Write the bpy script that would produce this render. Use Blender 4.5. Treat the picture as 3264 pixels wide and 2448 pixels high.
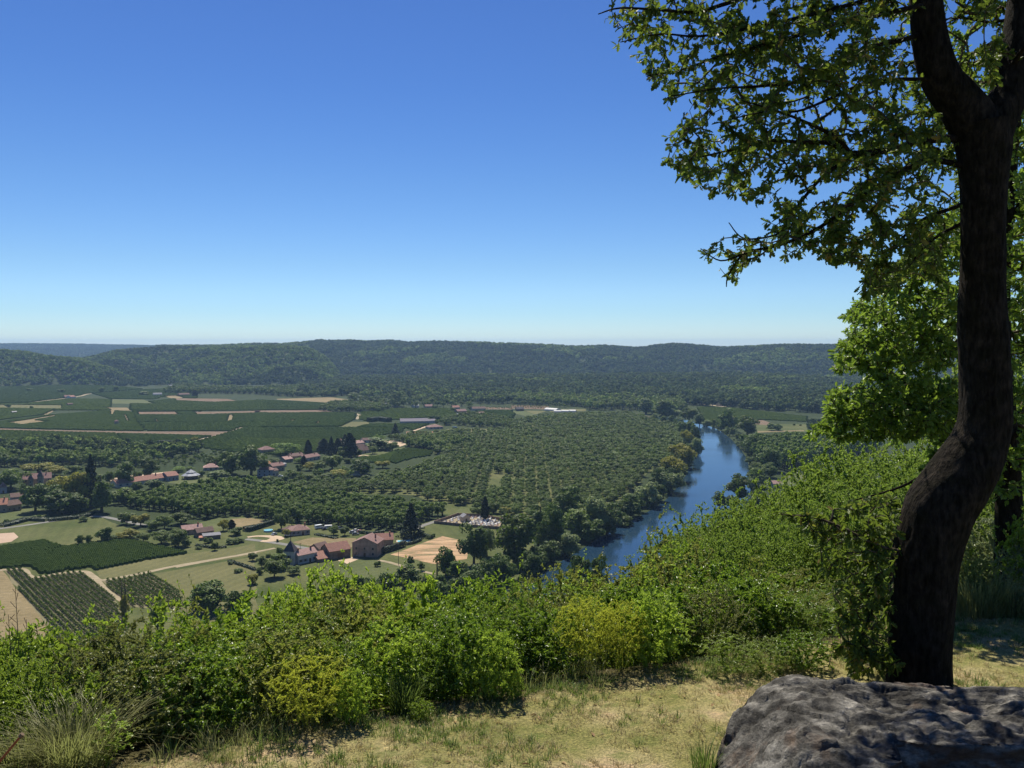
import bpy, math, random
import numpy as np
from mathutils import Vector, noise
SC = bpy.context.scene
for _o in list(bpy.data.objects): bpy.data.objects.remove(_o)
COL = SC.collection
R0 = math.radians
HAZE = 6.3e-5
# ------------------------------------------------------------------ camera
CAMZ = 110.0; F = 2740.0; CX, CY = 1632.0, 1224.0; HORY = 1095.0
PITCH = -math.atan((CY-HORY)/F)
cam_d = bpy.data.cameras.new("camera"); cam = bpy.data.objects.new("camera", cam_d); COL.objects.link(cam)
cam.location = (0, 0, CAMZ); cam.rotation_euler = (math.pi/2+PITCH, 0, 0)
cam_d.sensor_width = 36; cam_d.lens = 36*F/3264; cam_d.clip_start = 0.05; cam_d.clip_end = 60000
SC.camera = cam
# ------------------------------------------------------------------ light
SUN_EL, SUN_AZ = 56.0, -14.0        # azimuth from straight ahead (+Y), negative = left
sd = bpy.data.lights.new("sun", 'SUN'); so = bpy.data.objects.new("sun", sd); COL.objects.link(so)
sd.energy = 5.0; sd.angle = R0(0.53); sd.color = (1.0, 0.93, 0.80)
sv = Vector((math.sin(R0(SUN_AZ))*math.cos(R0(SUN_EL)), math.cos(R0(SUN_AZ))*math.cos(R0(SUN_EL)), math.sin(R0(SUN_EL))))
so.rotation_euler = sv.to_track_quat('Z', 'Y').to_euler(); so.location = (0, 0, 300)
w = bpy.data.worlds.new("World"); SC.world = w; w.use_nodes = True
nt = w.node_tree; bgn = nt.nodes['Background']
sky = nt.nodes.new('ShaderNodeTexSky'); sky.sky_type = 'NISHITA'; sky.sun_disc = False
sky.sun_elevation = R0(SUN_EL); sky.sun_rotation = R0(SUN_AZ); sky.altitude = 0; sky.air_density = 1.0; sky.dust_density = 0.0; sky.ozone_density = 3.0
hs = nt.nodes.new('ShaderNodeHueSaturation'); hs.inputs['Saturation'].default_value = 1.3; nt.links.new(sky.outputs[0], hs.inputs['Color']); 
_tc = nt.nodes.new('ShaderNodeTexCoord'); _sx = nt.nodes.new('ShaderNodeSeparateXYZ'); nt.links.new(_tc.outputs['Generated'], _sx.inputs[0])
_rp = nt.nodes.new('ShaderNodeValToRGB'); nt.links.new(_sx.outputs[2], _rp.inputs[0]); _e = _rp.color_ramp.elements   # air colour by height above the horizon
_st = [(0, (.80, 1.06, 1.62)), (.035, (.72, .97, 1.42)), (.089, (.78, .92, 1.22)), (.178, (.89, .90, 1.13)), (.279, (.98, .86, 1.10)), (.365, (1.12, .855, 1.08)), (.7, (1.2, .85, 1.10))]
while len(_e) < len(_st): _e.new(.5)
for _i, (_p, _q) in enumerate(_st): _e[_i].position = _p; _e[_i].color = tuple(v/1.7 for v in _q)+(1,)
_mx = nt.nodes.new('ShaderNodeMix'); _mx.data_type = 'RGBA'; _mx.blend_type = 'MULTIPLY'; _mx.inputs[0].default_value = 1; nt.links.new(hs.outputs[0], _mx.inputs[6]); nt.links.new(_rp.outputs[0], _mx.inputs[7])
nt.links.new(_mx.outputs[2], bgn.inputs[0]); bgn.inputs[1].default_value = 0.0625*1.7
SC.view_settings.view_transform = 'Standard'; SC.view_settings.look = 'None'; SC.view_settings.exposure = 0.5; SC.view_settings.gamma = 1
SC.cycles.max_bounces = 6; SC.cycles.diffuse_bounces = 3; SC.cycles.glossy_bounces = 2; SC.cycles.transmission_bounces = 4
SC.cycles.volume_bounces = 0; SC.cycles.transparent_max_bounces = 4; SC.cycles.caustics_reflective = False; SC.cycles.caustics_refractive = False
# ------------------------------------------------------------------ picture <-> place
_c, _s = math.cos(PITCH), math.sin(PITCH)
def ray(px, py):
    u = (px-CX)/F; v = (CY-py)/F
    return (u, _c - v*_s, _s + v*_c)
def P(px, py, Y):
    d = ray(px, py); t = Y/d[1]; return Vector((d[0]*t, Y, CAMZ + d[2]*t))
def G(px, py, z=0.0):
    d = ray(px, py); dz = min(d[2], -0.004); t = (z-CAMZ)/dz; return Vector((d[0]*t, d[1]*t, z))
CROP = {1: (0, 1050, .3689), 2: (816, 1050, .3689), 3: (1632, 1050, .3689), 4: (0, 1450, .3689), 5: (560, 1400, .3689), 6: (1200, 1450, .3689),
        7: (2200, 1050, .5725), 8: (2050, 1250, .31646), 9: (1350, 1550, .21097), 10: (1100, 1280, .18083), 11: (780, 1610, .18083), 0: (0, 0, 1)}
def C(n, x, y):
    a = CROP[n]; return (a[0]+x*a[2], a[1]+y*a[2])
def GC(n, x, y, z=0.0): return G(*C(n, x, y), z)
def polyC(n, pts, z=0.0): return [GC(n, x, y, z) for x, y in pts]
# ------------------------------------------------------------------ objects
def tag(o, label=None, cat=None, group=None, kind=None):
    if label: o['label'] = label
    if cat: o['category'] = cat
    if group: o['group'] = group
    if kind: o['kind'] = kind
    return o
def link(name, me, m=None, parent=None, loc=None):
    o = bpy.data.objects.new(name, me); COL.objects.link(o)
    if m is not None and me is not None:
        for mm in (m if isinstance(m, (list, tuple)) else [m]): me.materials.append(mm)
    if parent is not None: o.parent = parent
    if loc is not None: o.location = loc
    return o
def empty(name, loc=(0, 0, 0), rz=0.0):
    o = bpy.data.objects.new(name, None); COL.objects.link(o); o.location = loc; o.rotation_euler = (0, 0, rz); o.empty_display_size = .1
    return o
def npmesh(name, V, faces, mats=None, smooth=False):
    """V (n,3); faces: list of (k,m) int arrays; mats: one material index array per entry or None"""
    me = bpy.data.meshes.new(name); V = np.asarray(V, np.float32)
    faces = [np.asarray(f, np.int32) for f in faces if len(f)]
    me.vertices.add(len(V)); me.vertices.foreach_set('co', V.ravel())
    nl = sum(f.size for f in faces); nf = sum(len(f) for f in faces)
    me.loops.add(nl); me.polygons.add(nf)
    me.loops.foreach_set('vertex_index', np.concatenate([f.ravel() for f in faces]))
    tot = np.concatenate([np.full(len(f), f.shape[1], np.int32) for f in faces])
    st = np.concatenate([[0], np.cumsum(tot)[:-1]]).astype(np.int32)
    me.polygons.foreach_set('loop_start', st)
    try: me.polygons.foreach_set('loop_total', tot)
    except Exception: pass
    if mats is not None: me.polygons.foreach_set('material_index', np.concatenate([np.asarray(m, np.int32) for m in mats]))
    me.polygons.foreach_set('use_smooth', np.full(nf, smooth))
    me.update(calc_edges=True); me.validate()
    return me
class MB:
    """collects polygons into one mesh"""
    def __init__(s): s.v = []; s.f = []; s.m = []
    def poly(s, pts, m=0):
        b = len(s.v); s.v += [tuple(p) for p in pts]; s.f.append(tuple(range(b, b+len(pts)))); s.m.append(m)
    def faces(s, vs, fs, m=0):
        b = len(s.v); s.v += [tuple(p) for p in vs]
        for f in fs: s.f.append(tuple(b+i for i in f)); s.m.append(m)
    def box(s, x0, x1, y0, y1, z0, z1, m=0, bev=0.0):
        t = bev
        if t <= 0:
            s.faces([(x0,y0,z0),(x1,y0,z0),(x1,y1,z0),(x0,y1,z0),(x0,y0,z1),(x1,y0,z1),(x1,y1,z1),(x0,y1,z1)],
                [(3,2,1,0),(4,5,6,7),(0,1,5,4),(1,2,6,5),(2,3,7,6),(3,0,4,7)], m)
        else:
            rs = []
            for z, i in ((z0, 0), (z1-t, 0), (z1, t)):
                rs.append([(x0+i+t,y0+i,z),(x1-i-t,y0+i,z),(x1-i,y0+i+t,z),(x1-i,y1-i-t,z),(x1-i-t,y1-i,z),(x0+i+t,y1-i,z),(x0+i,y1-i-t,z),(x0+i,y0+i+t,z)])
            fs = [tuple(reversed(range(8))), tuple(range(16, 24))]
            for r in range(2):
                for k in range(8): fs.append((r*8+k, r*8+(k+1) % 8, r*8+8+(k+1) % 8, r*8+8+k))
            s.faces(rs[0]+rs[1]+rs[2], fs, m)
    def tube(s, pts, rad, n=6, m=0, cap=True):
        pts = [Vector(p) for p in pts]; b = len(s.v); K = len(pts)
        if not hasattr(rad, '__len__'): rad = [rad]*K
        for i, p in enumerate(pts):
            d = (pts[min(i+1, K-1)]-pts[max(i-1, 0)]).normalized()
            a = d.cross(Vector((0, 0, 1)) if abs(d.z) < .9 else Vector((1, 0, 0))).normalized(); c = d.cross(a)
            for k in range(n):
                t = 2*math.pi*k/n; s.v.append(tuple(p + (a*math.cos(t)+c*math.sin(t))*rad[i]))
        for i in range(K-1):
            for k in range(n): s.f.append((b+i*n+k, b+i*n+(k+1) % n, b+(i+1)*n+(k+1) % n, b+(i+1)*n+k)); s.m.append(m)
        if cap:
            s.f.append(tuple(b+k for k in range(n))); s.m.append(m); s.f.append(tuple(b+(K-1)*n+k for k in reversed(range(n)))); s.m.append(m)
    def mesh(s, name, smooth=False):
        me = bpy.data.meshes.new(name); me.from_pydata(s.v, [], s.f); me.update()
        me.polygons.foreach_set('material_index', s.m); me.polygons.foreach_set('use_smooth', [smooth]*len(s.f))
        return me
    def build(s, name, m, parent=None, loc=None, smooth=False): return link(name, s.mesh(name, smooth), m, parent, loc)
# ------------------------------------------------------------------ materials
MATS = {}
def newmat(name):
    m = bpy.data.materials.new(name); m.use_nodes = True; n = m.node_tree; n.nodes.clear()
    out = n.nodes.new('ShaderNodeOutputMaterial'); MATS[name] = m
    return m, n, out
def nd(n, t, **kw):
    x = n.nodes.new(t)
    for k, v in kw.items():
        if isinstance(k, str) and k.startswith('i_'): x.inputs[k[2:].replace('_', ' ')].default_value = v
        else: setattr(x, k, v)
    return x
def ramp(n, fac, stops):
    r = n.nodes.new('ShaderNodeValToRGB'); n.links.new(fac, r.inputs[0]); e = r.color_ramp.elements
    while len(e) < len(stops): e.new(.5)
    for i, (p, c) in enumerate(stops): e[i].position = p; e[i].color = (*c, 1)
    return r.outputs[0]
def mixc(n, f, a, b, bt='MIX'):
    x = n.nodes.new('ShaderNodeMix'); x.data_type = 'RGBA'; x.blend_type = bt
    for s, v in ((x.inputs[0], f), (x.inputs[6], a), (x.inputs[7], b)):
        if isinstance(v, (int, float)): s.default_value = v
        elif isinstance(v, tuple): s.default_value = (*v, 1)
        else: n.links.new(v, s)
    return x.outputs[2]
def noi(n, scale, detail=4, rough=.55, vec=None):
    x = nd(n, 'ShaderNodeTexNoise'); x.inputs['Scale'].default_value = scale; x.inputs['Detail'].default_value = detail; x.inputs['Roughness'].default_value = rough
    if vec is None:
        g = nd(n, 'ShaderNodeNewGeometry'); vec = g.outputs['Position']
    n.links.new(vec, x.inputs['Vector']); return x.outputs['Fac']
def ground_mat(name, stops, scale, stops2=None, scale2=None, rough=.95, bump=0.0, bscale=None, stripe=None):
    """noise-driven ground colour; two scales multiplied"""
    m, n, out = newmat(name); b = nd(n, 'ShaderNodeBsdfPrincipled'); b.inputs['Roughness'].default_value = rough; b.inputs['Specular IOR Level'].default_value = .1
    c = ramp(n, noi(n, scale), stops)
    if stops2: c = mixc(n, 1.0, c, ramp(n, noi(n, scale2, 5, .6), stops2), 'MULTIPLY')
    if stripe:      # mowing and tractor lanes: (lane width, angle, strength)
        g = nd(n, 'ShaderNodeNewGeometry'); mp = nd(n, 'ShaderNodeMapping'); mp.inputs['Rotation'].default_value = (0, 0, stripe[1]); n.links.new(g.outputs['Position'], mp.inputs[0])
        wv = nd(n, 'ShaderNodeTexWave'); wv.inputs['Scale'].default_value = .314/stripe[0]; wv.inputs['Distortion'].default_value = 3.5; wv.inputs['Detail'].default_value = 3; wv.inputs['Detail Scale'].default_value = .3; n.links.new(mp.outputs[0], wv.inputs[0])
        lo = 1-stripe[2]; c = mixc(n, 1.0, c, ramp(n, wv.outputs['Fac'], [(.3, (lo, lo, lo)), (.7, (1+stripe[2]*.6,)*3)]), 'MULTIPLY')
        c = mixc(n, 1.0, c, ramp(n, noi(n, 2.2, 6, .7), [(.35, (.7, .75, .68)), (.6, (1.12, 1.1, 1.08))]), 'MULTIPLY')
    n.links.new(c, b.inputs['Base Color'])
    if bump:
        bp = nd(n, 'ShaderNodeBump'); bp.inputs['Distance'].default_value = bump; bp.inputs['Strength'].default_value = .8
        n.links.new(noi(n, bscale or scale*4, 5, .65), bp.inputs['Height']); n.links.new(bp.outputs[0], b.inputs['Normal'])
    n.links.new(b.outputs[0], out.inputs[0]); return m
def leaf_mat(name, c1, c2, tr, trmix=.35, rough=.5, spec=.35, objvar=.25, c3=None):
    m, n, out = newmat(name)
    g = nd(n, 'ShaderNodeNewGeometry'); oi = nd(n, 'ShaderNodeObjectInfo')
    st = [(0, c1), (.55, tuple((a+b)/2 for a, b in zip(c1, c2))), (.93, c2)] + ([(.97, c3)] if c3 else [])
    c = ramp(n, g.outputs['Random Per Island'], st)
    ov = nd(n, 'ShaderNodeMapRange'); n.links.new(oi.outputs['Random'], ov.inputs[0]); ov.inputs[3].default_value = 1-objvar; ov.inputs[4].default_value = 1+objvar
    vm = nd(n, 'ShaderNodeVectorMath', operation='SCALE'); n.links.new(c, vm.inputs[0]); n.links.new(ov.outputs[0], vm.inputs['Scale'])
    b = nd(n, 'ShaderNodeBsdfPrincipled'); b.inputs['Roughness'].default_value = rough; b.inputs['Specular IOR Level'].default_value = spec
    n.links.new(vm.outputs[0], b.inputs['Base Color'])
    if trmix > 0:
        t = nd(n, 'ShaderNodeBsdfTranslucent'); tc = mixc(n, .35, tr, vm.outputs[0]); n.links.new(tc, t.inputs[0])
        mx = nd(n, 'ShaderNodeMixShader'); mx.inputs[0].default_value = trmix
        n.links.new(b.outputs[0], mx.inputs[1]); n.links.new(t.outputs[0], mx.inputs[2]); n.links.new(mx.outputs[0], out.inputs[0])
    else: n.links.new(b.outputs[0], out.inputs[0])
    return m
def flat_mat(name, c, rough=.8, spec=.3, nscale=None, var=.25, metal=0.0):
    m, n, out = newmat(name); b = nd(n, 'ShaderNodeBsdfPrincipled'); b.inputs['Roughness'].default_value = rough; b.inputs['Specular IOR Level'].default_value = spec
    b.inputs['Metallic'].default_value = metal
    if nscale:
        tc = nd(n, 'ShaderNodeTexCoord')
        cc = ramp(n, noi(n, nscale, 5, .6, tc.outputs['Object']), [(.3, tuple(x*(1-var) for x in c)), (.7, tuple(min(1, x*(1+var)) for x in c))])
        n.links.new(cc, b.inputs['Base Color'])
    else: b.inputs['Base Color'].default_value = (*c, 1)
    n.links.new(b.outputs[0], out.inputs[0]); return m
def bark_mat(name, c1, c2, scale=14, bump=.02):
    m, n, out = newmat(name); b = nd(n, 'ShaderNodeBsdfPrincipled'); b.inputs['Roughness'].default_value = .95; b.inputs['Specular IOR Level'].default_value = .1
    tc = nd(n, 'ShaderNodeTexCoord'); mp = nd(n, 'ShaderNodeMapping'); mp.inputs['Scale'].default_value = (1, 1, .3); n.links.new(tc.outputs['Object'], mp.inputs[0])
    f = noi(n, scale, 6, .65, mp.outputs[0]); f2 = noi(n, scale*.3, 3, .5, tc.outputs['Object'])
    c = ramp(n, f, [(.35, c1), (.65, c2)]); c = mixc(n, 1.0, c, ramp(n, f2, [(.35, (.6, .65, .5)), (.6, (1, 1, 1)), (.72, (1.5, 1.5, 1.4))]), 'MULTIPLY'); n.links.new(c, b.inputs['Base Color'])
    bp = nd(n, 'ShaderNodeBump'); bp.inputs['Distance'].default_value = bump; n.links.new(f, bp.inputs['Height']); n.links.new(bp.outputs[0], b.inputs['Normal'])
    n.links.new(b.outputs[0], out.inputs[0]); return m
# ------------------------------------------------------------------ polygons
def inpoly(X, Y, poly):
    """vectorised point in polygon"""
    X = np.asarray(X); Y = np.asarray(Y); r = np.zeros(X.shape, bool); n = len(poly); j = n-1
    for i in range(n):
        xi, yi, xj, yj = poly[i][0], poly[i][1], poly[j][0], poly[j][1]
        if yi != yj:
            c = ((yi > Y) != (yj > Y)) & (X < (xj-xi)*(Y-yi)/(yj-yi)+xi); r ^= c
        j = i
    return r
EXCL = []   # polygons on the valley floor where no vines or scattered trees stand
def sheet(name, poly, z, m, kind='structure', label=None, excl=True, sub=0):
    """a flat patch of ground at height z, outline slightly roughened"""
    pts = []
    rs = random.Random(hash(name) % 1000)
    for i in range(len(poly)):
        a = Vector((poly[i][0], poly[i][1], z)); b = Vector((poly[(i+1) % len(poly)][0], poly[(i+1) % len(poly)][1], z)); L = (b-a).length
        k = max(1, min(24, int(L/12)))
        for j in range(k):
            p = a.lerp(b, j/k)
            if j: p += Vector((rs.uniform(-.8, .8), rs.uniform(-.8, .8), 0))
            pts.append(p)
    mb = MB(); mb.poly(pts); o = mb.build(name, m)
    # make it face up
    me = o.data
    if me.polygons[0].normal.z < 0: me.flip_normals()
    tag(o, label=label, kind=kind)
    if excl: EXCL.append([(p[0], p[1]) for p in poly])
    return o
def strip(name, line, width, z, m, excl=True):
    """a road or track along a polyline of world points"""
    L = []; Rr = []
    K = len(line); ws = list(np.interp(np.linspace(0, 1, K), np.linspace(0, 1, len(width)), width)) if hasattr(width, '__len__') else [width]*K
    P2 = [Vector((p[0], p[1], 0)) for p in line]
    for i, p in enumerate(P2):
        d = (P2[min(i+1, K-1)]-P2[max(i-1, 0)]).normalized(); nrm = Vector((-d.y, d.x, 0))
        L.append(p+nrm*ws[i]/2+Vector((0, 0, z))); Rr.append(p-nrm*ws[i]/2+Vector((0, 0, z)))
    mb = MB(); mb.faces(Rr+L, [(i, i+1, K+i+1, K+i) for i in range(K-1)]); o = mb.build(name, m)
    tag(o, kind='structure')
    if excl: EXCL.append([(p.x, p.y) for p in Rr]+[(p.x, p.y) for p in reversed(L)])
    return o
def smooth_line(pts, n=6):
    """Catmull-Rom through points"""
    pts = [Vector(p) for p in pts]; out = []
    for i in range(len(pts)-1):
        p0 = pts[max(i-1, 0)]; p1 = pts[i]; p2 = pts[i+1]; p3 = pts[min(i+2, len(pts)-1)]
        for k in range(n):
            t = k/n; out.append(.5*((2*p1)+(p2-p0)*t+(2*p0-5*p1+4*p2-p3)*t*t+(3*p1-p0-3*p2+p3)*t**3))
    out.append(pts[-1]); return out
# ------------------------------------------------------------------ instancing of stuff
def scatter(name, pts, protos, label, z_attr=None, seed=1, tilt=0.0):
    """pts (n,4) x,y,z,scale (or n,5 with z scale) -> one object of kind stuff"""
    rs = np.random.RandomState(seed); pts = np.asarray(pts, np.float32); n = len(pts)
    me = bpy.data.meshes.new(name); me.vertices.add(n); me.vertices.foreach_set('co', pts[:, :3].ravel())
    a = me.attributes.new('scl', 'FLOAT_VECTOR', 'POINT'); s = np.stack([pts[:, 3]*rs.uniform(.9, 1.12, n), pts[:, 3]*rs.uniform(.9, 1.12, n), pts[:, -1]], 1) if pts.shape[1] == 5 else np.repeat(pts[:, 3:4], 3, 1)
    a.data.foreach_set('vector', s.astype(np.float32).ravel())
    a = me.attributes.new('rot', 'FLOAT_VECTOR', 'POINT'); a.data.foreach_set('vector', np.stack([rs.uniform(-tilt, tilt, n), rs.uniform(-tilt, tilt, n), rs.uniform(0, 6.283, n)], 1).astype(np.float32).ravel())
    a = me.attributes.new('idx', 'INT', 'POINT'); a.data.foreach_set('value', rs.randint(0, len(protos), n).astype(np.int32))
    me.update()
    col = bpy.data.collections.new(name+'_kinds')
    for p in protos:
        o = bpy.data.objects.new(p.name, p); col.objects.link(o)
    ng = bpy.data.node_groups.new(name, 'GeometryNodeTree')
    ng.interface.new_socket('Geometry', in_out='INPUT', socket_type='NodeSocketGeometry'); ng.interface.new_socket('Geometry', in_out='OUTPUT', socket_type='NodeSocketGeometry')
    gi = ng.nodes.new('NodeGroupInput'); go = ng.nodes.new('NodeGroupOutput')
    ip = ng.nodes.new('GeometryNodeInstanceOnPoints'); ci = ng.nodes.new('GeometryNodeCollectionInfo'); ci.inputs['Collection'].default_value = col
    ci.inputs['Separate Children'].default_value = True; ci.inputs['Reset Children'].default_value = True
    def attr(nm, t):
        x = ng.nodes.new('GeometryNodeInputNamedAttribute'); x.data_type = t; x.inputs['Name'].default_value = nm
        return [q for q in x.outputs if q.enabled][0]
    ng.links.new(gi.outputs[0], ip.inputs['Points']); ng.links.new(ci.outputs[0], ip.inputs['Instance']); ip.inputs['Pick Instance'].default_value = True
    ng.links.new(attr('idx', 'INT'), ip.inputs['Instance Index']); ng.links.new(attr('rot', 'FLOAT_VECTOR'), ip.inputs['Rotation']); ng.links.new(attr('scl', 'FLOAT_VECTOR'), ip.inputs['Scale'])
    ng.links.new(ip.outputs[0], go.inputs[0])
    o = link(name, me); md = o.modifiers.new('scatter', 'NODES'); md.node_group = ng
    tag(o, label=label, kind='stuff'); return o
# ------------------------------------------------------------------ leaves
def leafT(kind):
    if kind == 'simple':
        V = np.array([(0,0,0),(.35,-.5,.12),(.78,-.34,.05),(1,0,-.08),(.78,.34,.05),(.35,.5,.12)], float); return V, [np.array([[0,1,2,3],[0,3,4,5]])]
    if kind == 'long':
        V = np.array([(0,0,0),(.4,-.5,.06),(1,0,-.12),(.4,.5,.06)], float); return V, [np.array([[0,1,2],[0,2,3]])]
    if kind == 'clump':
        V = np.array([(-.5,-.35,-.08),(.05,-.55,.1),(.55,-.1,-.05),(.35,.5,.1),(-.35,.4,-.1),(0,0,.16)], float); return V, [np.array([[0,1,5],[1,2,5],[2,3,5],[3,4,5],[4,0,5]])]
    if kind == 'oak':
        side = [(.10,.045),(.2,.17),(.29,.1),(.42,.30),(.52,.15),(.66,.34),(.75,.17),(.86,.22),(.94,.08)]
        o = [(0,0)]+[(x,-y) for x, y in side]+[(1,0)]+[(x,y) for x, y in reversed(side)]
        V = np.array([(x, y*1.35, -.22*x*x+.28*abs(y)) for x, y in o]); return V, [np.array([list(range(0, 11))]), np.array([[0, 10]+list(range(11, 20))])]
def place_leaves(kind, Pn, A, N, L, W):
    """Pn,A,N (n,3) position, axis, approximate normal; L,W (n,)"""
    T, fs = leafT(kind); n = len(Pn); k = len(T)
    A = A/np.linalg.norm(A, axis=1, keepdims=True); B = np.cross(N, A); B /= np.linalg.norm(B, axis=1, keepdims=True)+1e-9; Nn = np.cross(A, B)
    V = Pn[:, None, :] + T[None, :, 0:1]*L[:, None, None]*A[:, None, :] + T[None, :, 1:2]*W[:, None, None]*B[:, None, :] + T[None, :, 2:3]*L[:, None, None]*Nn[:, None, :]
    F_ = [(np.arange(n)[:, None, None]*k + f[None]).reshape(-1, f.shape[1]) for f in fs]
    return V.reshape(-1, 3), F_
def unit(rs, n):
    v = rs.normal(size=(n, 3)); return v/np.linalg.norm(v, axis=1, keepdims=True)
# ================================================================== terrain
def edge_y(x): return 7.4+.47*x
def hill_z(x, y):
    """height of the camera's hill (numpy ok)"""
    x = np.asarray(x, float); y = np.asarray(y, float)
    s = (y-edge_y(x))*.9
    lawn = CAMZ-(2.7+.06*np.clip(y, -15, 40))
    sp = np.clip(s, 0, None)
    drop = .5*(np.sqrt(sp*sp+.8)-.894)
    und = np.sin(x*.31+y*.17)*np.cos(y*.23-x*.11)*.25*np.clip(sp/6, 0, 3)
    z = lawn-drop+und+.03*np.sin(x*1.7+.4*y)*np.sin(y*1.3+.5)
    lo = -3.0
    return np.where(z > 6, z, lo+(6-lo)*np.exp((z-6)/(6-lo)))
def hz(x, y): return float(hill_z(x, y))
def gridmesh(name, xs, ys, fz, mats, smooth=True, cut=None):
    X, Y = np.meshgrid(xs, ys); Z = fz(X, Y); nx, ny = len(xs), len(ys)
    V = np.stack([X, Y, Z], -1).reshape(-1, 3); i = np.arange(ny-1)[:, None]*nx+np.arange(nx-1)[None]; q = np.stack([i, i+1, i+nx+1, i+nx], -1).reshape(-1, 4)
    if cut is not None: q = q[~cut(X[:-1, :-1].ravel(), Y[:-1, :-1].ravel())]
    return link(name, npmesh(name, V, [q], smooth=smooth), mats)
# ------- ground materials
m_valley = ground_mat('valley_grass', [(.3, (.022, .036, .011)), (.7, (.038, .052, .018))] or [(.3, (0.028, 0.046, 0.014)), (.7, (0.048, 0.068, 0.024))], .012, [(.3, (.75, .75, .75)), (.7, (1.25, 1.25, 1.1))], .35)
m_meadow = ground_mat('dry_meadow', [(.3, (0.056, 0.076, 0.023)), (.5, (0.089, 0.101, 0.037)), (.72, (0.125, 0.126, 0.055))], .022, [(.3, (.72, .78, .7)), (.7, (1.2, 1.15, 1.1))], .5, stripe=(7.0, -.3, .055))
m_meadow2 = ground_mat('mown_meadow', [(.3, (0.108, 0.112, 0.046)), (.7, (0.148, 0.144, 0.066))], .03, [(.3, (.8, .8, .8)), (.7, (1.15, 1.1, 1.05))], .6, stripe=(5.5, .35, .055))
m_grassgreen = ground_mat('green_meadow', [(.3, (0.072, 0.096, 0.036)), (.7, (0.120, 0.132, 0.056))], .03, [(.3, (.8, .8, .8)), (.7, (1.15, 1.1, 1.05))], .6, stripe=(5.0, .9, .055))
m_soil = ground_mat('bare_soil', [(.3, (0.136, 0.092, 0.064)), (.7, (0.200, 0.144, 0.100))], .05, [(.3, (.8, .85, .8)), (.7, (1.15, 1.1, 1.1))], .9, stripe=(3.0, .2, .055))
m_straw = ground_mat('stubble', [(.3, (0.184, 0.148, 0.080)), (.7, (0.248, 0.200, 0.116))], .03, [(.3, (.8, .8, .75)), (.7, (1.15, 1.1, 1.1))], .4, stripe=(4.0, 1.1, .055))
m_sand = ground_mat('sand', [(.3, (0.400, 0.304, 0.200)), (.7, (0.496, 0.384, 0.272))], .1, [(.3, (.9, .9, .9)), (.7, (1.1, 1.1, 1.1))], 1.2)
m_pink = ground_mat('pink_sand', [(.3, (0.368, 0.264, 0.192)), (.7, (0.440, 0.328, 0.240))], .1)
m_track = ground_mat('track_dust', [(.3, (0.240, 0.200, 0.124)), (.7, (0.336, 0.280, 0.188))], .3)
m_road = ground_mat('asphalt', [(.3, (0.160, 0.160, 0.144)), (.7, (0.216, 0.208, 0.188))], .2)
m_floor = ground_mat('woodland_floor', [(.3, (.02, .035, .012)), (.7, (.045, .06, .02))], .08)
m_hillside = ground_mat('hillside_earth', [(.3, (.045, .045, .02)), (.7, (.09, .075, .035))], 1.2, [(.3, (.7, .7, .7)), (.7, (1.2, 1.2, 1.2))], 9, bump=.03)
# ploughed ground with tawny clods and dark weed streaks
def streak_mat():
    m, n, out = newmat('ploughed_field'); b = nd(n, 'ShaderNodeBsdfPrincipled'); b.inputs['Roughness'].default_value = 1
    g = nd(n, 'ShaderNodeNewGeometry'); mp = nd(n, 'ShaderNodeMapping'); mp.inputs['Rotation'].default_value = (0, 0, -.45); mp.inputs['Scale'].default_value = (.05, .22, 1); n.links.new(g.outputs['Position'], mp.inputs[0])
    f = noi(n, 1.0, 5, .6, mp.outputs[0]); c = ramp(n, f, [(.38, (.16, .14, .06)), (.47, (.34, .22, .12)), (.7, (.52, .36, .21))])
    c = mixc(n, 1.0, c, ramp(n, noi(n, .8, 5, .7), [(.3, (.72, .72, .72)), (.7, (1.2, 1.15, 1.1))]), 'MULTIPLY')
    n.links.new(c, b.inputs['Base Color']); n.links.new(b.outputs[0], out.inputs[0]); return m
m_plough = streak_mat()
# water
m_water, n, out = newmat('river_water'); b = nd(n, 'ShaderNodeBsdfPrincipled')
b.inputs['Base Color'].default_value = (.014, .036, .066, 1); b.inputs['Roughness'].default_value = .07; b.inputs['IOR'].default_value = 1.33
g = nd(n, 'ShaderNodeNewGeometry'); mp = nd(n, 'ShaderNodeMapping'); mp.inputs['Scale'].default_value = (1, .6, 1); n.links.new(g.outputs['Position'], mp.inputs[0])
bp = nd(n, 'ShaderNodeBump'); bp.inputs['Distance'].default_value = .09; bp.inputs['Strength'].default_value = .5; n.links.new(noi(n, .4, 4, .6, mp.outputs[0]), bp.inputs['Height']); n.links.new(bp.outputs[0], b.inputs['Normal'])
rr = ramp(n, noi(n, .02, 3, .5), [(.4, (.05, .05, .05)), (.62, (.16, .16, .16))]); n.links.new(rr, b.inputs['Roughness']); n.links.new(b.outputs[0], out.inputs[0])
m_pool = flat_mat('pool_water', (.25, .62, .72), .1, .5)

# ------- valley floor: one sheet out to the horizon, one great field-green surface
o = gridmesh('valley_floor', np.array([-11000, -6000, -3000, -1000, -300, 0, 300, 1000, 3000, 6000, 11000.]), np.array([-2500, -600, 0, 300, 800, 1500, 2500, 4000, 8000, 11500.]), lambda X, Y: X*0.0, m_valley)
tag(o, kind='structure')
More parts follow.
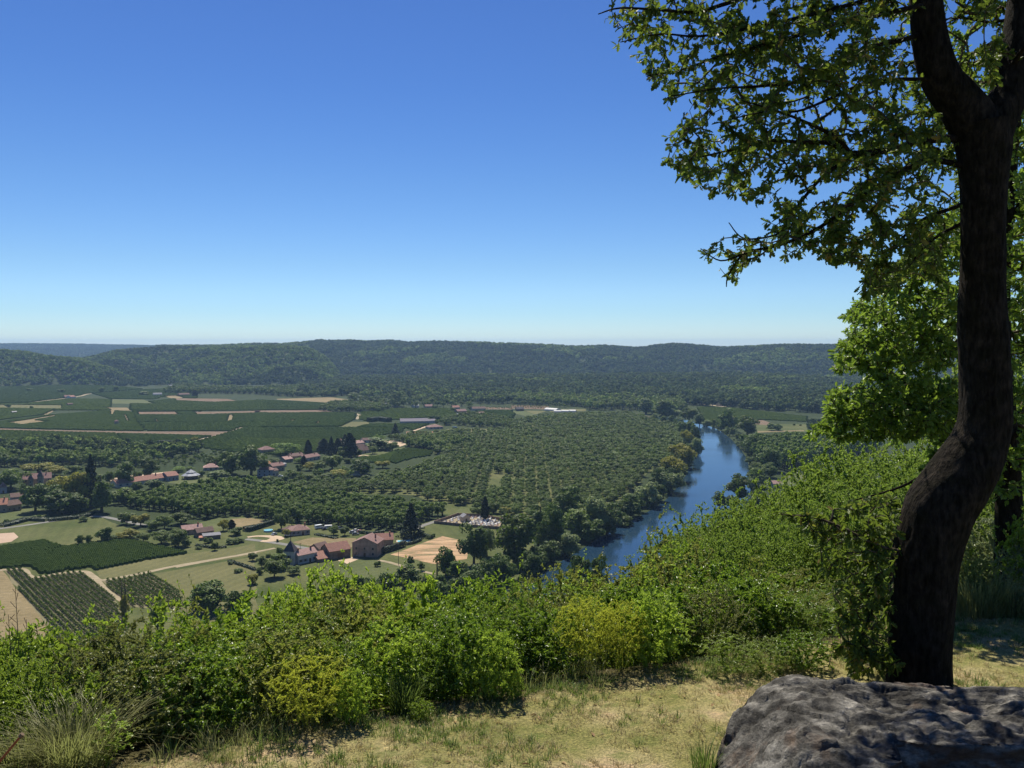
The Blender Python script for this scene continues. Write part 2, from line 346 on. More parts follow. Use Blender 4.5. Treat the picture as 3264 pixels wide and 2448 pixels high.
# ------- the camera's hill
def lin(a, b, st): return np.linspace(a, b, max(2, int(round((b-a)/st))+1))
NX0, NX1, NY0, NY1 = -9.0, 24.0, -3.0, 26.0
def cut(X, Y): return (X >= NX0+.5) & (X < NX1-1.5) & (Y >= NY0+.5) & (Y < NY1-1.5)
o = gridmesh('hillside', np.concatenate([np.linspace(-520, -40, 40)[:-1], lin(-40, 40, 1.0)[:-1], np.linspace(40, 620, 44)]), np.concatenate([np.linspace(-260, -20, 16)[:-1], lin(-20, 50, 1.0)[:-1], np.linspace(50, 560, 60)]), lambda X, Y: hill_z(X, Y)-.06, m_hillside, cut=cut)
tag(o, kind='structure')
# ------------------------------------------------------------------ lawn (dry summer grass)
m_lawn, n, out = newmat('dry_lawn'); b = nd(n, 'ShaderNodeBsdfPrincipled'); b.inputs['Roughness'].default_value = 1; b.inputs['Specular IOR Level'].default_value = .05
c = ramp(n, noi(n, 1.1, 6, .62), [(.34, (.17, .18, .06)), (.44, (.27, .25, .10)), (.55, (.37, .32, .16)), (.64, (.45, .34, .21))])
c = mixc(n, 1.0, c, ramp(n, noi(n, 45, 6, .7), [(.32, (.42, .46, .38)), (.5, (1, 1, 1)), (.68, (1.6, 1.5, 1.3))]), 'MULTIPLY')
c = mixc(n, ramp(n, noi(n, 6, 5, .65), [(.52, (0, 0, 0)), (.64, (.55, .55, .55))]), c, (.13, .17, .045))
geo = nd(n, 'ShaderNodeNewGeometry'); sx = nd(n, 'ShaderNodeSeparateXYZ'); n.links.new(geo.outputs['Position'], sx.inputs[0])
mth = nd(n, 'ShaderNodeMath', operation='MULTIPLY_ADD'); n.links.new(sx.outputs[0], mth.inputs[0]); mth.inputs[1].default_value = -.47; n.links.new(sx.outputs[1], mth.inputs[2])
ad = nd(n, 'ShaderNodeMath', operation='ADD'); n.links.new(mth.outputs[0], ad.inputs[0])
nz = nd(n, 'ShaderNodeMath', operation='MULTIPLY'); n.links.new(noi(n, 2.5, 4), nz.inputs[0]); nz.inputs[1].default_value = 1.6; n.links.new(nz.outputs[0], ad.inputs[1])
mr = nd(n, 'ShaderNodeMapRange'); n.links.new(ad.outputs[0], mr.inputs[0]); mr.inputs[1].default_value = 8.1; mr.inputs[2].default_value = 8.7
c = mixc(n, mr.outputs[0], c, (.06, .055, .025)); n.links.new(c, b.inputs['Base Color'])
bp = nd(n, 'ShaderNodeBump'); bp.inputs['Distance'].default_value = .03; n.links.new(noi(n, 60, 5, .7), bp.inputs['Height']); n.links.new(bp.outputs[0], b.inputs['Normal'])
n.links.new(b.outputs[0], out.inputs[0])
def lawn_z(X, Y):
    Z = hill_z(X, Y); return Z+.02*np.sin(X*3.1+Y)*np.sin(Y*2.7-X)+.012*np.sin(X*7.3)*np.sin(Y*6.1+1)
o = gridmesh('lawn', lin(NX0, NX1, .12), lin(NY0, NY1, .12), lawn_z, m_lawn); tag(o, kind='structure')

# ================================================================== ridges
def prof(pts):
    a = np.array(pts, float); return a[:, 0], a[:, 1]
def fbm(x, y, sc, oct=4):
    v = np.zeros(np.shape(x)); a = 1.0
    for k in range(oct):
        f = sc*2**k
        v += a*np.sin(x*f+1.7*k+1.3*np.sin(y*f*.7+k))*np.cos(y*f*.9-2.1*k+1.1*np.sin(x*f*.6)); a *= .55
    return v
RIDGES = {}
def ridge(name, top, base, dist_top, back, m, shape=1.0, rav=.14, nx=220, nr=34, ravsc=.006):
    """top/base: outline of the crest and the foot as seen; the crest stands dist_top behind the eye; back = length of the plateau"""
    tx, ty = prof(top); bx, by = prof(base)
    px = np.linspace(tx[0], tx[-1], nx)
    pt = np.interp(px, tx, ty); pb = np.interp(px, bx, by)
    dt = np.interp(px, *prof(dist_top)) if hasattr(dist_top, '__len__') else np.full(nx, float(dist_top))
    d0 = (CAMZ)/np.maximum((pb-HORY)/F, .004)      # depth (y) of the foot
    d0 = np.minimum(d0, dt-150)
    zt = CAMZ-(pt-HORY)/F*dt-9
    t = np.linspace(0, 1, nr); tb = np.linspace(0, 1, 8)[1:]
    D = np.concatenate([d0[None]+(dt-d0)[None]*t[:, None], dt[None]+back*tb[:, None]], 0)
    X = ((px-CX)/F)[None]*D
    S = t[:, None]**shape; S = S*S*(3-2*S)*.55+S*.45
    Zf = zt[None]*S
    Zf = Zf+np.minimum(rav*zt[None]*fbm(X[:nr], D[:nr], ravsc), .35*zt[None])*(np.sin(np.pi*t)[:, None])
    Zb = zt[None]*(1-.5*tb[:, None]**2)+0*D[nr:]
    Z = np.concatenate([Zf, Zb], 0); Z[0] = -2; Z[-1] = -5
    V = np.stack([X, D, Z], -1).reshape(-1, 3); R_ = Z.shape[0]
    i = np.arange(R_-1)[:, None]*nx+np.arange(nx-1)[None]; q = np.stack([i, i+1, i+nx+1, i+nx], -1).reshape(-1, 4)
    o = link(name, npmesh(name, V, [q], smooth=True), m); tag(o, kind='structure')
    RIDGES[name] = (X, D, Z, nr); return o
def ridge_points(keys, spacing, seed, tmax=None, size=(9, 14)):
    """tree positions over a ridge, spaced evenly on the ground"""
    rs = np.random.RandomState(seed); X, D, Z, nr = RIDGES[keys]; R_ = Z.shape[0] if tmax is None else min(Z.shape[0], nr+tmax)
    out = []
    a = np.abs((X[:-1, 1:]-X[:-1, :-1])*(D[1:, :-1]-D[:-1, :-1]))
    for i in range(R_-1):
        n = rs.poisson(a[i]/spacing**2)
        tot = n.sum(); j = np.repeat(np.arange(len(n)), n); u = rs.rand(tot); v = rs.rand(tot)
        def bl(A): return (A[i, j]*(1-u)+A[i, j+1]*u)*(1-v)+(A[i+1, j]*(1-u)+A[i+1, j+1]*u)*v
        out.append(np.stack([bl(X), bl(D), bl(Z)-1.5, rs.uniform(size[0], size[1], tot)], 1))
    return np.concatenate(out)
topD = [(-700, 1100), (0, 1097), (50, 1096.5), (130, 1097), (250, 1098), (369, 1100.5), (450, 1102), (520, 1104), (620, 1108), (760, 1112)]
ridge('far_hills', topD, [(-700, 1150), (760, 1150)], 7200, 2500, m_floor, nx=90, rav=.08, ravsc=.002)
topA = [(500, 1106), (700, 1106), (816, 1100), (901, 1101), (964, 1096), (1022, 1089), (1060, 1091), (1111, 1089), (1166, 1093.5), (1248, 1089), (1296, 1096), (1391, 1093), (1480, 1095), (1632, 1101), (1743, 1104.6), (1835, 1110), (1927, 1107), (2030, 1113.5), (2060, 1112), (2089, 1106), (2148, 1100), (2222, 1105), (2296, 1113), (2372, 1111), (2486, 1104), (2600, 1105), (2715, 1107), (2900, 1104), (3264, 1100), (5400, 1099)]
ridge('wooded_hills', topA, [(500, 1212), (1000, 1214), (1100, 1200), (1632, 1200), (2200, 1200), (3264, 1215), (5400, 1215)], [(500, 3900), (1000, 3700), (1632, 3500), (3264, 3100), (5400, 2900)], 1500, m_floor, shape=.72, nx=320)
topB = [(180, 1160), (295, 1138), (369, 1118), (480, 1109), (590, 1105), (738, 1104.6), (850, 1102), (940, 1104), (990, 1112), (1030, 1135), (1060, 1165), (1080, 1200)]
ridge('side_valley_hill', topB, [(180, 1226), (600, 1228), (1000, 1226), (1080, 1222)], [(180, 2900), (600, 3050), (1080, 2600)], 700, m_floor, shape=.9, rav=.22, ravsc=.009)
topC = [(-700, 1105), (-200, 1110), (0, 1113), (74, 1118), (148, 1133), (258, 1142), (295, 1157), (350, 1172), (424, 1203), (470, 1222)]
ridge('left_hill', topC, [(-700, 1240), (0, 1231), (243, 1226), (470, 1228)], [(-700, 2700), (470, 2350)], 500, m_floor, shape=.9, rav=.2, ravsc=.011)
topF = [(950, 1226), (1130, 1213), (1400, 1208), (1632, 1204), (1900, 1203), (2100, 1200), (2300, 1198), (2500, 1204), (2700, 1212), (3264, 1215), (5400, 1215)]
ridge('wooded_rise', topF, [(950, 1262), (1130, 1262), (1500, 1262), (1800, 1275), (2050, 1288), (2200, 1292), (2448, 1310), (2700, 1325), (3264, 1350), (5400, 1350)], [(950, 2300), (1632, 2300), (5400, 1900)], 260, m_floor, rav=.1, shape=1.2)
# ------------------------------------------------------------------ water
def RV(pts, z): return [G(x, y, z) for x, y in pts]
left_bank = [(1300, 2060), (1420, 1960), (1560, 1900), (1700, 1845), (1790, 1790), (1880, 1735), (1955, 1685), (2040, 1645), (2115, 1600), (2165, 1545), (2200, 1490), (2218, 1440), (2216, 1395), (2190, 1368), (2150, 1352), (2100, 1341), (2060, 1333), (1900, 1325)]
right_bank = [(1750, 2080), (1870, 1960), (1985, 1900), (2080, 1840), (2180, 1760), (2280, 1700), (2370, 1640), (2392, 1590), (2390, 1520), (2376, 1455), (2330, 1400), (2280, 1366), (2235, 1352), (2180, 1338), (2100, 1328), (1900, 1318)]
WZ = .12
pl = [(p.x, p.y, WZ) for p in smooth_line(RV([(300, 2500), (900, 2250)]+left_bank, 0), 3)]; pr = [(p.x, p.y, WZ) for p in smooth_line(RV([(900, 2560), (1400, 2300)]+right_bank, 0), 3)]
mb = MB(); mb.poly(pl+pr[::-1]); o = mb.build('river', m_water); tag(o, kind='structure')
if o.data.polygons[0].normal.z < 0: o.data.flip_normals()
EXCL.append([(p[0], p[1]) for p in pl+pr[::-1]])
sheet('river', polyC(2, [(440, 480), (520, 463), (620, 462), (640, 485), (560, 497), (480, 497)]), .1, m_water)
# ================================================================== valley trees
leafG = leaf_mat('walnut_foliage', (0.0531, 0.0936, 0.0116), (0.1339, 0.1791, 0.0242), (0.1788, 0.2808, 0.0242), .28, .6, .25, .32)
leafDk = leaf_mat('dark_foliage', (0.0434, 0.0833, 0.0124), (0.1195, 0.1665, 0.0249), (0.1425, 0.2498, 0.0309), .22, .6, .25, .2)
leafBr = leaf_mat('bright_foliage', (0.0969, 0.1710, 0.0228), (0.1938, 0.2850, 0.0399), (0.2508, 0.3876, 0.0456), .35, .6, .25, .12)
leafPl = leaf_mat('plantation_foliage', (0.0716, 0.1248, 0.0116), (0.1524, 0.2104, 0.0209), (0.1973, 0.3120, 0.0242), .28, .6, .25, .2)
leafYl = leaf_mat('olive_foliage', (0.1594, 0.1720, 0.0205), (0.3201, 0.2902, 0.0378), (0.3832, 0.3991, 0.0378), .3, .6, .25, .15)
leafWi = leaf_mat('willow_foliage', (0.1285, 0.1764, 0.0626), (0.2746, 0.3266, 0.1252), (0.2746, 0.3528, 0.1109), .3, .6, .25, .15)
leafCy = leaf_mat('cypress_foliage', (0.0120, 0.0264, 0.0104), (0.0312, 0.0504, 0.0192), (0.0360, 0.0600, 0.0240), .08, .7, .2, .15)
leafFo = leaf_mat('forest_foliage', (0.0392, 0.0706, 0.0154), (0.0980, 0.1317, 0.0280), (0.1176, 0.1882, 0.0315), .15, .8, .15, .5)
leafFoL = leaf_mat('light_forest_foliage', (0.1258, 0.1887, 0.0324), (0.2202, 0.2726, 0.0576), (0.2097, 0.3145, 0.0432), .15, .8, .15, .4)
m_barkfar = bark_mat('tree_bark', (.07, .055, .04), (.17, .14, .11), 3, .0)
TS = {
 # name: (crown centre z, (rx, ry, rz), lobes, lobe size, leaves, leaf size, material)
 'round': (.52, (.42, .42, .43), 18, .17, 2400, .055, leafG), 'wide': (.54, (.52, .52, .40), 18, .17, 2400, .05, leafG),
 'dark': (.50, (.40, .40, .46), 18, .16, 2400, .05, leafDk), 'bright': (.52, (.46, .46, .44), 18, .17, 2400, .05, leafBr),
 'olive': (.52, (.46, .46, .43), 18, .16, 2400, .05, leafYl), 'willow': (.46, (.44, .44, .42), 20, .15, 2600, .05, leafWi),
 'bank': (.48, (.36, .36, .50), 20, .14, 2600, .046, leafDk), 'bankl': (.49, (.38, .38, .48), 20, .15, 2600, .046, leafG),
 'poplar': (.50, (.16, .16, .49), 26, .10, 2200, .034, leafDk), 'plant': (.56, (.24, .24, .40), 12, .13, 900, .06, leafPl),
 'bush': (.42, (.5, .5, .45), 12, .2, 1300, .08, leafG), 'bushd': (.42, (.5, .5, .45), 12, .2, 1300, .08, leafDk), 'walnut': (.56, (.46, .46, .37), 16, .17, 1500, .065, leafG)}
def crown_mesh(kind, seed):
    rs = np.random.RandomState(seed)
    if kind in ('cypress', 'conifer'):
        n = 2200; t = rs.rand(n)**.8
        if kind == 'cypress': R_ = .085*np.minimum(1, (t/.12))*np.clip(1-((t-.25)/.78).clip(0)**2.2, .04, 1); lf = .035; up = .9; mt = leafCy
        else:
            n = 2600; t = rs.rand(n)**1.25; R_ = .30*(1-t)**.85*(1+.22*np.sin(t*46+rs.rand()*6)); lf = .045; up = -.15; mt = leafCy
        th = rs.rand(n)*2*np.pi; wob = 1+.2*np.sin(th*3+t*13+seed)+.12*np.sin(th*5-t*21); rr = R_*wob*(.5+.5*rs.rand(n)**.4)
        Pn = np.stack([rr*np.cos(th), rr*np.sin(th), .04+t*.96], 1); out = np.stack([np.cos(th), np.sin(th), np.zeros(n)], 1)
        A = out*.6+np.array([0, 0, up])+rs.normal(size=(n, 3))*.3; N = out+rs.normal(size=(n, 3))*.4+np.array([0, 0, .4])
        V, Fs = place_leaves('clump', Pn, A, N, rs.uniform(.7, 1.3, n)*lf, rs.uniform(.5, 1, n)*lf)
        return npmesh(kind+'_crown', V, Fs), mt
    cz, rad, nl, ls, n, lf, mt = TS[kind]; rad = np.array(rad)
    u = unit(rs, nl); u[:, 2] = u[:, 2]*.95+.03; cen = u*(rad-ls*.6)*rs.uniform(.6, 1.08, (nl, 1))+np.array([0, 0, cz]); lr = ls*rs.uniform(.7, 1.3, nl)
    k = rs.randint(0, nl, n); d = unit(rs, n); d[:, 2] = np.where(d[:, 2] < -.7, -d[:, 2], d[:, 2])
    Pn = cen[k]+d*lr[k][:, None]*(rs.rand(n)**.3)[:, None]*np.array([1, 1, .85])
    ni = n//6; Pi = unit(rs, ni)*(rad*.55)*(rs.rand(ni)**.4)[:, None]+np.array([0, 0, cz]); Pn = np.concatenate([Pn, Pi]); d = np.concatenate([d, unit(rs, ni)]); n += ni
    N = d+rs.normal(size=(n, 3))*.22+np.array([0, 0, .12]); A = unit(rs, n)
    V, Fs = place_leaves('clump', Pn, A, N, rs.uniform(.6, 1.35, n)*lf, rs.uniform(.6, 1.35, n)*lf)
    return npmesh(kind+'_crown', V, Fs), mt
def trunk_mesh(kind, seed):
    rs = random.Random(seed); mb = MB(); h = .9 if kind in ('cypress', 'conifer', 'poplar') else .5
    r = .022 if kind in ('cypress', 'poplar', 'plant') else .03
    a = rs.uniform(0, 6); pts = [(math.sin(a)*.012*i, math.cos(a)*.012*i, -.02+h*i/4) for i in range(5)]
    mb.tube(pts, [r*(1.25-.2*i) for i in range(5)], 6)
    if h < .8:
        for k in range(5):
            t = rs.uniform(0, 6.28); z = rs.uniform(.2, .42); L = .24 if kind not in ('plant',) else .13
            mb.tube([(0, 0, z), (math.cos(t)*L*.5, math.sin(t)*L*.5, z+.12), (math.cos(t)*L, math.sin(t)*L, z+.26)], [r*.6, r*.4, r*.12], 4)
    return mb.mesh(kind+'_trunk')
PROTO = {}
def proto(kind, nv=3):
    if kind not in PROTO:
        L = []
        for s in range(nv):
            cm, mt = crown_mesh(kind, 11*s+len(kind)*7+3); cm.materials.append(mt); tm = trunk_mesh(kind, s); tm.materials.append(m_barkfar); L.append((cm, tm))
        PROTO[kind] = L
    return PROTO[kind]
TR = random.Random(5)
def tree(kind, x, y, z, h, wd, label, cat='tree', group=None, name=None):
    cm, tm = TR.choice(proto(kind)); base = {'round': .8, 'wide': 1.0, 'dark': .78, 'bright': .88, 'olive': .88, 'willow': .88, 'bank': .7, 'bankl': .74, 'poplar': .34, 'plant': .5, 'bush': 1.05, 'bushd': 1.05, 'walnut': .92, 'cypress': .18, 'conifer': .6}[kind]
    nm = name or {'cypress': 'cypress_tree', 'conifer': 'cedar_tree', 'poplar': 'poplar_tree', 'bush': 'shrub', 'bushd': 'shrub', 'willow': 'willow_tree', 'walnut': 'walnut_tree', 'plant': 'plantation_tree'}.get(kind, 'broadleaf_tree')
    sx = wd*1.12/base
    e = empty(nm, (x, y, z), TR.uniform(0, 6.28)); e.scale = (sx, sx*TR.uniform(.9, 1.1), h*1.08); tag(e, label, cat, group)
    link('crown', cm, None, e)
    if kind not in ('bush', 'bushd'): link('trunk', tm, None, e)
    return e
def tree_px(kind, px, pybase, pytop, wpx, label, cat='tree', group=None, n=0, z=0.0):
    """a tree whose foot and top were read off the photograph; stands on the valley floor"""
    if n: (px, pybase), (_, pytop) = C(n, px, pybase), C(n, px, pytop); wpx *= CROP[n][2]
    g = G(px, pybase, z); d = g.y; h = (pybase-pytop)/F*d*1.02
    return tree(kind, g.x, g.y, z-.1, max(1.2, h), wpx/F*d, label, cat, group)
# merged single-mesh trees for stuff and far copies
def merged(kind, seed, n, lf, mt, cz=.52, rad=(.42, .42, .44), nl=9, ls=.2):
    rs = np.random.RandomState(seed); rad = np.array(rad)
    u = unit(rs, nl); u[:, 2] = u[:, 2]*.9+.05; cen = u*(rad-ls*.7)*rs.uniform(.6, 1.05, (nl, 1))+np.array([0, 0, cz]); lr = ls*rs.uniform(.75, 1.3, nl)
    k = rs.randint(0, nl, n); d = unit(rs, n); d[:, 2] = np.where(d[:, 2] < -.2, -d[:, 2], d[:, 2]); Pn = cen[k]+d*lr[k][:, None]*(rs.rand(n)**.3)[:, None]
    V, Fs = place_leaves('clump', Pn, unit(rs, n), d+rs.normal(size=(n, 3))*.2+np.array([0, 0, .12]), rs.uniform(.7, 1.3, n)*lf, rs.uniform(.7, 1.3, n)*lf)
    # short trunk
    b = len(V); T = np.array([(-.03, -.03, -.05), (.03, -.03, -.05), (.03, .03, -.05), (-.03, .03, -.05), (-.02, -.02, .5), (.02, -.02, .5), (.02, .02, .5), (-.02, .02, .5)]); V = np.concatenate([V, T]); q = np.array([[0, 1, 5, 4], [1, 2, 6, 5], [2, 3, 7, 6], [3, 0, 4, 7]])+b
    nf = [len(f) for f in Fs]; me = npmesh(kind, V, Fs+[q], [np.zeros(sum(nf), int), np.ones(4, int)]); me.materials.append(mt); me.materials.append(m_barkfar); return me
FOREST = [merged('forest_tree', s, 260, .15, leafFo, cz=.55, rad=(.5, .5, .42)) for s in range(4)]
FORESTL = [merged('light_forest_tree', s+9, 260, .15, leafFoL, cz=.55, rad=(.5, .5, .42)) for s in range(3)]
WALN = [merged('walnut_far', s+20, 420, .11, leafG, cz=.55, rad=(.5, .5, .4), nl=12) for s in range(4)]
PLNT = [merged('plantation_far', s+30, 300, .11, leafPl, cz=.56, rad=(.3, .3, .42), nl=9, ls=.16) for s in range(4)]
POPL = [merged('poplar_far', s+40, 420, .08, leafPl, cz=.6, rad=(.2, .2, .4), nl=12, ls=.12) for s in range(3)]
# ------- woods on the hills
_rs = np.random.RandomState(3)
def split(pts, f):
    m = f(pts); return pts[m], pts[~m]
def patch(pts, sc, th): return fbm(pts[:, 0], pts[:, 1], sc, 4) > th
a, b_ = split(ridge_points('wooded_hills', 13.5, 1, 3, (12, 24)), lambda p: patch(p, .006, .6)&(p[:, 2] > 25))
scatter('hill_forest', b_, FOREST, 'dark oak forest covering the long ridge across the valley', seed=1); scatter('hill_forest', a, FORESTL, 'paler patches of trees on the long wooded ridge', seed=2)
a, b_ = split(ridge_points('side_valley_hill', 11, 2, 3, (8, 17)), lambda p: patch(p, .008, -.1))
scatter('hill_forest', b_, FOREST, 'dark trees in the hollows of the hill left of centre', seed=3); scatter('hill_forest', a, FORESTL, 'lighter green scrub trees on the slopes of the hill left of centre', seed=4)
a, b_ = split(ridge_points('left_hill', 10, 3, 3, (6, 14)), lambda p: patch(p, .009, -.7))
scatter('hill_forest', b_, FOREST, 'dark trees scattered on the hill at the left edge', seed=5); scatter('hill_forest', a, FORESTL, 'light green woodland over the hill at the left edge', seed=6)
scatter('hill_forest', ridge_points('far_hills', 26, 4, 2, (12, 22)), FOREST, 'blue hazy woods on the farthest hills at the left', seed=7)
p = ridge_points('wooded_rise', 10.5, 5, None, (11, 22)); a, b_ = split(p, lambda p: patch(p, .01, 1.0))
scatter('riverside_forest', b_, FOREST, 'dark wood along the foot of the ridge right of centre', seed=8); scatter('riverside_forest', a, FORESTL, 'lighter crowns in the wood at the foot of the ridge', seed=9)
def area_points(poly, spacing, seed, size, jit=.35, ang=0.0, rowsp=None, excl=False):
    """a planted grid (rows) inside a world polygon"""
    rs = np.random.RandomState(seed); A = np.array([(p[0], p[1]) for p in poly]); c = A.mean(0); ca, sa = math.cos(ang), math.sin(ang)
    R_ = np.abs(A-c).max()*1.5; rowsp = rowsp or spacing
    u = np.arange(-R_, R_, spacing); v = np.arange(-R_, R_, rowsp); U, Vv = np.meshgrid(u, v); U = U.ravel()+rs.uniform(-jit, jit, U.size)*spacing; Vv = Vv.ravel()+rs.uniform(-jit, jit, U.size)*rowsp
    X = c[0]+U*ca-Vv*sa; Y = c[1]+U*sa+Vv*ca; m = inpoly(X, Y, A)
    if excl:
        for e in EXCL: m &= ~inpoly(X, Y, e)
    X, Y = X[m], Y[m]; return np.stack([X, Y, np.zeros(len(X)), rs.uniform(size[0], size[1], len(X))], 1)
# ================================================================== fields, tracks
def fld(name, n, pts, z, m, excl=True, **k): return sheet(name, polyC(n, pts), z, m, excl=excl, **k)
# large dry meadow that carries the near farms (between the plantation and the foot of the hill)
o = sheet('meadow', RV([(-500, 1690), (0, 1650), (120, 1655), (300, 1640), (420, 1690), (560, 1690), (780, 1640), (900, 1660), (1250, 1660), (1400, 1600), (1480, 1560), (1660, 1560), (1700, 1640), (1700, 1840), (1560, 1895), (1420, 1960), (1300, 2040), (1000, 2300), (300, 2500), (-900, 2500)], 0), .02, m_meadow, excl=False)
fld('mown_field', 5, [(0, 1010), (250, 970), (560, 990), (860, 945), (640, 1010), (300, 1060), (0, 1110)], .045, m_meadow2)
fld('mown_field', 4, [(830, 1000), (1290, 905), (1640, 860), (2200, 770), (2212, 850), (1400, 990), (930, 1075), (860, 1060)], .05, m_meadow2)
fld('mown_field', 4, [(1300, 1030), (2212, 880), (2212, 1491), (1600, 1500), (1560, 1250), (1530, 1160)], .045, m_meadow2, excl=False)
fld('green_meadow', 4, [(0, 640), (700, 555), (1000, 590), (1010, 640), (560, 795), (350, 745), (0, 790)], .05, m_meadow)
fld('lawn_patch', 4, [(0, 500), (180, 455), (420, 480), (430, 540), (0, 590)], .05, m_grassgreen)
fld('sand_patch', 4, [(-60, 683), (120, 672), (160, 710), (100, 750), (-60, 775)], .08, m_pink)
fld('bare_field', 4, [(-400, 1020), (20, 1000), (350, 1400), (420, 1600), (-600, 1700)], .06, m_straw)
fld('mown_field', 5, [(200, 720), (380, 680), (620, 670), (840, 705), (700, 760), (640, 790), (330, 770)], .05, m_grassgreen)
fld('mown_field', 5, [(480, 690), (640, 680), (820, 712), (680, 755), (600, 780), (500, 750)], .075, m_straw)
fld('dry_field', 5, [(1010, 890), (1180, 850), (1560, 855), (1540, 935), (1200, 930), (1060, 905)], .06, m_straw)
fld('grass_field', 5, [(1400, 1060), (1660, 1030), (1960, 1100), (2050, 1150), (1900, 1260), (1450, 1250)], .05, m_grassgreen, excl=False)
fld('yard', 5, [(1400, 1050), (1520, 1018), (1600, 1030), (1480, 1078)], .08, m_sand)
fld('ploughed_field', 6, [(120, 862), (570, 703), (720, 735), (790, 790), (780, 900), (500, 945), (330, 905)], .07, m_plough)
fld('green_meadow', 6, [(390, 640), (520, 600), (760, 625), (740, 700), (570, 700), (470, 730)], .05, m_meadow)
fld('grass_field', 6, [(680, 500), (730, 450), (830, 460), (830, 540), (700, 520)], .05, m_grassgreen)
fld('sandy_beach', 6, [(800, 1100), (900, 1092), (935, 1112), (820, 1130)], .15, m_sand); fld('sandy_beach', 6, [(1005, 1090), (1090, 1068), (1100, 1100), (1020, 1120)], .15, m_pink)
fld('yard', 10, [(620, 690), (860, 690), (1000, 715), (1080, 735), (900, 800), (700, 760)], .07, m_sand); fld('yard', 10, [(910, 770), (1075, 730), (1070, 760), (950, 800)], .1, m_sand)
fld('garden', 10, [(180, 990), (440, 880), (900, 830), (1080, 800), (800, 905), (600, 970), (300, 985)], .06, m_grassgreen)
fld('gravel_yard', 4, [(900, 250), (1000, 190), (1300, 160), (1500, 140), (1450, 170), (1200, 215), (1050, 245)], .07, m_sand); fld('green_meadow', 4, [(1540, 170), (1830, 180), (1830, 225), (1600, 255), (1450, 245)], .06, m_grassgreen)
# far valley
for pts in ([(0, 855), (400, 868), (900, 878), (1250, 882), (1990, 883), (1840, 922), (1250, 905), (900, 897), (400, 882), (0, 868)], [(1185, 713), (1520, 711), (1550, 739), (1190, 739)],
            [(1670, 712), (2000, 709), (2250, 703), (2220, 724), (1700, 739)], [(1505, 595), (1960, 600), (2060, 620), (1800, 629), (1520, 616)]): fld('bare_field', 1, pts, .05, m_soil)
for pts in ([(180, 790), (480, 740), (490, 750), (300, 785), (430, 797), (180, 826), (60, 805)], [(890, 675), (1100, 676), (1130, 702), (1000, 700), (985, 737), (950, 737), (950, 692)], [(1065, 738), (1095, 738), (1122, 796), (1090, 796)],
            [(1400, 576), (1520, 572), (1600, 590), (1500, 600)], [(1328, 772), (1360, 775), (1380, 802), (1350, 800)], [(1975, 738), (2018, 738), (2018, 785), (1955, 799)], [(370, 737), (470, 690), (480, 697), (400, 740)], [(1630, 1020), (1740, 998), (1775, 1008), (1700, 1020)]): fld('stubble_field', 1, pts, .055, m_straw)
fld('young_vineyard', 1, [(965, 604), (1240, 607), (1350, 645), (960, 641)], .05, m_grassgreen); fld('young_vineyard', 1, [(-60, 650), (540, 655), (540, 690), (-60, 680)], .05, m_meadow2)
fld('bare_field', 2, [(-20, 702), (600, 696), (660, 712), (0, 722)], .05, m_soil)
fld('stubble_field', 2, [(180, 600), (650, 586), (740, 598), (860, 612), (1060, 622), (1050, 656), (840, 640), (640, 633), (180, 606)], .05, m_straw)
fld('meadow', 2, [(720, 843), (830, 797), (975, 800), (975, 825), (860, 843)], .05, m_meadow2)
fld('track', 2, [(870, 724), (910, 742), (880, 777), (850, 772), (885, 745)], .05, m_track); fld('stubble_field', 2, [(300, 782), (345, 780), (335, 793), (295, 792)], .05, m_straw); fld('stubble_field', 2, [(530, 797), (565, 797), (525, 823), (505, 823)], .05, m_straw)
fld('meadow', 2, [(1560, 880), (1700, 855), (1950, 858), (2130, 870), (1900, 897), (1620, 892)], .05, m_meadow2)
fld('young_orchard_ground', 2, [(1890, 668), (2215, 678), (2215, 692), (1990, 690)], .05, m_soil); fld('young_orchard_ground', 3, [(-5, 654), (320, 663), (320, 692), (-5, 684)], .05, m_soil)
fld('meadow', 3, [(320, 690), (640, 686), (640, 706), (330, 712)], .05, m_meadow2); fld('crop_field', 3, [(0, 704), (105, 703), (190, 735), (195, 765), (100, 745), (0, 722)], .055, m_grassgreen); fld('meadow', 3, [(110, 702), (300, 705), (200, 735)], .06, m_meadow2)
fld('meadow', 8, [(1140, 330), (1290, 322), (1640, 318), (1660, 400), (1150, 400), (1130, 370)], .05, m_meadow, excl=False); fld('bare_field', 8, [(1120, 285), (1200, 282), (1310, 315), (1260, 335), (1130, 322)], .07, m_soil)
fld('track', 8, [(1150, 395), (1300, 388), (1620, 384), (1620, 394), (1300, 402), (1155, 408)], .08, m_straw); fld('green_meadow', 8, [(1380, 880), (1480, 825), (1650, 830), (1600, 960), (1400, 980)], .06, m_grassgreen)
fld('track', 8, [(410, 112), (540, 108), (880, 150), (870, 158), (600, 124)], .08, m_track)
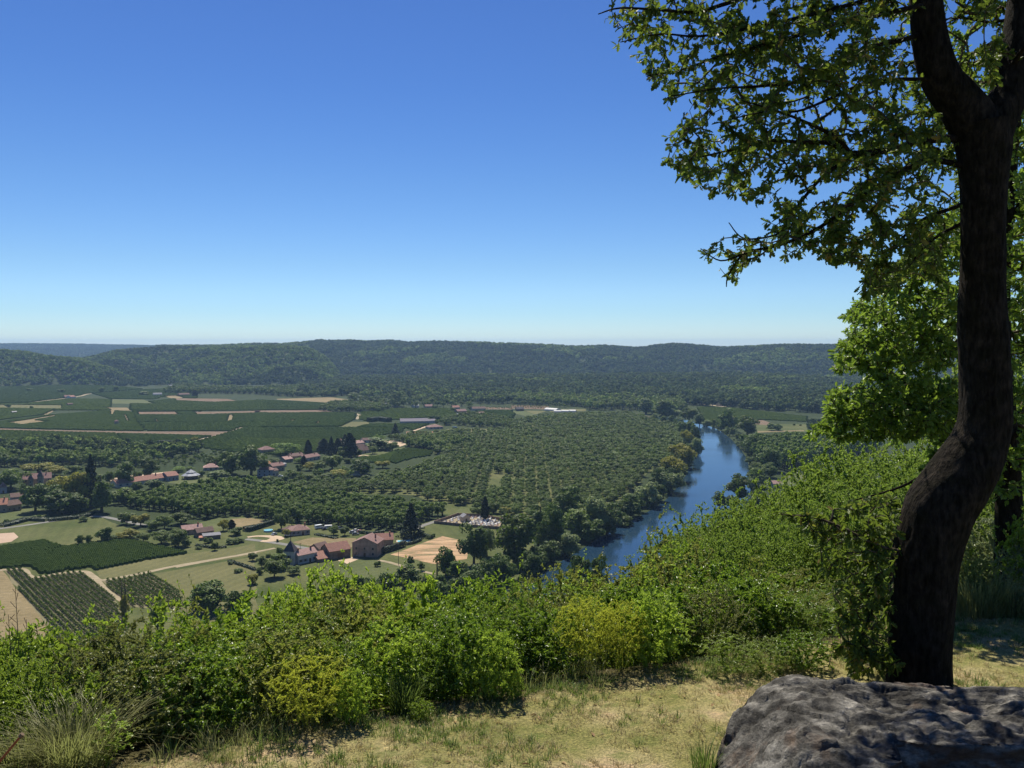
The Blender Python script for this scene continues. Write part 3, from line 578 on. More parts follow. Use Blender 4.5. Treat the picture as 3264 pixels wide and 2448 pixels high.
# tracks and roads
def trk(name, n, pts, wd, z, m): return strip(name, smooth_line(polyC(n, pts), 5), wd, z, m)
trk('farm_track', 4, [(-200, 1015), (0, 998), (150, 985), (215, 1000), (245, 1045), (320, 1060), (480, 1030), (640, 1012), (740, 1012), (800, 1050), (850, 1082), (930, 1078), (1200, 1030), (1500, 965), (1850, 905), (2212, 845)], 3.4, .10, m_track)
trk('farm_track', 5, [(0, 1108), (300, 1050), (640, 985), (860, 942)], 2.6, .11, m_track)
trk('farm_track', 4, [(840, 1085), (930, 1180), (1010, 1230), (1100, 1300)], 2.6, .13, m_track)
trk('lane', 4, [(-200, 660), (0, 638), (300, 598), (690, 538), (880, 535), (1110, 580), (1250, 610)], 4.0, .12, m_road)
trk('lane', 5, [(605, 864), (760, 882), (920, 906), (1080, 935), (1300, 975)], 4.0, .12, m_road); trk('driveway', 5, [(620, 848), (720, 838), (850, 845), (870, 862), (800, 880), (740, 880)], [3, 3.5, 6, 9, 5, 4], .14, m_sand)
trk('lane', 6, [(330, 640), (420, 605), (560, 560), (700, 518)], 4.0, .12, m_road); trk('lane', 6, [(20, 912), (130, 935), (300, 985), (500, 1030)], 2.6, .12, m_track)
trk('lane', 10, [(1200, 520), (1330, 475), (1470, 430), (1600, 400)], 4.5, .12, m_sand); trk('garden_path', 10, [(60, 1040), (240, 965), (330, 945), (500, 975), (700, 935), (820, 895)], 2.5, .13, m_sand)
trk('lane', 1, [(240, 636), (420, 612), (580, 594), (700, 575), (780, 555), (1000, 540), (1230, 518)], 7, .1, m_track)
trk('farm_track', 1, [(1990, 884), (1880, 915), (1740, 948), (1600, 975)], 5, .11, m_track); trk('farm_track', 1, [(1990, 884), (2100, 845), (2140, 842)], 4, .11, m_track)
# ------------------------------------------------------------------ vines
def vine_mat(name, a, b_): return leaf_mat(name, a, b_, (.10, .16, .02), .2, .9, .03, .05)
m_vine = vine_mat('vine_leaves', (.060, .098, .018), (.080, .120, .024)); m_vine2 = vine_mat('vine_leaves_light', (.074, .112, .018), (.095, .134, .024))
def rows(poly, ang, sp, seg, h, w_, seed, holes=True, cover=1.0):
    rs = np.random.RandomState(seed); A = np.array([(p[0], p[1]) for p in poly]); c = A.mean(0); ca, sa = math.cos(ang), math.sin(ang)
    R_ = np.hypot(*(A-c).T).max()*1.05; u = np.arange(-R_, R_, seg); v = np.arange(-R_, R_, sp); U, Vv = np.meshgrid(u, v); U = U.ravel(); Vv = Vv.ravel()
    X = c[0]+U*ca-Vv*sa; Y = c[1]+U*sa+Vv*ca; m = inpoly(X, Y, A)&(rs.rand(len(X)) < cover)
    if holes:
        for e in EXCL:
            ex = [q[0] for q in e]; ey = [q[1] for q in e]
            bb = m&(X > min(ex))&(X < max(ex))&(Y > min(ey))&(Y < max(ey))
            if bb.any(): m[bb] &= ~inpoly(X[bb], Y[bb], e)
    return X[m], Y[m], rs
def vineyard(poly, ang, label, sp=3.0, seg=5.0, h=1.7, w_=1.5, seed=1, m=None, cover=.985, holes=True):
    X, Y, rs = rows(poly, ang, sp, seg, h, w_, seed, holes, cover); n = len(X); ca, sa = math.cos(ang), math.sin(ang)
    T = np.array([(-.52, -.5, 0), (.52, -.5, 0), (.52, .5, 0), (-.52, .5, 0), (-.5, -.28, .8), (.5, -.28, .8), (.5, .28, .8), (-.5, .28, .8), (0, 0, 1.05)])
    u = T[None, :, 0]*seg+0*X[:, None]; v = T[None, :, 1]*w_*rs.uniform(.88, 1.12, (n, 9)); z = T[None, :, 2]*h*rs.uniform(.92, 1.08, (n, 9))
    Vx = X[:, None]+u*ca-v*sa; Vy = Y[:, None]+u*sa+v*ca; V = np.stack([Vx, Vy, z], -1).reshape(-1, 3)
    q = np.array([[0, 1, 5, 4], [2, 3, 7, 6], [1, 2, 6, 5], [3, 0, 4, 7]]); t = np.array([[4, 5, 8], [5, 6, 8], [6, 7, 8], [7, 4, 8]]); b = np.arange(n)[:, None, None]*9
    o = link('vineyard', npmesh('vineyard', V, [(q[None]+b).reshape(-1, 4), (t[None]+b).reshape(-1, 3)]), m or m_vine); tag(o, label, kind='stuff'); return o
# the wide vine fields of the left valley, cut into parcels with their own row directions
PARC = [
 (1, [(-120, 500), (660, 480), (900, 480), (1240, 515), (780, 552), (560, 592), (240, 632), (-120, 640)], .25, 'vines in the farthest parcel under the left hill'),
 (1, [(-120, 645), (240, 640), (600, 600), (960, 606), (950, 700), (480, 700), (370, 738), (-120, 800)], .9, 'vines around the pale striped parcel at the left edge'),
 (1, [(800, 556), (1250, 520), (1700, 505), (1700, 600), (1400, 585), (1330, 605), (960, 600)], .1, 'vines beside the far hamlet below the hills'),
 (1, [(-120, 815), (380, 745), (960, 700), (1150, 720), (1180, 800), (1250, 880), (600, 868), (-120, 852)], 1.2, 'vines above the long bare strip at the left'),
 (1, [(1130, 640), (1500, 600), (1850, 630), (2300, 612), (2300, 700), (1560, 705), (1130, 700)], .15, 'vines below the brown far field'),
 (1, [(1150, 706), (2300, 716), (2300, 800), (1190, 800)], .8, 'vines between the two brown strips'),
 (1, [(1190, 806), (2300, 800), (2300, 845), (2060, 850), (1990, 880), (1270, 880)], .35, 'vines right above the long bare strip'),
 (1, [(-120, 872), (1000, 900), (1080, 1000), (900, 990), (500, 985), (-120, 985)], .5, 'vines below the long bare strip at the left edge'),
 (1, [(1010, 902), (1840, 922), (1600, 970), (1350, 985), (1090, 1000)], .1, 'vines just above the small dark hedge'),
 (2, [(-110, 850), (1280, 850), (1260, 890), (1120, 910), (1000, 955), (740, 960), (-110, 935)], .3, 'broad dark green vine field above the village'),
 (2, [(-110, 940), (730, 958), (960, 960), (860, 1000), (540, 1060), (200, 1090), (-60, 1070), (-250, 1010), (-300, 985)], .05, 'vine field directly behind the village trees'),
 (2, [(0, 610), (650, 640), (540, 700), (0, 695)], .3, 'vines left of the little far wood'),
 (2, [(0, 725), (640, 720), (860, 725), (850, 780), (720, 840), (0, 845)], .6, 'vines between the brown strip and the triangular meadow'),
 (2, [(910, 715), (1160, 685), (1640, 685), (1900, 720), (1620, 760), (1500, 760), (980, 800), (890, 775)], .2, 'vines in front of the far hamlet'),
 (2, [(980, 820), (1500, 818), (1360, 875), (1290, 850), (870, 846)], .7, 'vines in front of the long grey barn'),
 (2, [(1900, 705), (2212, 700), (2240, 730), (2200, 790), (2000, 760)], .5, 'vines beside the bright green crop'),
]
for i, (n, pts, ang, lb) in enumerate(PARC): vineyard(polyC(n, pts), ang, lb, seed=i, m=m_vine2 if i % 3 == 1 else m_vine, cover=.985)
vineyard(polyC(1, [(1740, 960), (2100, 856), (2300, 862), (2300, 1050), (2050, 1065), (1830, 1040), (1620, 1000)]), .4, 'vines between the field track and the village trees', seed=49)
vineyard(polyC(10, [(1090, 830), (1560, 865), (1500, 960), (1180, 1010), (900, 1100), (700, 1040), (480, 980), (860, 900)]), 1.35, 'bluish green vine field beside the walnut orchard', sp=2.6, seg=2.5, seed=50)
vineyard(polyC(8, [(540, 150), (880, 160), (1650, 250), (1640, 300), (1200, 280), (980, 340), (640, 330), (600, 240)]), .15, 'vine field on the right bank behind the poplars', sp=2.8, seg=4, seed=51, m=m_vine2)
vineyard(polyC(2, [(830, 1130), (1000, 1090)] + [(1240, 1040), (1100, 1170)]), 1.0, 'small vine plot by the gardens', sp=2.5, seg=2.5, seed=52)
VA = polyC(4, [(-300, 860), (0, 800), (370, 747), (560, 802), (1050, 732), (1200, 760), (1630, 855), (1290, 905), (830, 1000), (790, 972), (400, 1035), (340, 1030), (270, 965), (0, 990), (-300, 1040)])
ra = GC(4, 420, 1020); rb = GC(4, 900, 760); angA = math.atan2(rb.y-ra.y, rb.x-ra.x)
vineyard(VA, angA+1.35, 'dense green vineyard plot with a notched edge below the meadow', sp=2.1, seg=1.2, h=1.7, w_=1.5, seed=60, m=m_vine, holes=False)
# the near vineyard, row by row
ra = GC(4, 150, 1030); rb = GC(4, 620, 1491); angB = math.atan2(rb.y-ra.y, rb.x-ra.x)
m_soil2 = ground_mat('vineyard_soil', [(.3, (.14, .135, .07)), (.7, (.21, .18, .11))], .15, [(.3, (.8, .85, .8)), (.7, (1.15, 1.1, 1.1))], 1.5)
VB = polyC(4, [(40, 1003), (165, 985), (235, 1050), (300, 1072), (480, 1040), (640, 1020), (735, 1030), (830, 1110), (980, 1235), (1060, 1420), (1100, 1600), (700, 1750), (500, 1600), (350, 1400)])
VC_ = polyC(4, [(885, 1095), (1060, 1075), (1280, 1030), (1400, 1090), (1540, 1175), (1600, 1330), (1300, 1330), (1120, 1310), (1000, 1210)])
sheet('vineyard_ground', VB, .07, m_soil2); sheet('vineyard_ground', VC_, .075, m_soil2)
def vine_rows(poly, ang, sp, group, where):
    A = np.array([(p[0], p[1]) for p in poly]); c = A.mean(0); ca, sa = math.cos(ang), math.sin(ang); R_ = np.hypot(*(A-c).T).max()*1.05
    k = 0; rs = np.random.RandomState(4)
    for v in np.arange(-R_, R_, sp):
        u = np.arange(-R_, R_, .22); u = u+rs.uniform(-.1, .1, len(u)); X = c[0]+u*ca-v*sa; Y = c[1]+u*sa+v*ca; m = inpoly(X, Y, A)
        if m.sum() < 12: continue
        for u in np.split(u[m], np.where(np.diff(u[m]) > 1.6)[0]+1):
         if len(u) < 12: continue
         u0 = u.mean(); gap = np.sin(u*.9+v*7)+rs.rand(len(u)) > -.7; u = u[gap]; n = len(u)*3; uu = np.repeat(u, 3)+rs.uniform(-.2, .2, n)
         hh = 1.35*(1+.18*np.sin(uu*2.3+v)); vv = rs.normal(0, .22, n)
         Pn = np.stack([uu-u0, vv, rs.uniform(.3, 1.15, n)*hh], 1); V, Fs = place_leaves('clump', Pn, unit(rs, n), unit(rs, n)*.5+np.array([0, 0, 1])+np.stack([0*vv, vv*2, 0*vv], 1), rs.uniform(.35, .7, n), rs.uniform(.3, .6, n))
         o = link('vine_row', npmesh('vine_row', V, Fs), m_vine, None, (c[0]+u0*ca-v*sa, c[1]+u0*sa+v*ca, .08)); o.rotation_euler = (0, 0, ang)
         tag(o, 'vine row '+['one', 'two', 'three', 'four', 'five', 'six', 'seven', 'eight', 'nine', 'ten', 'eleven', 'twelve', 'thirteen', 'fourteen', 'fifteen', 'sixteen', 'seventeen', 'eighteen'][min(k, 17)]+' from the lower left of '+where, 'vine row', group); k += 1
    return k
vine_rows(VB, angB, 2.3, 'rows of the near vineyard', 'the striped vineyard')
vine_rows(VC_, angB, 2.3, 'rows of the small vineyard', 'the small vineyard plot')
# ------------------------------------------------------------------ walnut orchard and plantation
EXB = len(EXCL)
ORCH = [G(*C(n, x, y)) for n, x, y in [(3, 640, 740), (3, 1040, 745), (3, 1230, 800), (3, 1440, 860), (3, 1520, 960), (3, 1480, 1080), (3, 1400, 1180), (6, 2350, 150), (6, 2200, 330), (6, 1980, 480), (6, 1780, 560), (6, 1500, 620), (6, 1280, 560), (6, 1080, 540), (6, 830, 500), (6, 790, 450), (6, 770, 420), (6, 690, 430), (6, 560, 440), (6, 330, 350), (6, 120, 340), (5, 1650, 480), (5, 1250, 530), (5, 960, 455), (5, 930, 430), (5, 1290, 390), (5, 1560, 400), (5, 1700, 360), (5, 1860, 310), (5, 2100, 280), (10, 1500, 1110), (10, 1750, 1000), (2, 1500, 1050), (2, 1300, 1020), (2, 1290, 960), (2, 1330, 920), (2, 1500, 925), (2, 1650, 905), (2, 1950, 900), (2, 2180, 880), (3, 0, 810), (3, 250, 765)]]
ang_o = math.atan2(*(lambda a, b: (b.y-a.y, b.x-a.x))(GC(6, 1030, 370), GC(6, 1060, 215)))
pts = area_points(ORCH, 9.6, 5, (7.2, 10.4), .09, ang_o, 9.2)
pts = pts[np.argsort(pts[:, 1]+.3*abs(pts[:, 0]-60))]
def in_rect(a, n, x0, y0, x1, y1): return inpoly(a[:, 0], a[:, 1], polyC(n, [(x0, y0), (x1, y0), (x1, y1), (x0, y1)]))
keep = ~(in_rect(pts, 6, 990, 170, 1050, 330)|in_rect(pts, 6, 1130, 180, 1170, 260)|in_rect(pts, 6, 1230, 190, 1270, 260)|in_rect(pts, 6, 1340, 190, 1380, 270)|in_rect(pts, 5, 1480, 285, 1700, 330)); pts = pts[keep]
WM = [merged('walnut_crown', s+60, 1300, .062, leafG, cz=.56, rad=(.5, .5, .38), nl=16, ls=.17) for s in range(5)]
near, far = pts[:300], pts[300:]
for k, (x, y, z, s) in enumerate(near):
    o = link('walnut_tree', WM[k % 5], None, None, (x, y, 0)); f = TR.uniform(.90, 1.14); o.scale = (s*f, s*f, s*TR.uniform(.78, .92)); o.rotation_euler = (0, 0, TR.uniform(0, 6.28))
    tag(o, 'round green walnut tree in the orchard between the village and the river', 'walnut tree', 'walnut trees of the orchard')
f4 = np.concatenate([far[:, :3], far[:, 3:4]*1.03, far[:, 3:4]*.84], 1)
scatter('orchard', f4, WALN, 'rows of rounded walnut trees filling the orchard back to the river bend', seed=21)
PLAN = [G(*C(n, x, y)) for n, x, y in [(5, -620, 590), (5, -500, 560), (5, -318, 540), (5, -120, 505), (5, 60, 470), (5, 312, 425), (5, 640, 410), (5, 860, 440), (5, 1000, 470), (5, 1300, 540), (5, 1640, 570), (5, 1900, 590), (5, 2090, 620), (5, 2200, 630), (6, 640, 520), (6, 560, 540), (6, 420, 590), (6, 180, 660), (5, 1900, 790), (5, 1560, 770), (5, 1400, 765), (5, 1200, 735), (5, 960, 730), (5, 840, 710), (5, 600, 665), (5, 400, 670), (5, 180, 700), (5, 0, 640), (5, -300, 610), (5, -560, 560)]]
pts = area_points(PLAN, 5.2, 8, (7.5, 10.5), .22, -.35, 5.6)
pts = pts[np.argsort(pts[:, 1])]
PMesh = [merged('plantation_crown', s+70, 900, .066, leafPl, cz=.56, rad=(.3, .3, .42), nl=11, ls=.15) for s in range(5)]
near, far = pts[:300], pts[300:]
for k, (x, y, z, s) in enumerate(near):
    o = link('plantation_tree', PMesh[k % 5], None, None, (x, y, 0)); o.scale = (s*TR.uniform(.95, 1.15), s*TR.uniform(.95, 1.15), s); o.rotation_euler = (0, 0, TR.uniform(0, 6.28))
    tag(o, 'slim young tree along the front edge of the dense plantation behind the farmhouses', 'tree', 'trees at the front of the plantation')
scatter('plantation', far, PLNT, 'dense plantation of slim young trees in the middle of the valley', seed=22, tilt=.05)
sheet('plantation_floor', PLAN, .06, m_floor)
sheet('orchard_floor', ORCH, .035, m_meadow, excl=False); EXCL.append([(p.x, p.y) for p in ORCH])
# second dense stand (behind the bluish vines) and small woods
def wood(n, poly, sp, size, label, protos, seed, jit=.35, ang=.3):
    scatter('copse', area_points(polyC(n, poly), sp, seed, size, jit, ang), protos, label, seed=seed, tilt=.05)
wood(10, [(1060, 800), (1250, 760), (1680, 740), (2212, 740), (2300, 790), (1860, 850), (1700, 880), (1500, 860), (1090, 815)], 5.5, (9, 12), 'dense stand of trees behind the bluish vine field', PLNT, 31)
wood(10, [(700, 690), (900, 660), (1250, 670), (1640, 690), (1250, 730), (1080, 740), (940, 710)], 7, (7, 9), 'low trees in front of the long red roofs', WALN, 32)
wood(2, [(540, 700), (640, 655), (760, 650), (1100, 665), (1160, 695), (1060, 715), (650, 718)], 9, (8, 12), 'little wood between the vine fields in mid valley', WALN, 33)
wood(2, [(-800, 555), (0, 560), (300, 585), (680, 585), (800, 545), (900, 500), (600, 500), (0, 530), (-700, 500)], 12, (7, 16), 'belt of trees at the far side of the vine fields', WALN, 34)
wood(2, [(800, 620), (950, 620), (1100, 590), (1250, 600), (1500, 610), (1650, 640), (1890, 665), (1900, 690), (1560, 675), (1160, 680), (1000, 660)], 20, (9, 15), 'loose trees around the far hamlet', WALN, 35)
wood(2, [(900, 600), (1000, 520), (1300, 480), (2212, 500), (2212, 650), (1600, 640), (1250, 590)], 13, (9, 16), 'mixed trees behind the far hamlet', FORESTL+FOREST, 36)
wood(2, [(430, 470), (-200, 480), (-800, 470), (-800, 440), (0, 420), (400, 430)], 13, (9, 14), 'trees at the foot of the side valley hill', FOREST, 37)
wood(2, [(610, 500), (640, 420), (900, 420), (1400, 440), (2212, 440), (2212, 500), (1300, 490), (900, 510)], 11, (11, 17), 'tall trees along the far river bend', FOREST, 38)
wood(3, [(0, 560), (600, 560), (800, 590), (1200, 600), (1450, 640), (1500, 700), (1400, 740), (1200, 720), (1040, 700), (640, 700), (600, 670), (300, 655), (0, 640)], 13, (11, 17), 'mixed trees between the greenhouses and the river', FORESTL+WALN, 39)
wood(3, [(0, 640), (300, 650), (560, 690), (320, 662), (0, 652)], 9, (6, 8), 'dark orchard strip behind the young trees', WALN, 40)
wood(3, [(-10, 655), (320, 664), (318, 690), (-10, 684)], 9, (2.2, 3.2), 'young trees in rows on bare ground', WALN, 41, .05)
wood(2, [(1900, 670), (2215, 678), (2215, 692), (2000, 690)], 9, (2.2, 3.2), 'young trees in rows near the far hamlet', WALN, 42, .05)
wood(2, [(1560, 830), (1640, 780), (1900, 755), (2212, 790), (2212, 865), (1960, 850), (1760, 835)], 9, (7, 10), 'orchard trees right of the grey barn', WALN, 43)
wood(1, [(-300, 1000), (700, 985), (1100, 1010), (1400, 1060), (1650, 1000), (1760, 1060), (1500, 1120), (1350, 1150), (900, 1100), (600, 1140), (0, 1120), (-300, 1140)], 9, (6, 13), 'scrubby wood between the vines and the left hamlet', FORESTL+FOREST, 44)
wood(1, [(1330, 1160), (1700, 1090), (1960, 1060), (2060, 1180), (1900, 1120), (1700, 1180), (1450, 1200)], 8, (3, 5), 'rough vines and bushes behind the red hip roofed house', WALN, 45)
wood(1, [(-300, 1120), (0, 1110), (600, 1130), (900, 1110), (1300, 1150), (1300, 1190), (900, 1190), (600, 1180), (-300, 1200)], 9, (8, 13), 'trees behind the left park', WALN+FORESTL, 48)
wood(5, [(400, 250), (540, 240), (550, 310), (430, 320)], 8, (6, 10), 'garden trees left of the huge dark tree', WALN+FORESTL, 49)
wood(5, [(1080, 320), (1500, 270), (1560, 330), (1500, 370), (1300, 400), (1000, 430), (900, 420), (1080, 360)], 9, (4, 6.5), 'garden trees of the village', WALN+FORESTL, 50)
wood(8, [(1010, 590), (1200, 560), (1500, 545), (2212, 545), (2400, 590), (2212, 660), (1900, 720), (1640, 800), (1380, 790), (1200, 760), (1080, 640)], 7.5, (15, 19), 'poplar plantation on the right bank of the river', POPL, 46, .12, .2)
scatter('copse', area_points(RV([(2480, 1640), (2760, 1560), (3264, 1500), (4600, 1420), (4600, 1800), (3400, 1900), (2700, 1900), (2450, 1800)], 0), 13, 52, (8, 15), .4), FORESTL+WALN, 'open wood on the right bank plain below the slope', seed=52, tilt=.05)
wood(8, [(2212, 300), (1660, 300), (1660, 420), (2400, 420), (2400, 300)], 12, (6, 9), 'trees beyond the right bank meadow', FOREST, 47)
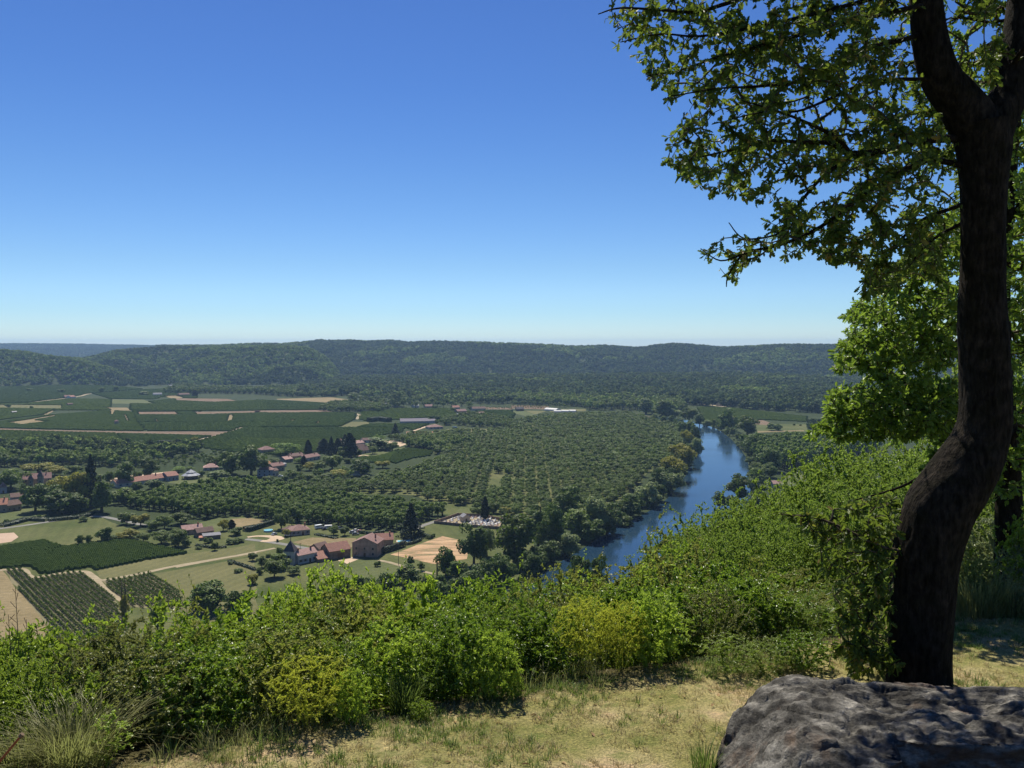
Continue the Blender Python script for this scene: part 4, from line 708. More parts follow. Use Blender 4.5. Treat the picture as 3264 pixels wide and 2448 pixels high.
# ================================================================== single trees read off the photograph
T = [
 # kind, crop, foot x, foot y, top y, width, label
 ('conifer', 5, 2035, 850, 575, 175, 'dark pointed cedar beside the swimming pool'),
 ('cypress', 6, 938, 560, 375, 60, 'lone dark cypress inside the walled graveyard'),
 ('bank', 9, 760, 1180, 560, 440, 'tall broad dark poplar clump in front of the graveyard wall'),
 ('bankl', 9, 1380, 1180, 400, 560, 'big tree with a bright yellow green top beside the graveyard'),
 ('poplar', 9, 1730, 900, 270, 260, 'dark narrow tree between the bright topped tree and the river'),
 ('willow', 9, 960, 1060, 480, 270, 'grey green willowy tree behind the broad dark poplar clump'),
 ('bank', 9, 340, 1350, 910, 300, 'oval dark tree standing on the edge of the ploughed field'),
 ('bushd', 9, 540, 1420, 1090, 330, 'bushy tree between the oval dark tree and the beach'), ('willow', 9, 1050, 1480, 1230, 260, 'low grey willow leaning over the sandy beach'),
 ('bushd', 9, 750, 1440, 1300, 180, 'small bush left of the sandy beach'), ('bushd', 9, 860, 1420, 1270, 150, 'small rounded bush just above the sandy beach'),
 ('bushd', 9, 60, 1560, 1310, 260, 'leafy bush above the hedge at the end of the lane'), ('bushd', 9, 250, 1560, 1300, 200, 'reddish brown bush above the hedge near the pole'),
 ('bank', 6, 1540, 830, 430, 190, 'light green upright tree on the river bank right of the dark narrow tree'),
 ('willow', 6, 1630, 880, 660, 240, 'round silvery willow at the water edge'), ('bankl', 6, 1740, 720, 440, 290, 'large olive green tree above the silvery willow'),
 ('willow', 6, 1860, 690, 340, 280, 'pale crowned tall tree on the point of the river bank'), ('bank', 6, 1660, 600, 280, 230, 'dark tree between orchard and river bank'),
 ('bank', 6, 1990, 680, 420, 240, 'dark green tree overhanging the river at the bend'), ('bank', 6, 2190, 540, 330, 200, 'dark tree above the reed patch by the river'),
 ('bush', 6, 2150, 610, 520, 190, 'tawny reed patch at the water edge below the dark trees'), ('bank', 6, 1860, 760, 560, 180, 'shaded tree on the steep bank over the water'),
 ('bank', 6, 1460, 860, 560, 150, 'shadowed slim tree below the light green upright one'), ('bushd', 6, 1330, 980, 800, 260, 'dense thicket at the foot of the bright topped tree'),
 ('bank', 6, 1765, 1404, 885, 210, 'thin forked tree against the water'), ('bank', 6, 1915, 1392, 855, 180, 'taller thin tree against the water'),
 ('round', 6, 725, 430, 345, 100, 'separate round walnut tree with its shadow on the grass'), ('round', 6, 870, 525, 440, 110, 'round tree directly above the graveyard'), ('olive', 6, 1130, 520, 440, 105, 'yellowish round tree right of the cypress'),
 ('round', 6, 1010, 505, 400, 110, 'round tree right behind the cypress'), ('bush', 6, 985, 530, 495, 50, 'small light bush behind the cypress'),
 ('bushd', 6, 490, 708, 672, 45, 'clipped round bush at the corner by the ploughed field'), ('bushd', 6, 450, 725, 690, 50, 'ragged bush left of the clipped one by the ploughed field'),
 ('dark', 6, 297, 965, 865, 65, 'small dark conical bush at the lower corner of the ploughed field'), ('dark', 6, 385, 1000, 920, 60, 'second small conical bush below the ploughed field'),
 # farm
 ('round', 5, 915, 775, 620, 125, 'round bright tree behind the hip roofed bungalow'), ('willow', 5, 1000, 745, 670, 55, 'pale small tree right behind the bungalow roof'),
 ('round', 5, 1363, 825, 745, 80, 'left of two round lawn trees near the parked cars'), ('round', 5, 1460, 832, 750, 80, 'right of two round lawn trees near the parked cars'),
 ('round', 5, 665, 1050, 975, 75, 'small round tree left of the dovecote tower'), ('dark', 5, 743, 1110, 1005, 80, 'dark upright tree beside the vegetable plot'),
 ('round', 5, 850, 1195, 1040, 150, 'full round green tree with a bare shadow patch beneath'), ('bankl', 5, 900, 1120, 985, 170, 'tree close to the left wall of the dovecote'),
 ('willow', 5, 1020, 1170, 1070, 110, 'greyish round bush below the white house'), ('dark', 5, 895, 1000, 925, 65, 'small dark tree touching the dovecote tower'),
 ('olive', 5, 663, 1255, 1170, 75, 'thin little tree alone in the lower meadow'), ('bushd', 5, 540, 1150, 1110, 75, 'low bush in the lower meadow near the vegetable plot'),
 ('bush', 5, 470, 1080, 1045, 60, 'ragged shrub at the left of the vegetable plot'), ('bush', 5, 725, 1170, 1110, 60, 'leafy shrub below the vegetable plot'), ('bush', 5, 800, 1020, 985, 60, 'low shrub between the round tree and the dovecote'),
 ('bushd', 5, 1745, 1100, 1045, 55, 'single round bush on the grass below the barn'), ('olive', 5, 960, 840, 775, 65, 'pale small tree in front of the bungalow'),
 ('bush', 5, 880, 890, 860, 25, 'tiny bush beside the driveway'), ('bush', 5, 830, 700, 680, 35, 'tiny bush at the end of the long hedge'),
 ('dark', 5, 690, 1265, 1250, 30, 'patch of weeds under the thin little tree'),
 # left farm
 ('olive', 5, 410, 790, 690, 85, 'feathery tree on the mown field behind the left farmhouse'), ('cypress', 5, 483, 770, 700, 60, 'small cypress behind the left farmhouse'), ('dark', 5, 525, 830, 755, 110, 'dark rounded tree right of the left farmhouse'),
 ('bush', 5, 560, 890, 840, 90, 'bushy hedge end beside the turning circle'), ('bushd', 5, 490, 905, 850, 100, 'dark bush right of the grey lean-to'), ('round', 5, 340, 960, 880, 50, 'thin young tree in the garden of the left farmhouse'),
 ('round', 4, 1095, 600, 485, 140, 'round tree at the end of the lane, left one of the pair'), ('olive', 4, 1215, 615, 500, 145, 'round tree at the end of the lane, right one of the pair'),
 ('round', 4, 1350, 650, 560, 120, 'tree between the lane pair and the left farmhouse'), ('bankl', 4, 1560, 600, 500, 170, 'leafy tree just above the pink farmhouse roof'), ('round', 4, 1420, 640, 520, 130, 'tree at the near left corner of the plantation'),
 ('dark', 4, 695, 778, 685, 70, 'left slim tree on the meadow edge above the dense vineyard'), ('dark', 4, 768, 768, 685, 60, 'middle slim tree on the meadow edge above the dense vineyard'),
 ('dark', 4, 900, 755, 615, 125, 'larger round tree on the meadow edge above the dense vineyard'), ('bushd', 4, 990, 740, 680, 100, 'low tree right of the larger meadow edge tree'),
 ('olive', 4, 1110, 725, 645, 160, 'wide low orchard tree above the dense vineyard'), ('round', 4, 1240, 750, 670, 110, 'dark low tree above the right end of the vineyard'), ('round', 4, 1390, 770, 650, 160, 'spreading tree left of the left farmhouse garden'),
 ('bankl', 4, 1540, 790, 640, 160, 'leafy tree in front of the left farmhouse'), ('bushd', 4, 1610, 795, 720, 90, 'dark bush below the left farmhouse'), ('bush', 4, 1800, 760, 700, 90, 'grey green bush touching the lean-to'),
 ('round', 4, 1855, 825, 760, 50, 'little tree at the garden corner'), ('bush', 4, 1720, 815, 780, 70, 'low scrub at the left of the garden rows'),
 ('olive', 4, 2185, 1115, 1020, 90, 'thin orchard tree in the lower meadow, near the vegetable plot'), ('bush', 4, 55, 592, 545, 60, 'thin bush by the lane at the left edge'), ('bush', 4, 335, 550, 515, 45, 'small pale shrub on the lawn below the dark park trees'),
 ('bushd', 4, 720, 575, 520, 85, 'tangled bush at the bend of the lane'),
 # park trees left
 ('dark', 4, 305, 490, 240, 210, 'dark park tree standing left before the manor'), ('dark', 4, 440, 480, 250, 220, 'second dark park tree before the manor'), ('dark', 4, 560, 500, 280, 260, 'broad dark tree in the middle of the park group'),
 ('olive', 4, 550, 420, 170, 260, 'large yellow green plane tree behind the dark park trees'), ('olive', 4, 690, 450, 150, 230, 'taller yellowish tree at the right of the park group'), ('dark', 4, 640, 500, 330, 200, 'shaded tree under the yellowish park tree'),
 ('poplar', 4, 880, 500, 170, 150, 'very dark columnar fir at the right end of the park'), ('conifer', 4, 790, 440, 35, 180, 'tall dark cedar with open branches behind the park'),
 ('wide', 4, 100, 300, 110, 260, 'broad tree above the red roofed house at the left edge'), ('olive', 4, 330, 170, 60, 230, 'yellow green tree behind the manor'), ('olive', 4, 470, 180, 90, 160, 'small yellow green tree right of the manor roofs'),
 ('bankl', 4, 640, 200, 90, 150, 'green tree behind the yellow plane tree'), ('dark', 4, 240, 440, 230, 120, 'dark tree right of the red roofed house at the left edge'), ('dark', 4, 40, 280, 160, 180, 'dark tree at the left edge over the manor garden'),
 ('bank', 4, 1080, 260, 60, 170, 'dark tree left of the long red roof'), ('bank', 4, 1290, 190, 20, 160, 'dark tree behind the middle of the long red roof'), ('bankl', 4, 1190, 215, 130, 70, 'small tree before the gravel yard'), ('bankl', 4, 945, 250, 140, 80, 'green tree at the left end of the gravel yard'),
 ('bush', 4, 1050, 390, 260, 260, 'spreading green tree in front of the long red roof'), ('dark', 4, 1190, 330, 225, 90, 'dark slender tree in front of the long red roof'), ('bushd', 4, 1330, 300, 200, 160, 'dark tree before the right end of the long roof'),
 ('bushd', 4, 1870, 210, 130, 190, 'dark grey green bush right of the round metal roof'), ('bushd', 4, 1740, 190, 130, 70, 'dark bush behind the round metal roof'), ('bright', 4, 1540, 150, 95, 110, 'bright green bush left of the round metal roof'), ('bright', 4, 1640, 130, 100, 70, 'bright green bush behind the round metal roof'),
 # village
 ('dark', 5, 650, 315, 45, 250, 'huge dark tree with a lit top standing over the village houses'), ('bright', 5, 957, 140, 22, 200, 'bright yellow green round tree behind the village houses'),
 ('bankl', 5, 460, 300, 110, 170, 'mid green tree left of the huge dark tree'), ('bankl', 5, 340, 250, 130, 140, 'pale green tree right of the pink hip roof'), ('dark', 5, 470, 310, 200, 100, 'shaded lower tree left of the huge dark tree'),
 ('cypress', 5, 1147, 150, 18, 60, 'slim cypress over the village roofs, tallest and leftmost of the dark spires'), ('cypress', 5, 1107, 235, 150, 50, 'small cypress in front of the village roofs'), ('cypress', 5, 1280, 115, 5, 90, 'blunt cypress second from left in the village'),
 ('conifer', 5, 1345, 150, -10, 90, 'dark fir between two village cypresses'), ('cypress', 5, 1402, 140, 5, 70, 'cypress just right of the dark fir'), ('conifer', 2, 770, 1080, 920, 130, 'dark cedar touching the steep roofed house'), ('cypress', 2, 812, 1110, 915, 110, 'large dark cypress beside the steep roofed house'),
 ('poplar', 2, 1055, 1040, 935, 200, 'dark column tree with a lit green top beside the gravel yard'), ('bright', 2, 1062, 985, 905, 90, 'bright tree behind the dark column tree'), ('round', 2, 1180, 1050, 975, 95, 'round dark tree at the end of the gravel yard'),
 ('round', 2, 1008, 1075, 1005, 70, 'small round tree with shadow on the village lawn'), ('dark', 2, 860, 1100, 1020, 90, 'dark tree before the steep roofed house'), ('bankl', 2, 762, 1115, 1010, 110, 'green tree left of the dark cypress'),
 ('conifer', 2, 1203, 905, 815, 70, 'dark conifer alone on the edge of the vine field'), ('round', 5, 1355, 260, 125, 160, 'large olive tree among the village gardens'), ('bankl', 5, 1250, 275, 180, 130, 'mid green garden tree below the village'),
 ('dark', 5, 1620, 305, 165, 190, 'broad flat topped dark pine by the bluish vine field'), ('olive', 5, 1790, 250, 180, 120, 'yellowish tree right of the flat topped pine'), ('bush', 5, 1070, 270, 205, 75, 'round grey bush before the small cypress'), ('bright', 5, 1065, 205, 155, 80, 'yellow green shrub below the village roofs'),
 ('olive', 5, 1160, 270, 200, 100, 'olive tree in the village garden'), ('bankl', 5, 850, 215, 165, 100, 'tree between the orange roof and the bright round tree'), ('bush', 5, 1000, 330, 250, 120, 'pale bushes beside the stone village house'),
 ('dark', 5, 930, 400, 310, 90, 'dark round tree below the stone village house'), ('round', 5, 800, 380, 310, 100, 'round tree below the left stone house'), ('round', 5, 1160, 380, 300, 110, 'round garden tree above the plantation'), ('olive', 5, 1400, 330, 260, 130, 'yellow green hedge tree near the white tent'),
 ('round', 5, 1680, 385, 325, 80, 'round walnut tree below the white tent'), ('round', 5, 1300, 350, 290, 110, 'garden walnut tree left of the white tent'), ('bright', 5, 40, 265, 225, 90, 'bright hedge clump behind the pavilion'), ('bush', 5, 1490, 210, 160, 90, 'reddish garden bush below the tall cypress'),
 ('round', 1, 880, 545, 500, 50, 'left of two dark field trees far out below the left hill'), ('round', 1, 1005, 540, 487, 50, 'right of two dark field trees far out below the left hill'), ('round', 1, 530, 548, 512, 60, 'dark tree over the small far farm'),
 ('round', 1, 250, 532, 508, 50, 'small far tree left of the small farm'), ('round', 1, 70, 680, 640, 45, 'round tree in the pale striped parcel at the left edge'), ('bushd', 1, 272, 685, 658, 30, 'tiny bush in the pale striped parcel'), ('cypress', 1, 1682, 578, 528, 45, 'far cypress in the hamlet below the hills'),
 ('bushd', 1, 1240, 568, 530, 110, 'dark far grove beside the white hamlet house'), ('olive', 1, 1678, 1005, 925, 65, 'lone small tree by the field track above the village'), ('bushd', 1, 1495, 998, 965, 60, 'dark bush at the middle of the short field hedge'), ('bushd', 1, 1158, 980, 952, 32, 'dark field bush, left of the pair'), ('bushd', 1, 1215, 975, 955, 50, 'dark field bush, right of the pair'),
 ('bushd', 2, 1520, 785, 738, 45, 'left dark tree behind the long grey barn end'), ('bushd', 2, 1572, 790, 738, 60, 'right dark tree behind the long grey barn end'), ('dark', 2, 1205, 665, 545, 100, 'tall dark far tree in mid valley'), ('dark', 2, 1205, 675, 600, 60, 'dark tree before the tall far one'), ('dark', 2, 1120, 655, 595, 110, 'dark tree left of the tall far one'),
 ('dark', 2, 850, 615, 540, 130, 'dark grove on the edge of the big straw field'), ('round', 2, 1850, 695, 655, 45, 'round tree beside the far hamlet roofs'), ('round', 2, 1700, 705, 672, 40, 'dark tree left of the far hamlet roofs'), ('round', 2, 1885, 850, 820, 28, 'small round tree on the pale meadow'), ('bushd', 2, 1545, 685, 650, 45, 'dark tree right of the low far house'),
 # right bank
 ('bank', 8, 850, 400, 160, 210, 'big round topped poplar group mirrored in the river'), ('bankl', 8, 1045, 450, 245, 190, 'broad yellowish tree on the right bank beside the poplar group'), ('bushd', 8, 890, 420, 350, 110, 'brownish bush at the right bank water edge'), ('willow', 8, 640, 350, 275, 100, 'pale low willow at the head of the straight reach'),
 ('bank', 8, 570, 340, 215, 100, 'dark tree at the head of the straight reach'), ('bankl', 8, 460, 300, 140, 160, 'green tree between the two river reaches'), ('willow', 8, 310, 270, 160, 160, 'silvery tree by the distant reach'), ('poplar', 8, 205, 270, 80, 160, 'dark poplar by the distant reach'), ('poplar', 8, 30, 220, 50, 130, 'dark poplar left of the distant reach'),
 ('round', 8, 300, 170, 70, 110, 'round tree behind the distant reach, left one'), ('round', 8, 360, 170, 75, 90, 'round tree behind the distant reach, right one'), ('round', 8, 110, 215, 170, 80, 'low round tree on the far bank'), ('bushd', 8, 1320, 385, 305, 130, 'shrubby trees on the right bank meadow'),
 ('bank', 8, 1110, 640, 430, 170, 'light green tree at the river corner of the poplar plantation'), ('bank', 8, 1270, 800, 560, 220, 'dark ivy covered tree before the poplar plantation'), ('dark', 8, 1280, 860, 700, 170, 'dark bushy tree at the meadow corner on the right bank'),
 ('bank', 8, 1140, 960, 760, 200, 'leafy tree on the right bank above the slope trees'), ('bankl', 8, 960, 1110, 830, 210, 'slender light tree leaning over the right bank'), ('bank', 8, 770, 1160, 1000, 130, 'small light tree at the right bank water'), ('bushd', 8, 900, 1180, 1030, 160, 'dark bush beneath the slender right bank tree'),
 ('bush', 8, 1520, 335, 315, 30, 'tiny bush on the right bank meadow, left one'), ('bush', 8, 1585, 338, 318, 30, 'tiny bush on the right bank meadow, right one'),
 ('bankl', 8, 430, 430, 270, 150, 'grey green tree on the left bank near the bend'), ('olive', 8, 440, 560, 380, 120, 'tree with a rusty dead crown on the left bank'), ('bank', 8, 520, 520, 330, 100, 'dark tree at the left bank water edge, farthest of the near reach'),
 ('willow', 8, 530, 640, 450, 150, 'greyish pink tree leaning over the water from the left bank'), ('olive', 8, 380, 760, 510, 240, 'olive green tree on the left bank before the rusty one'), ('olive', 8, 300, 900, 640, 230, 'broad olive tree at the middle of the left bank'),
 ('willow', 8, 280, 1020, 740, 260, 'pale round willow on the left bank'), ('willow', 8, 60, 1150, 880, 260, 'pale willow nearest on the left bank bend'), ('bank', 8, 170, 1010, 770, 160, 'green tree behind the pale willows'),
]
m_reed = leaf_mat('reed_foliage', (.15, .14, .06), (.24, .21, .10), (.2, .2, .08), .2)
for k_, n_, x_, yb, yt, w_, lb in T: tree_px(k_, x_, yb, yt, w_, lb, 'bush' if 'bush' in k_ else 'tree', None, n_)
ORDS = 'first second third fourth fifth sixth seventh eighth ninth tenth eleventh twelfth thirteenth fourteenth fifteenth sixteenth seventeenth eighteenth nineteenth twentieth'.split()
def ordn(i): return ORDS[i] if i < 20 else 'twenty '+ORDS[i-20]
# river banks
def bank(line, off, n, group, label, hs=(9, 16), seed=1, kinds=('bank', 'bankl', 'willow', 'bank')):
    rs = random.Random(seed); L = [G(x, y, 0) for x, y in line]; seg = [(L[i+1]-L[i]).length for i in range(len(L)-1)]; tot = sum(seg)
    for i in range(n):
        d = tot*(i+rs.uniform(.2, .8))/n; j = 0
        while d > seg[j]: d -= seg[j]; j += 1
        a, b_ = L[j], L[j+1]; t = (b_-a).normalized(); nr = Vector((-t.y, t.x, 0))*off; p = a.lerp(b_, d/seg[j])+nr*rs.uniform(.3, 2.0)
        h = rs.uniform(*hs); tree(rs.choice(kinds), p.x, p.y, -.1, h, h*rs.uniform(.6, .95), label+', '+ordn(i)+' from the near end', 'tree', group)
bank(left_bank[5:12], 5, 34, 'trees along the left river bank', 'leafy tree in the unbroken line along the left bank', (8, 13), 1)
bank(left_bank[11:16], 6, 14, 'trees on the far left bank', 'left bank tree where the river turns', (8, 13), 2)
bank(left_bank[0:5], 5, 22, 'trees along the near left bank', 'shaded tree on the near left bank below the graveyard', (8, 13), 3, ('bank', 'dark', 'bank'))
bank(right_bank[6:11], -5, 18, 'trees along the right river bank', 'leafy tree lining the right bank of the river', (7, 12), 4)
bank(right_bank[1:6], -7, 16, 'trees on the near right bank', 'tree on the near right bank below the slope', (8, 13), 5)
bank(right_bank[10:13], -6, 7, 'trees at the far bend', 'tree on the outer bank at the far bend', (8, 12), 6)
bank(left_bank[1:4], 2, 10, 'bushes on the near left bank', 'low bush at the water edge on the near left bank', (3, 5), 7, ('bushd', 'bush'))
bank(left_bank[5:14], 1.5, 26, 'bushes along the left water edge', 'low bush overhanging the water on the left bank', (3, 5.5), 8, ('bushd', 'bush', 'willow'))
bank(right_bank[5:13], -1.5, 22, 'bushes along the right water edge', 'low bush overhanging the water on the right bank', (3, 5.5), 9, ('bushd', 'bush', 'willow'))
# lower slope trees on the left, between the hedge and the valley
def slope_tree(kind, n, x, ytop, w_, D, label, cat='tree', group=None, hmax=14):
    px, py = C(n, x, ytop); h = 11+(D % 7)*.6; D = (CAMZ-h)/((py-HORY)/F); t = P(px, py, D); g = max(0, hz(t.x, t.y)); wd = w_*CROP[n][2]/F*D
    return tree(kind, t.x, t.y, g-.2, t.z-g+.2, wd, label, cat, group)
slope_tree('dark', 4, 1770, 1110, 300, 150, 'dark leafy tree rising behind the hedge left of the bright yellow green one'); slope_tree('bank', 4, 2060, 1180, 200, 150, 'dull dark tree behind the hedge beside the bright yellow green one')
slope_tree('bankl', 4, 1360, 1290, 120, 120, 'dull green tree top behind the hedge near the bare twin stems'); slope_tree('bank', 5, 1570, 1170, 130, 160, 'dark round tree top behind the hedge right of the yellow green tree'); slope_tree('bankl', 5, 1440, 1190, 130, 150, 'grey green tree top touching the yellow green tree')
slope_tree('bank', 5, 1680, 1190, 120, 170, 'grey green tree top in the row behind the hedge'); slope_tree('dark', 5, 1850, 1140, 200, 190, 'wide dark tree top in the row behind the hedge'); slope_tree('bank', 5, 2010, 1090, 200, 210, 'tall dark tree top in the row behind the hedge, near the lane')
slope_tree('bank', 6, 560, 1130, 150, 190, 'dark tree top behind the hedge left of the beach'); slope_tree('bank', 6, 900, 1190, 190, 160, 'dark tree top below the sandy beach'); slope_tree('bankl', 6, 720, 1190, 160, 150, 'small tree top left of the beach'); slope_tree('bankl', 5, 1300, 1230, 200, 130, 'dull bush behind the yellow green tree')
# clipped hedges
m_hedge = leaf_mat('hedge_leaves', (.015, .035, .012), (.04, .07, .02), (.04, .08, .02), .15)
def hedge(pts, h, wd, label, n=0, seed=1, m=None, name='hedge'):
    rs = np.random.RandomState(seed); L = [GC(n, x, y) for x, y in pts]; Pn = []; D_ = []
    for a, b_ in zip(L[:-1], L[1:]):
        ln = (b_-a).length; k = int(ln*22*max(1, h)*max(1, wd)**.5)+8; t = rs.rand(k); d = (b_-a)/max(ln, .01)
        u = rs.uniform(-1, 1, k)*wd/2; z = rs.rand(k)*h; fs = rs.rand(k); u = np.where(fs < .6, np.sign(u)*wd/2, u); z = np.where(fs >= .6, h, z)*rs.uniform(.92, 1.05, k)
        Pn.append(np.stack([a.x+d.x*ln*t-d.y*u, a.y+d.y*ln*t+d.x*u, z], 1)); D_.append(np.stack([-d.y*np.sign(u), d.x*np.sign(u), np.where(fs >= .6, 2., .3)], 1))
    Pn = np.concatenate(Pn); N = np.concatenate(D_); k = len(Pn); c = Pn.mean(0); c[2] = 0
    V, Fs = place_leaves('clump', Pn-c, unit(rs, k), N+rs.normal(size=(k, 3))*.4, rs.uniform(.35, .8, k), rs.uniform(.35, .7, k))
    o = link(name, npmesh(name, V, Fs), m or m_hedge, None, tuple(c)); tag(o, label, 'hedge'); return o
hedge([(630, 800), (740, 765), (860, 728)], 2.6, 2.0, 'dark clipped hedge running up behind the blue paddling pool', 5)
hedge([(1705, 1010), (1850, 970), (1978, 925)], 3.0, 1.6, 'tall square clipped hedge beside the big stone house', 5)
hedge([(1590, 812), (1700, 825), (1800, 808)], 1.5, 1.5, 'low hedge by the parked cars behind the long wing', 5); hedge([(1210, 825), (1390, 860)], .8, 2.5, 'low flower bed hedge on the lawn right of the bungalow', 5)
hedge([(2110, 660), (2212, 640)], 2.5, 3, 'dark hedge at the left end of the mown field', 4); hedge([(1980, 925), (2100, 960), (2212, 1000)], 1.0, 1.6, 'low hedge along the left of the vegetable plot', 4); hedge([(1690, 785), (1850, 810), (1960, 800)], 1.0, 1.5, 'row of garden plants below the left farmhouse', 4, 2)
hedge([(980, 800), (1060, 788), (1150, 800)], 5.5, 9, 'dark rounded hedge at the tip of the triangular meadow', 2); hedge([(1360, 985), (1430, 983), (1580, 992)], 3, 5, 'short dark hedge in the vine field above the village', 1)
hedge([(0, 625), (250, 560), (420, 570), (680, 545), (860, 500)], 1.6, 6, 'dark strip of hedge shading the lane under the park trees', 4, 3)
hedge([(2120, 830), (2212, 860)], 1.5, 2, 'scrubby hedge on the bank right of the pool', 5, 4); hedge([(250, 780), (330, 765), (380, 740)], 1.4, 1.5, 'low scrub along the pool terrace', 6, 5)
hedge([(1040, 740), (1200, 770), (1440, 880)], 2.5, 5, 'pale scrub on the river bank where the orchard ends', 3, 6, m_reed)

# trees on the hidden flank of the camera's hill
def flank():
    rs = np.random.RandomState(9); n = 9000; X = rs.uniform(-260, 420, n); Y = rs.uniform(-120, 420, n); s = (Y-edge_y(X))*.9; Z = hill_z(X, Y); m = (s > 42)&(s < 235)&(Z > -1.0)&(Y > X*.25)
    m &= ~inpoly(X, Y, [(p[0], p[1]) for p in pl+pr[::-1]])
    X, Y, Z = X[m], Y[m], Z[m]; return np.stack([X, Y, Z-.4, rs.uniform(4.5, 7.5, len(X))], 1)
_fp = flank(); scatter('slope_wood', _fp, FORESTL+WALN, 'scrubby oak wood on the steep slope below the lookout', seed=77)
# ================================================================== buildings
def tile_mat(name, c):
    c = tuple(v*.80 for v in c)
    m, n, out = newmat(name); b = nd(n, 'ShaderNodeBsdfPrincipled'); b.inputs['Roughness'].default_value = .9; b.inputs['Specular IOR Level'].default_value = .15
    tc = nd(n, 'ShaderNodeTexCoord'); f = noi(n, .9, 6, .7, tc.outputs['Object']); cc = ramp(n, f, [(.3, tuple(x*.72 for x in c)), (.7, tuple(min(1, x*1.22) for x in c))])
    wv = nd(n, 'ShaderNodeTexWave'); wv.inputs['Scale'].default_value = 1.6; wv.inputs['Distortion'].default_value = .6; n.links.new(tc.outputs['Object'], wv.inputs[0])
    cc = mixc(n, .25, cc, wv.outputs['Color'], 'MULTIPLY'); n.links.new(cc, b.inputs['Base Color']); n.links.new(b.outputs[0], out.inputs[0]); return m
RF = {'red': tile_mat('red_tiles', (.40, .215, .165)), 'pink': tile_mat('pink_tiles', (.56, .36, .31)), 'brown': tile_mat('brown_tiles', (.23, .155, .13)), 'dull': tile_mat('dull_tiles', (.33, .205, .18)), 'orange': tile_mat('orange_tiles', (.62, .29, .15)),
      'salmon': tile_mat('salmon_tiles', (.62, .31, .21)), 'grey': tile_mat('grey_sheet', (.30, .30, .32)), 'lilac': tile_mat('weathered_sheet', (.27, .245, .28)), 'slate': tile_mat('slate', (.12, .11, .12)), 'white': tile_mat('white_sheet', (.5, .5, .48))}
WL = {'stone': flat_mat('stone_wall', (.33, .27, .20), .95, .1, .7, .35), 'dark': flat_mat('dark_stone_wall', (.22, .165, .12), .95, .1, .7, .4), 'white': flat_mat('limewash_wall', (.55, .53, .50), .95, .1, .5, .15), 'cream': flat_mat('cream_render', (.50, .42, .31), .95, .1, .5, .15),
      'rose': flat_mat('rosy_stone_wall', (.36, .26, .20), .95, .1, .4, .4), 'grey': flat_mat('grey_render', (.33, .32, .31), .95, .1, .5, .2)}
m_glass = flat_mat('window_glass', (.03, .035, .045), .12, .5); m_frame = flat_mat('painted_frame', (.42, .36, .30), .7); m_shut = flat_mat('blue_shutters', (.12, .15, .24), .7); m_door = flat_mat('wooden_door', (.12, .075, .045), .8); m_chim = flat_mat('chimney_brick', (.28, .15, .11), .9, .1, 2, .3)
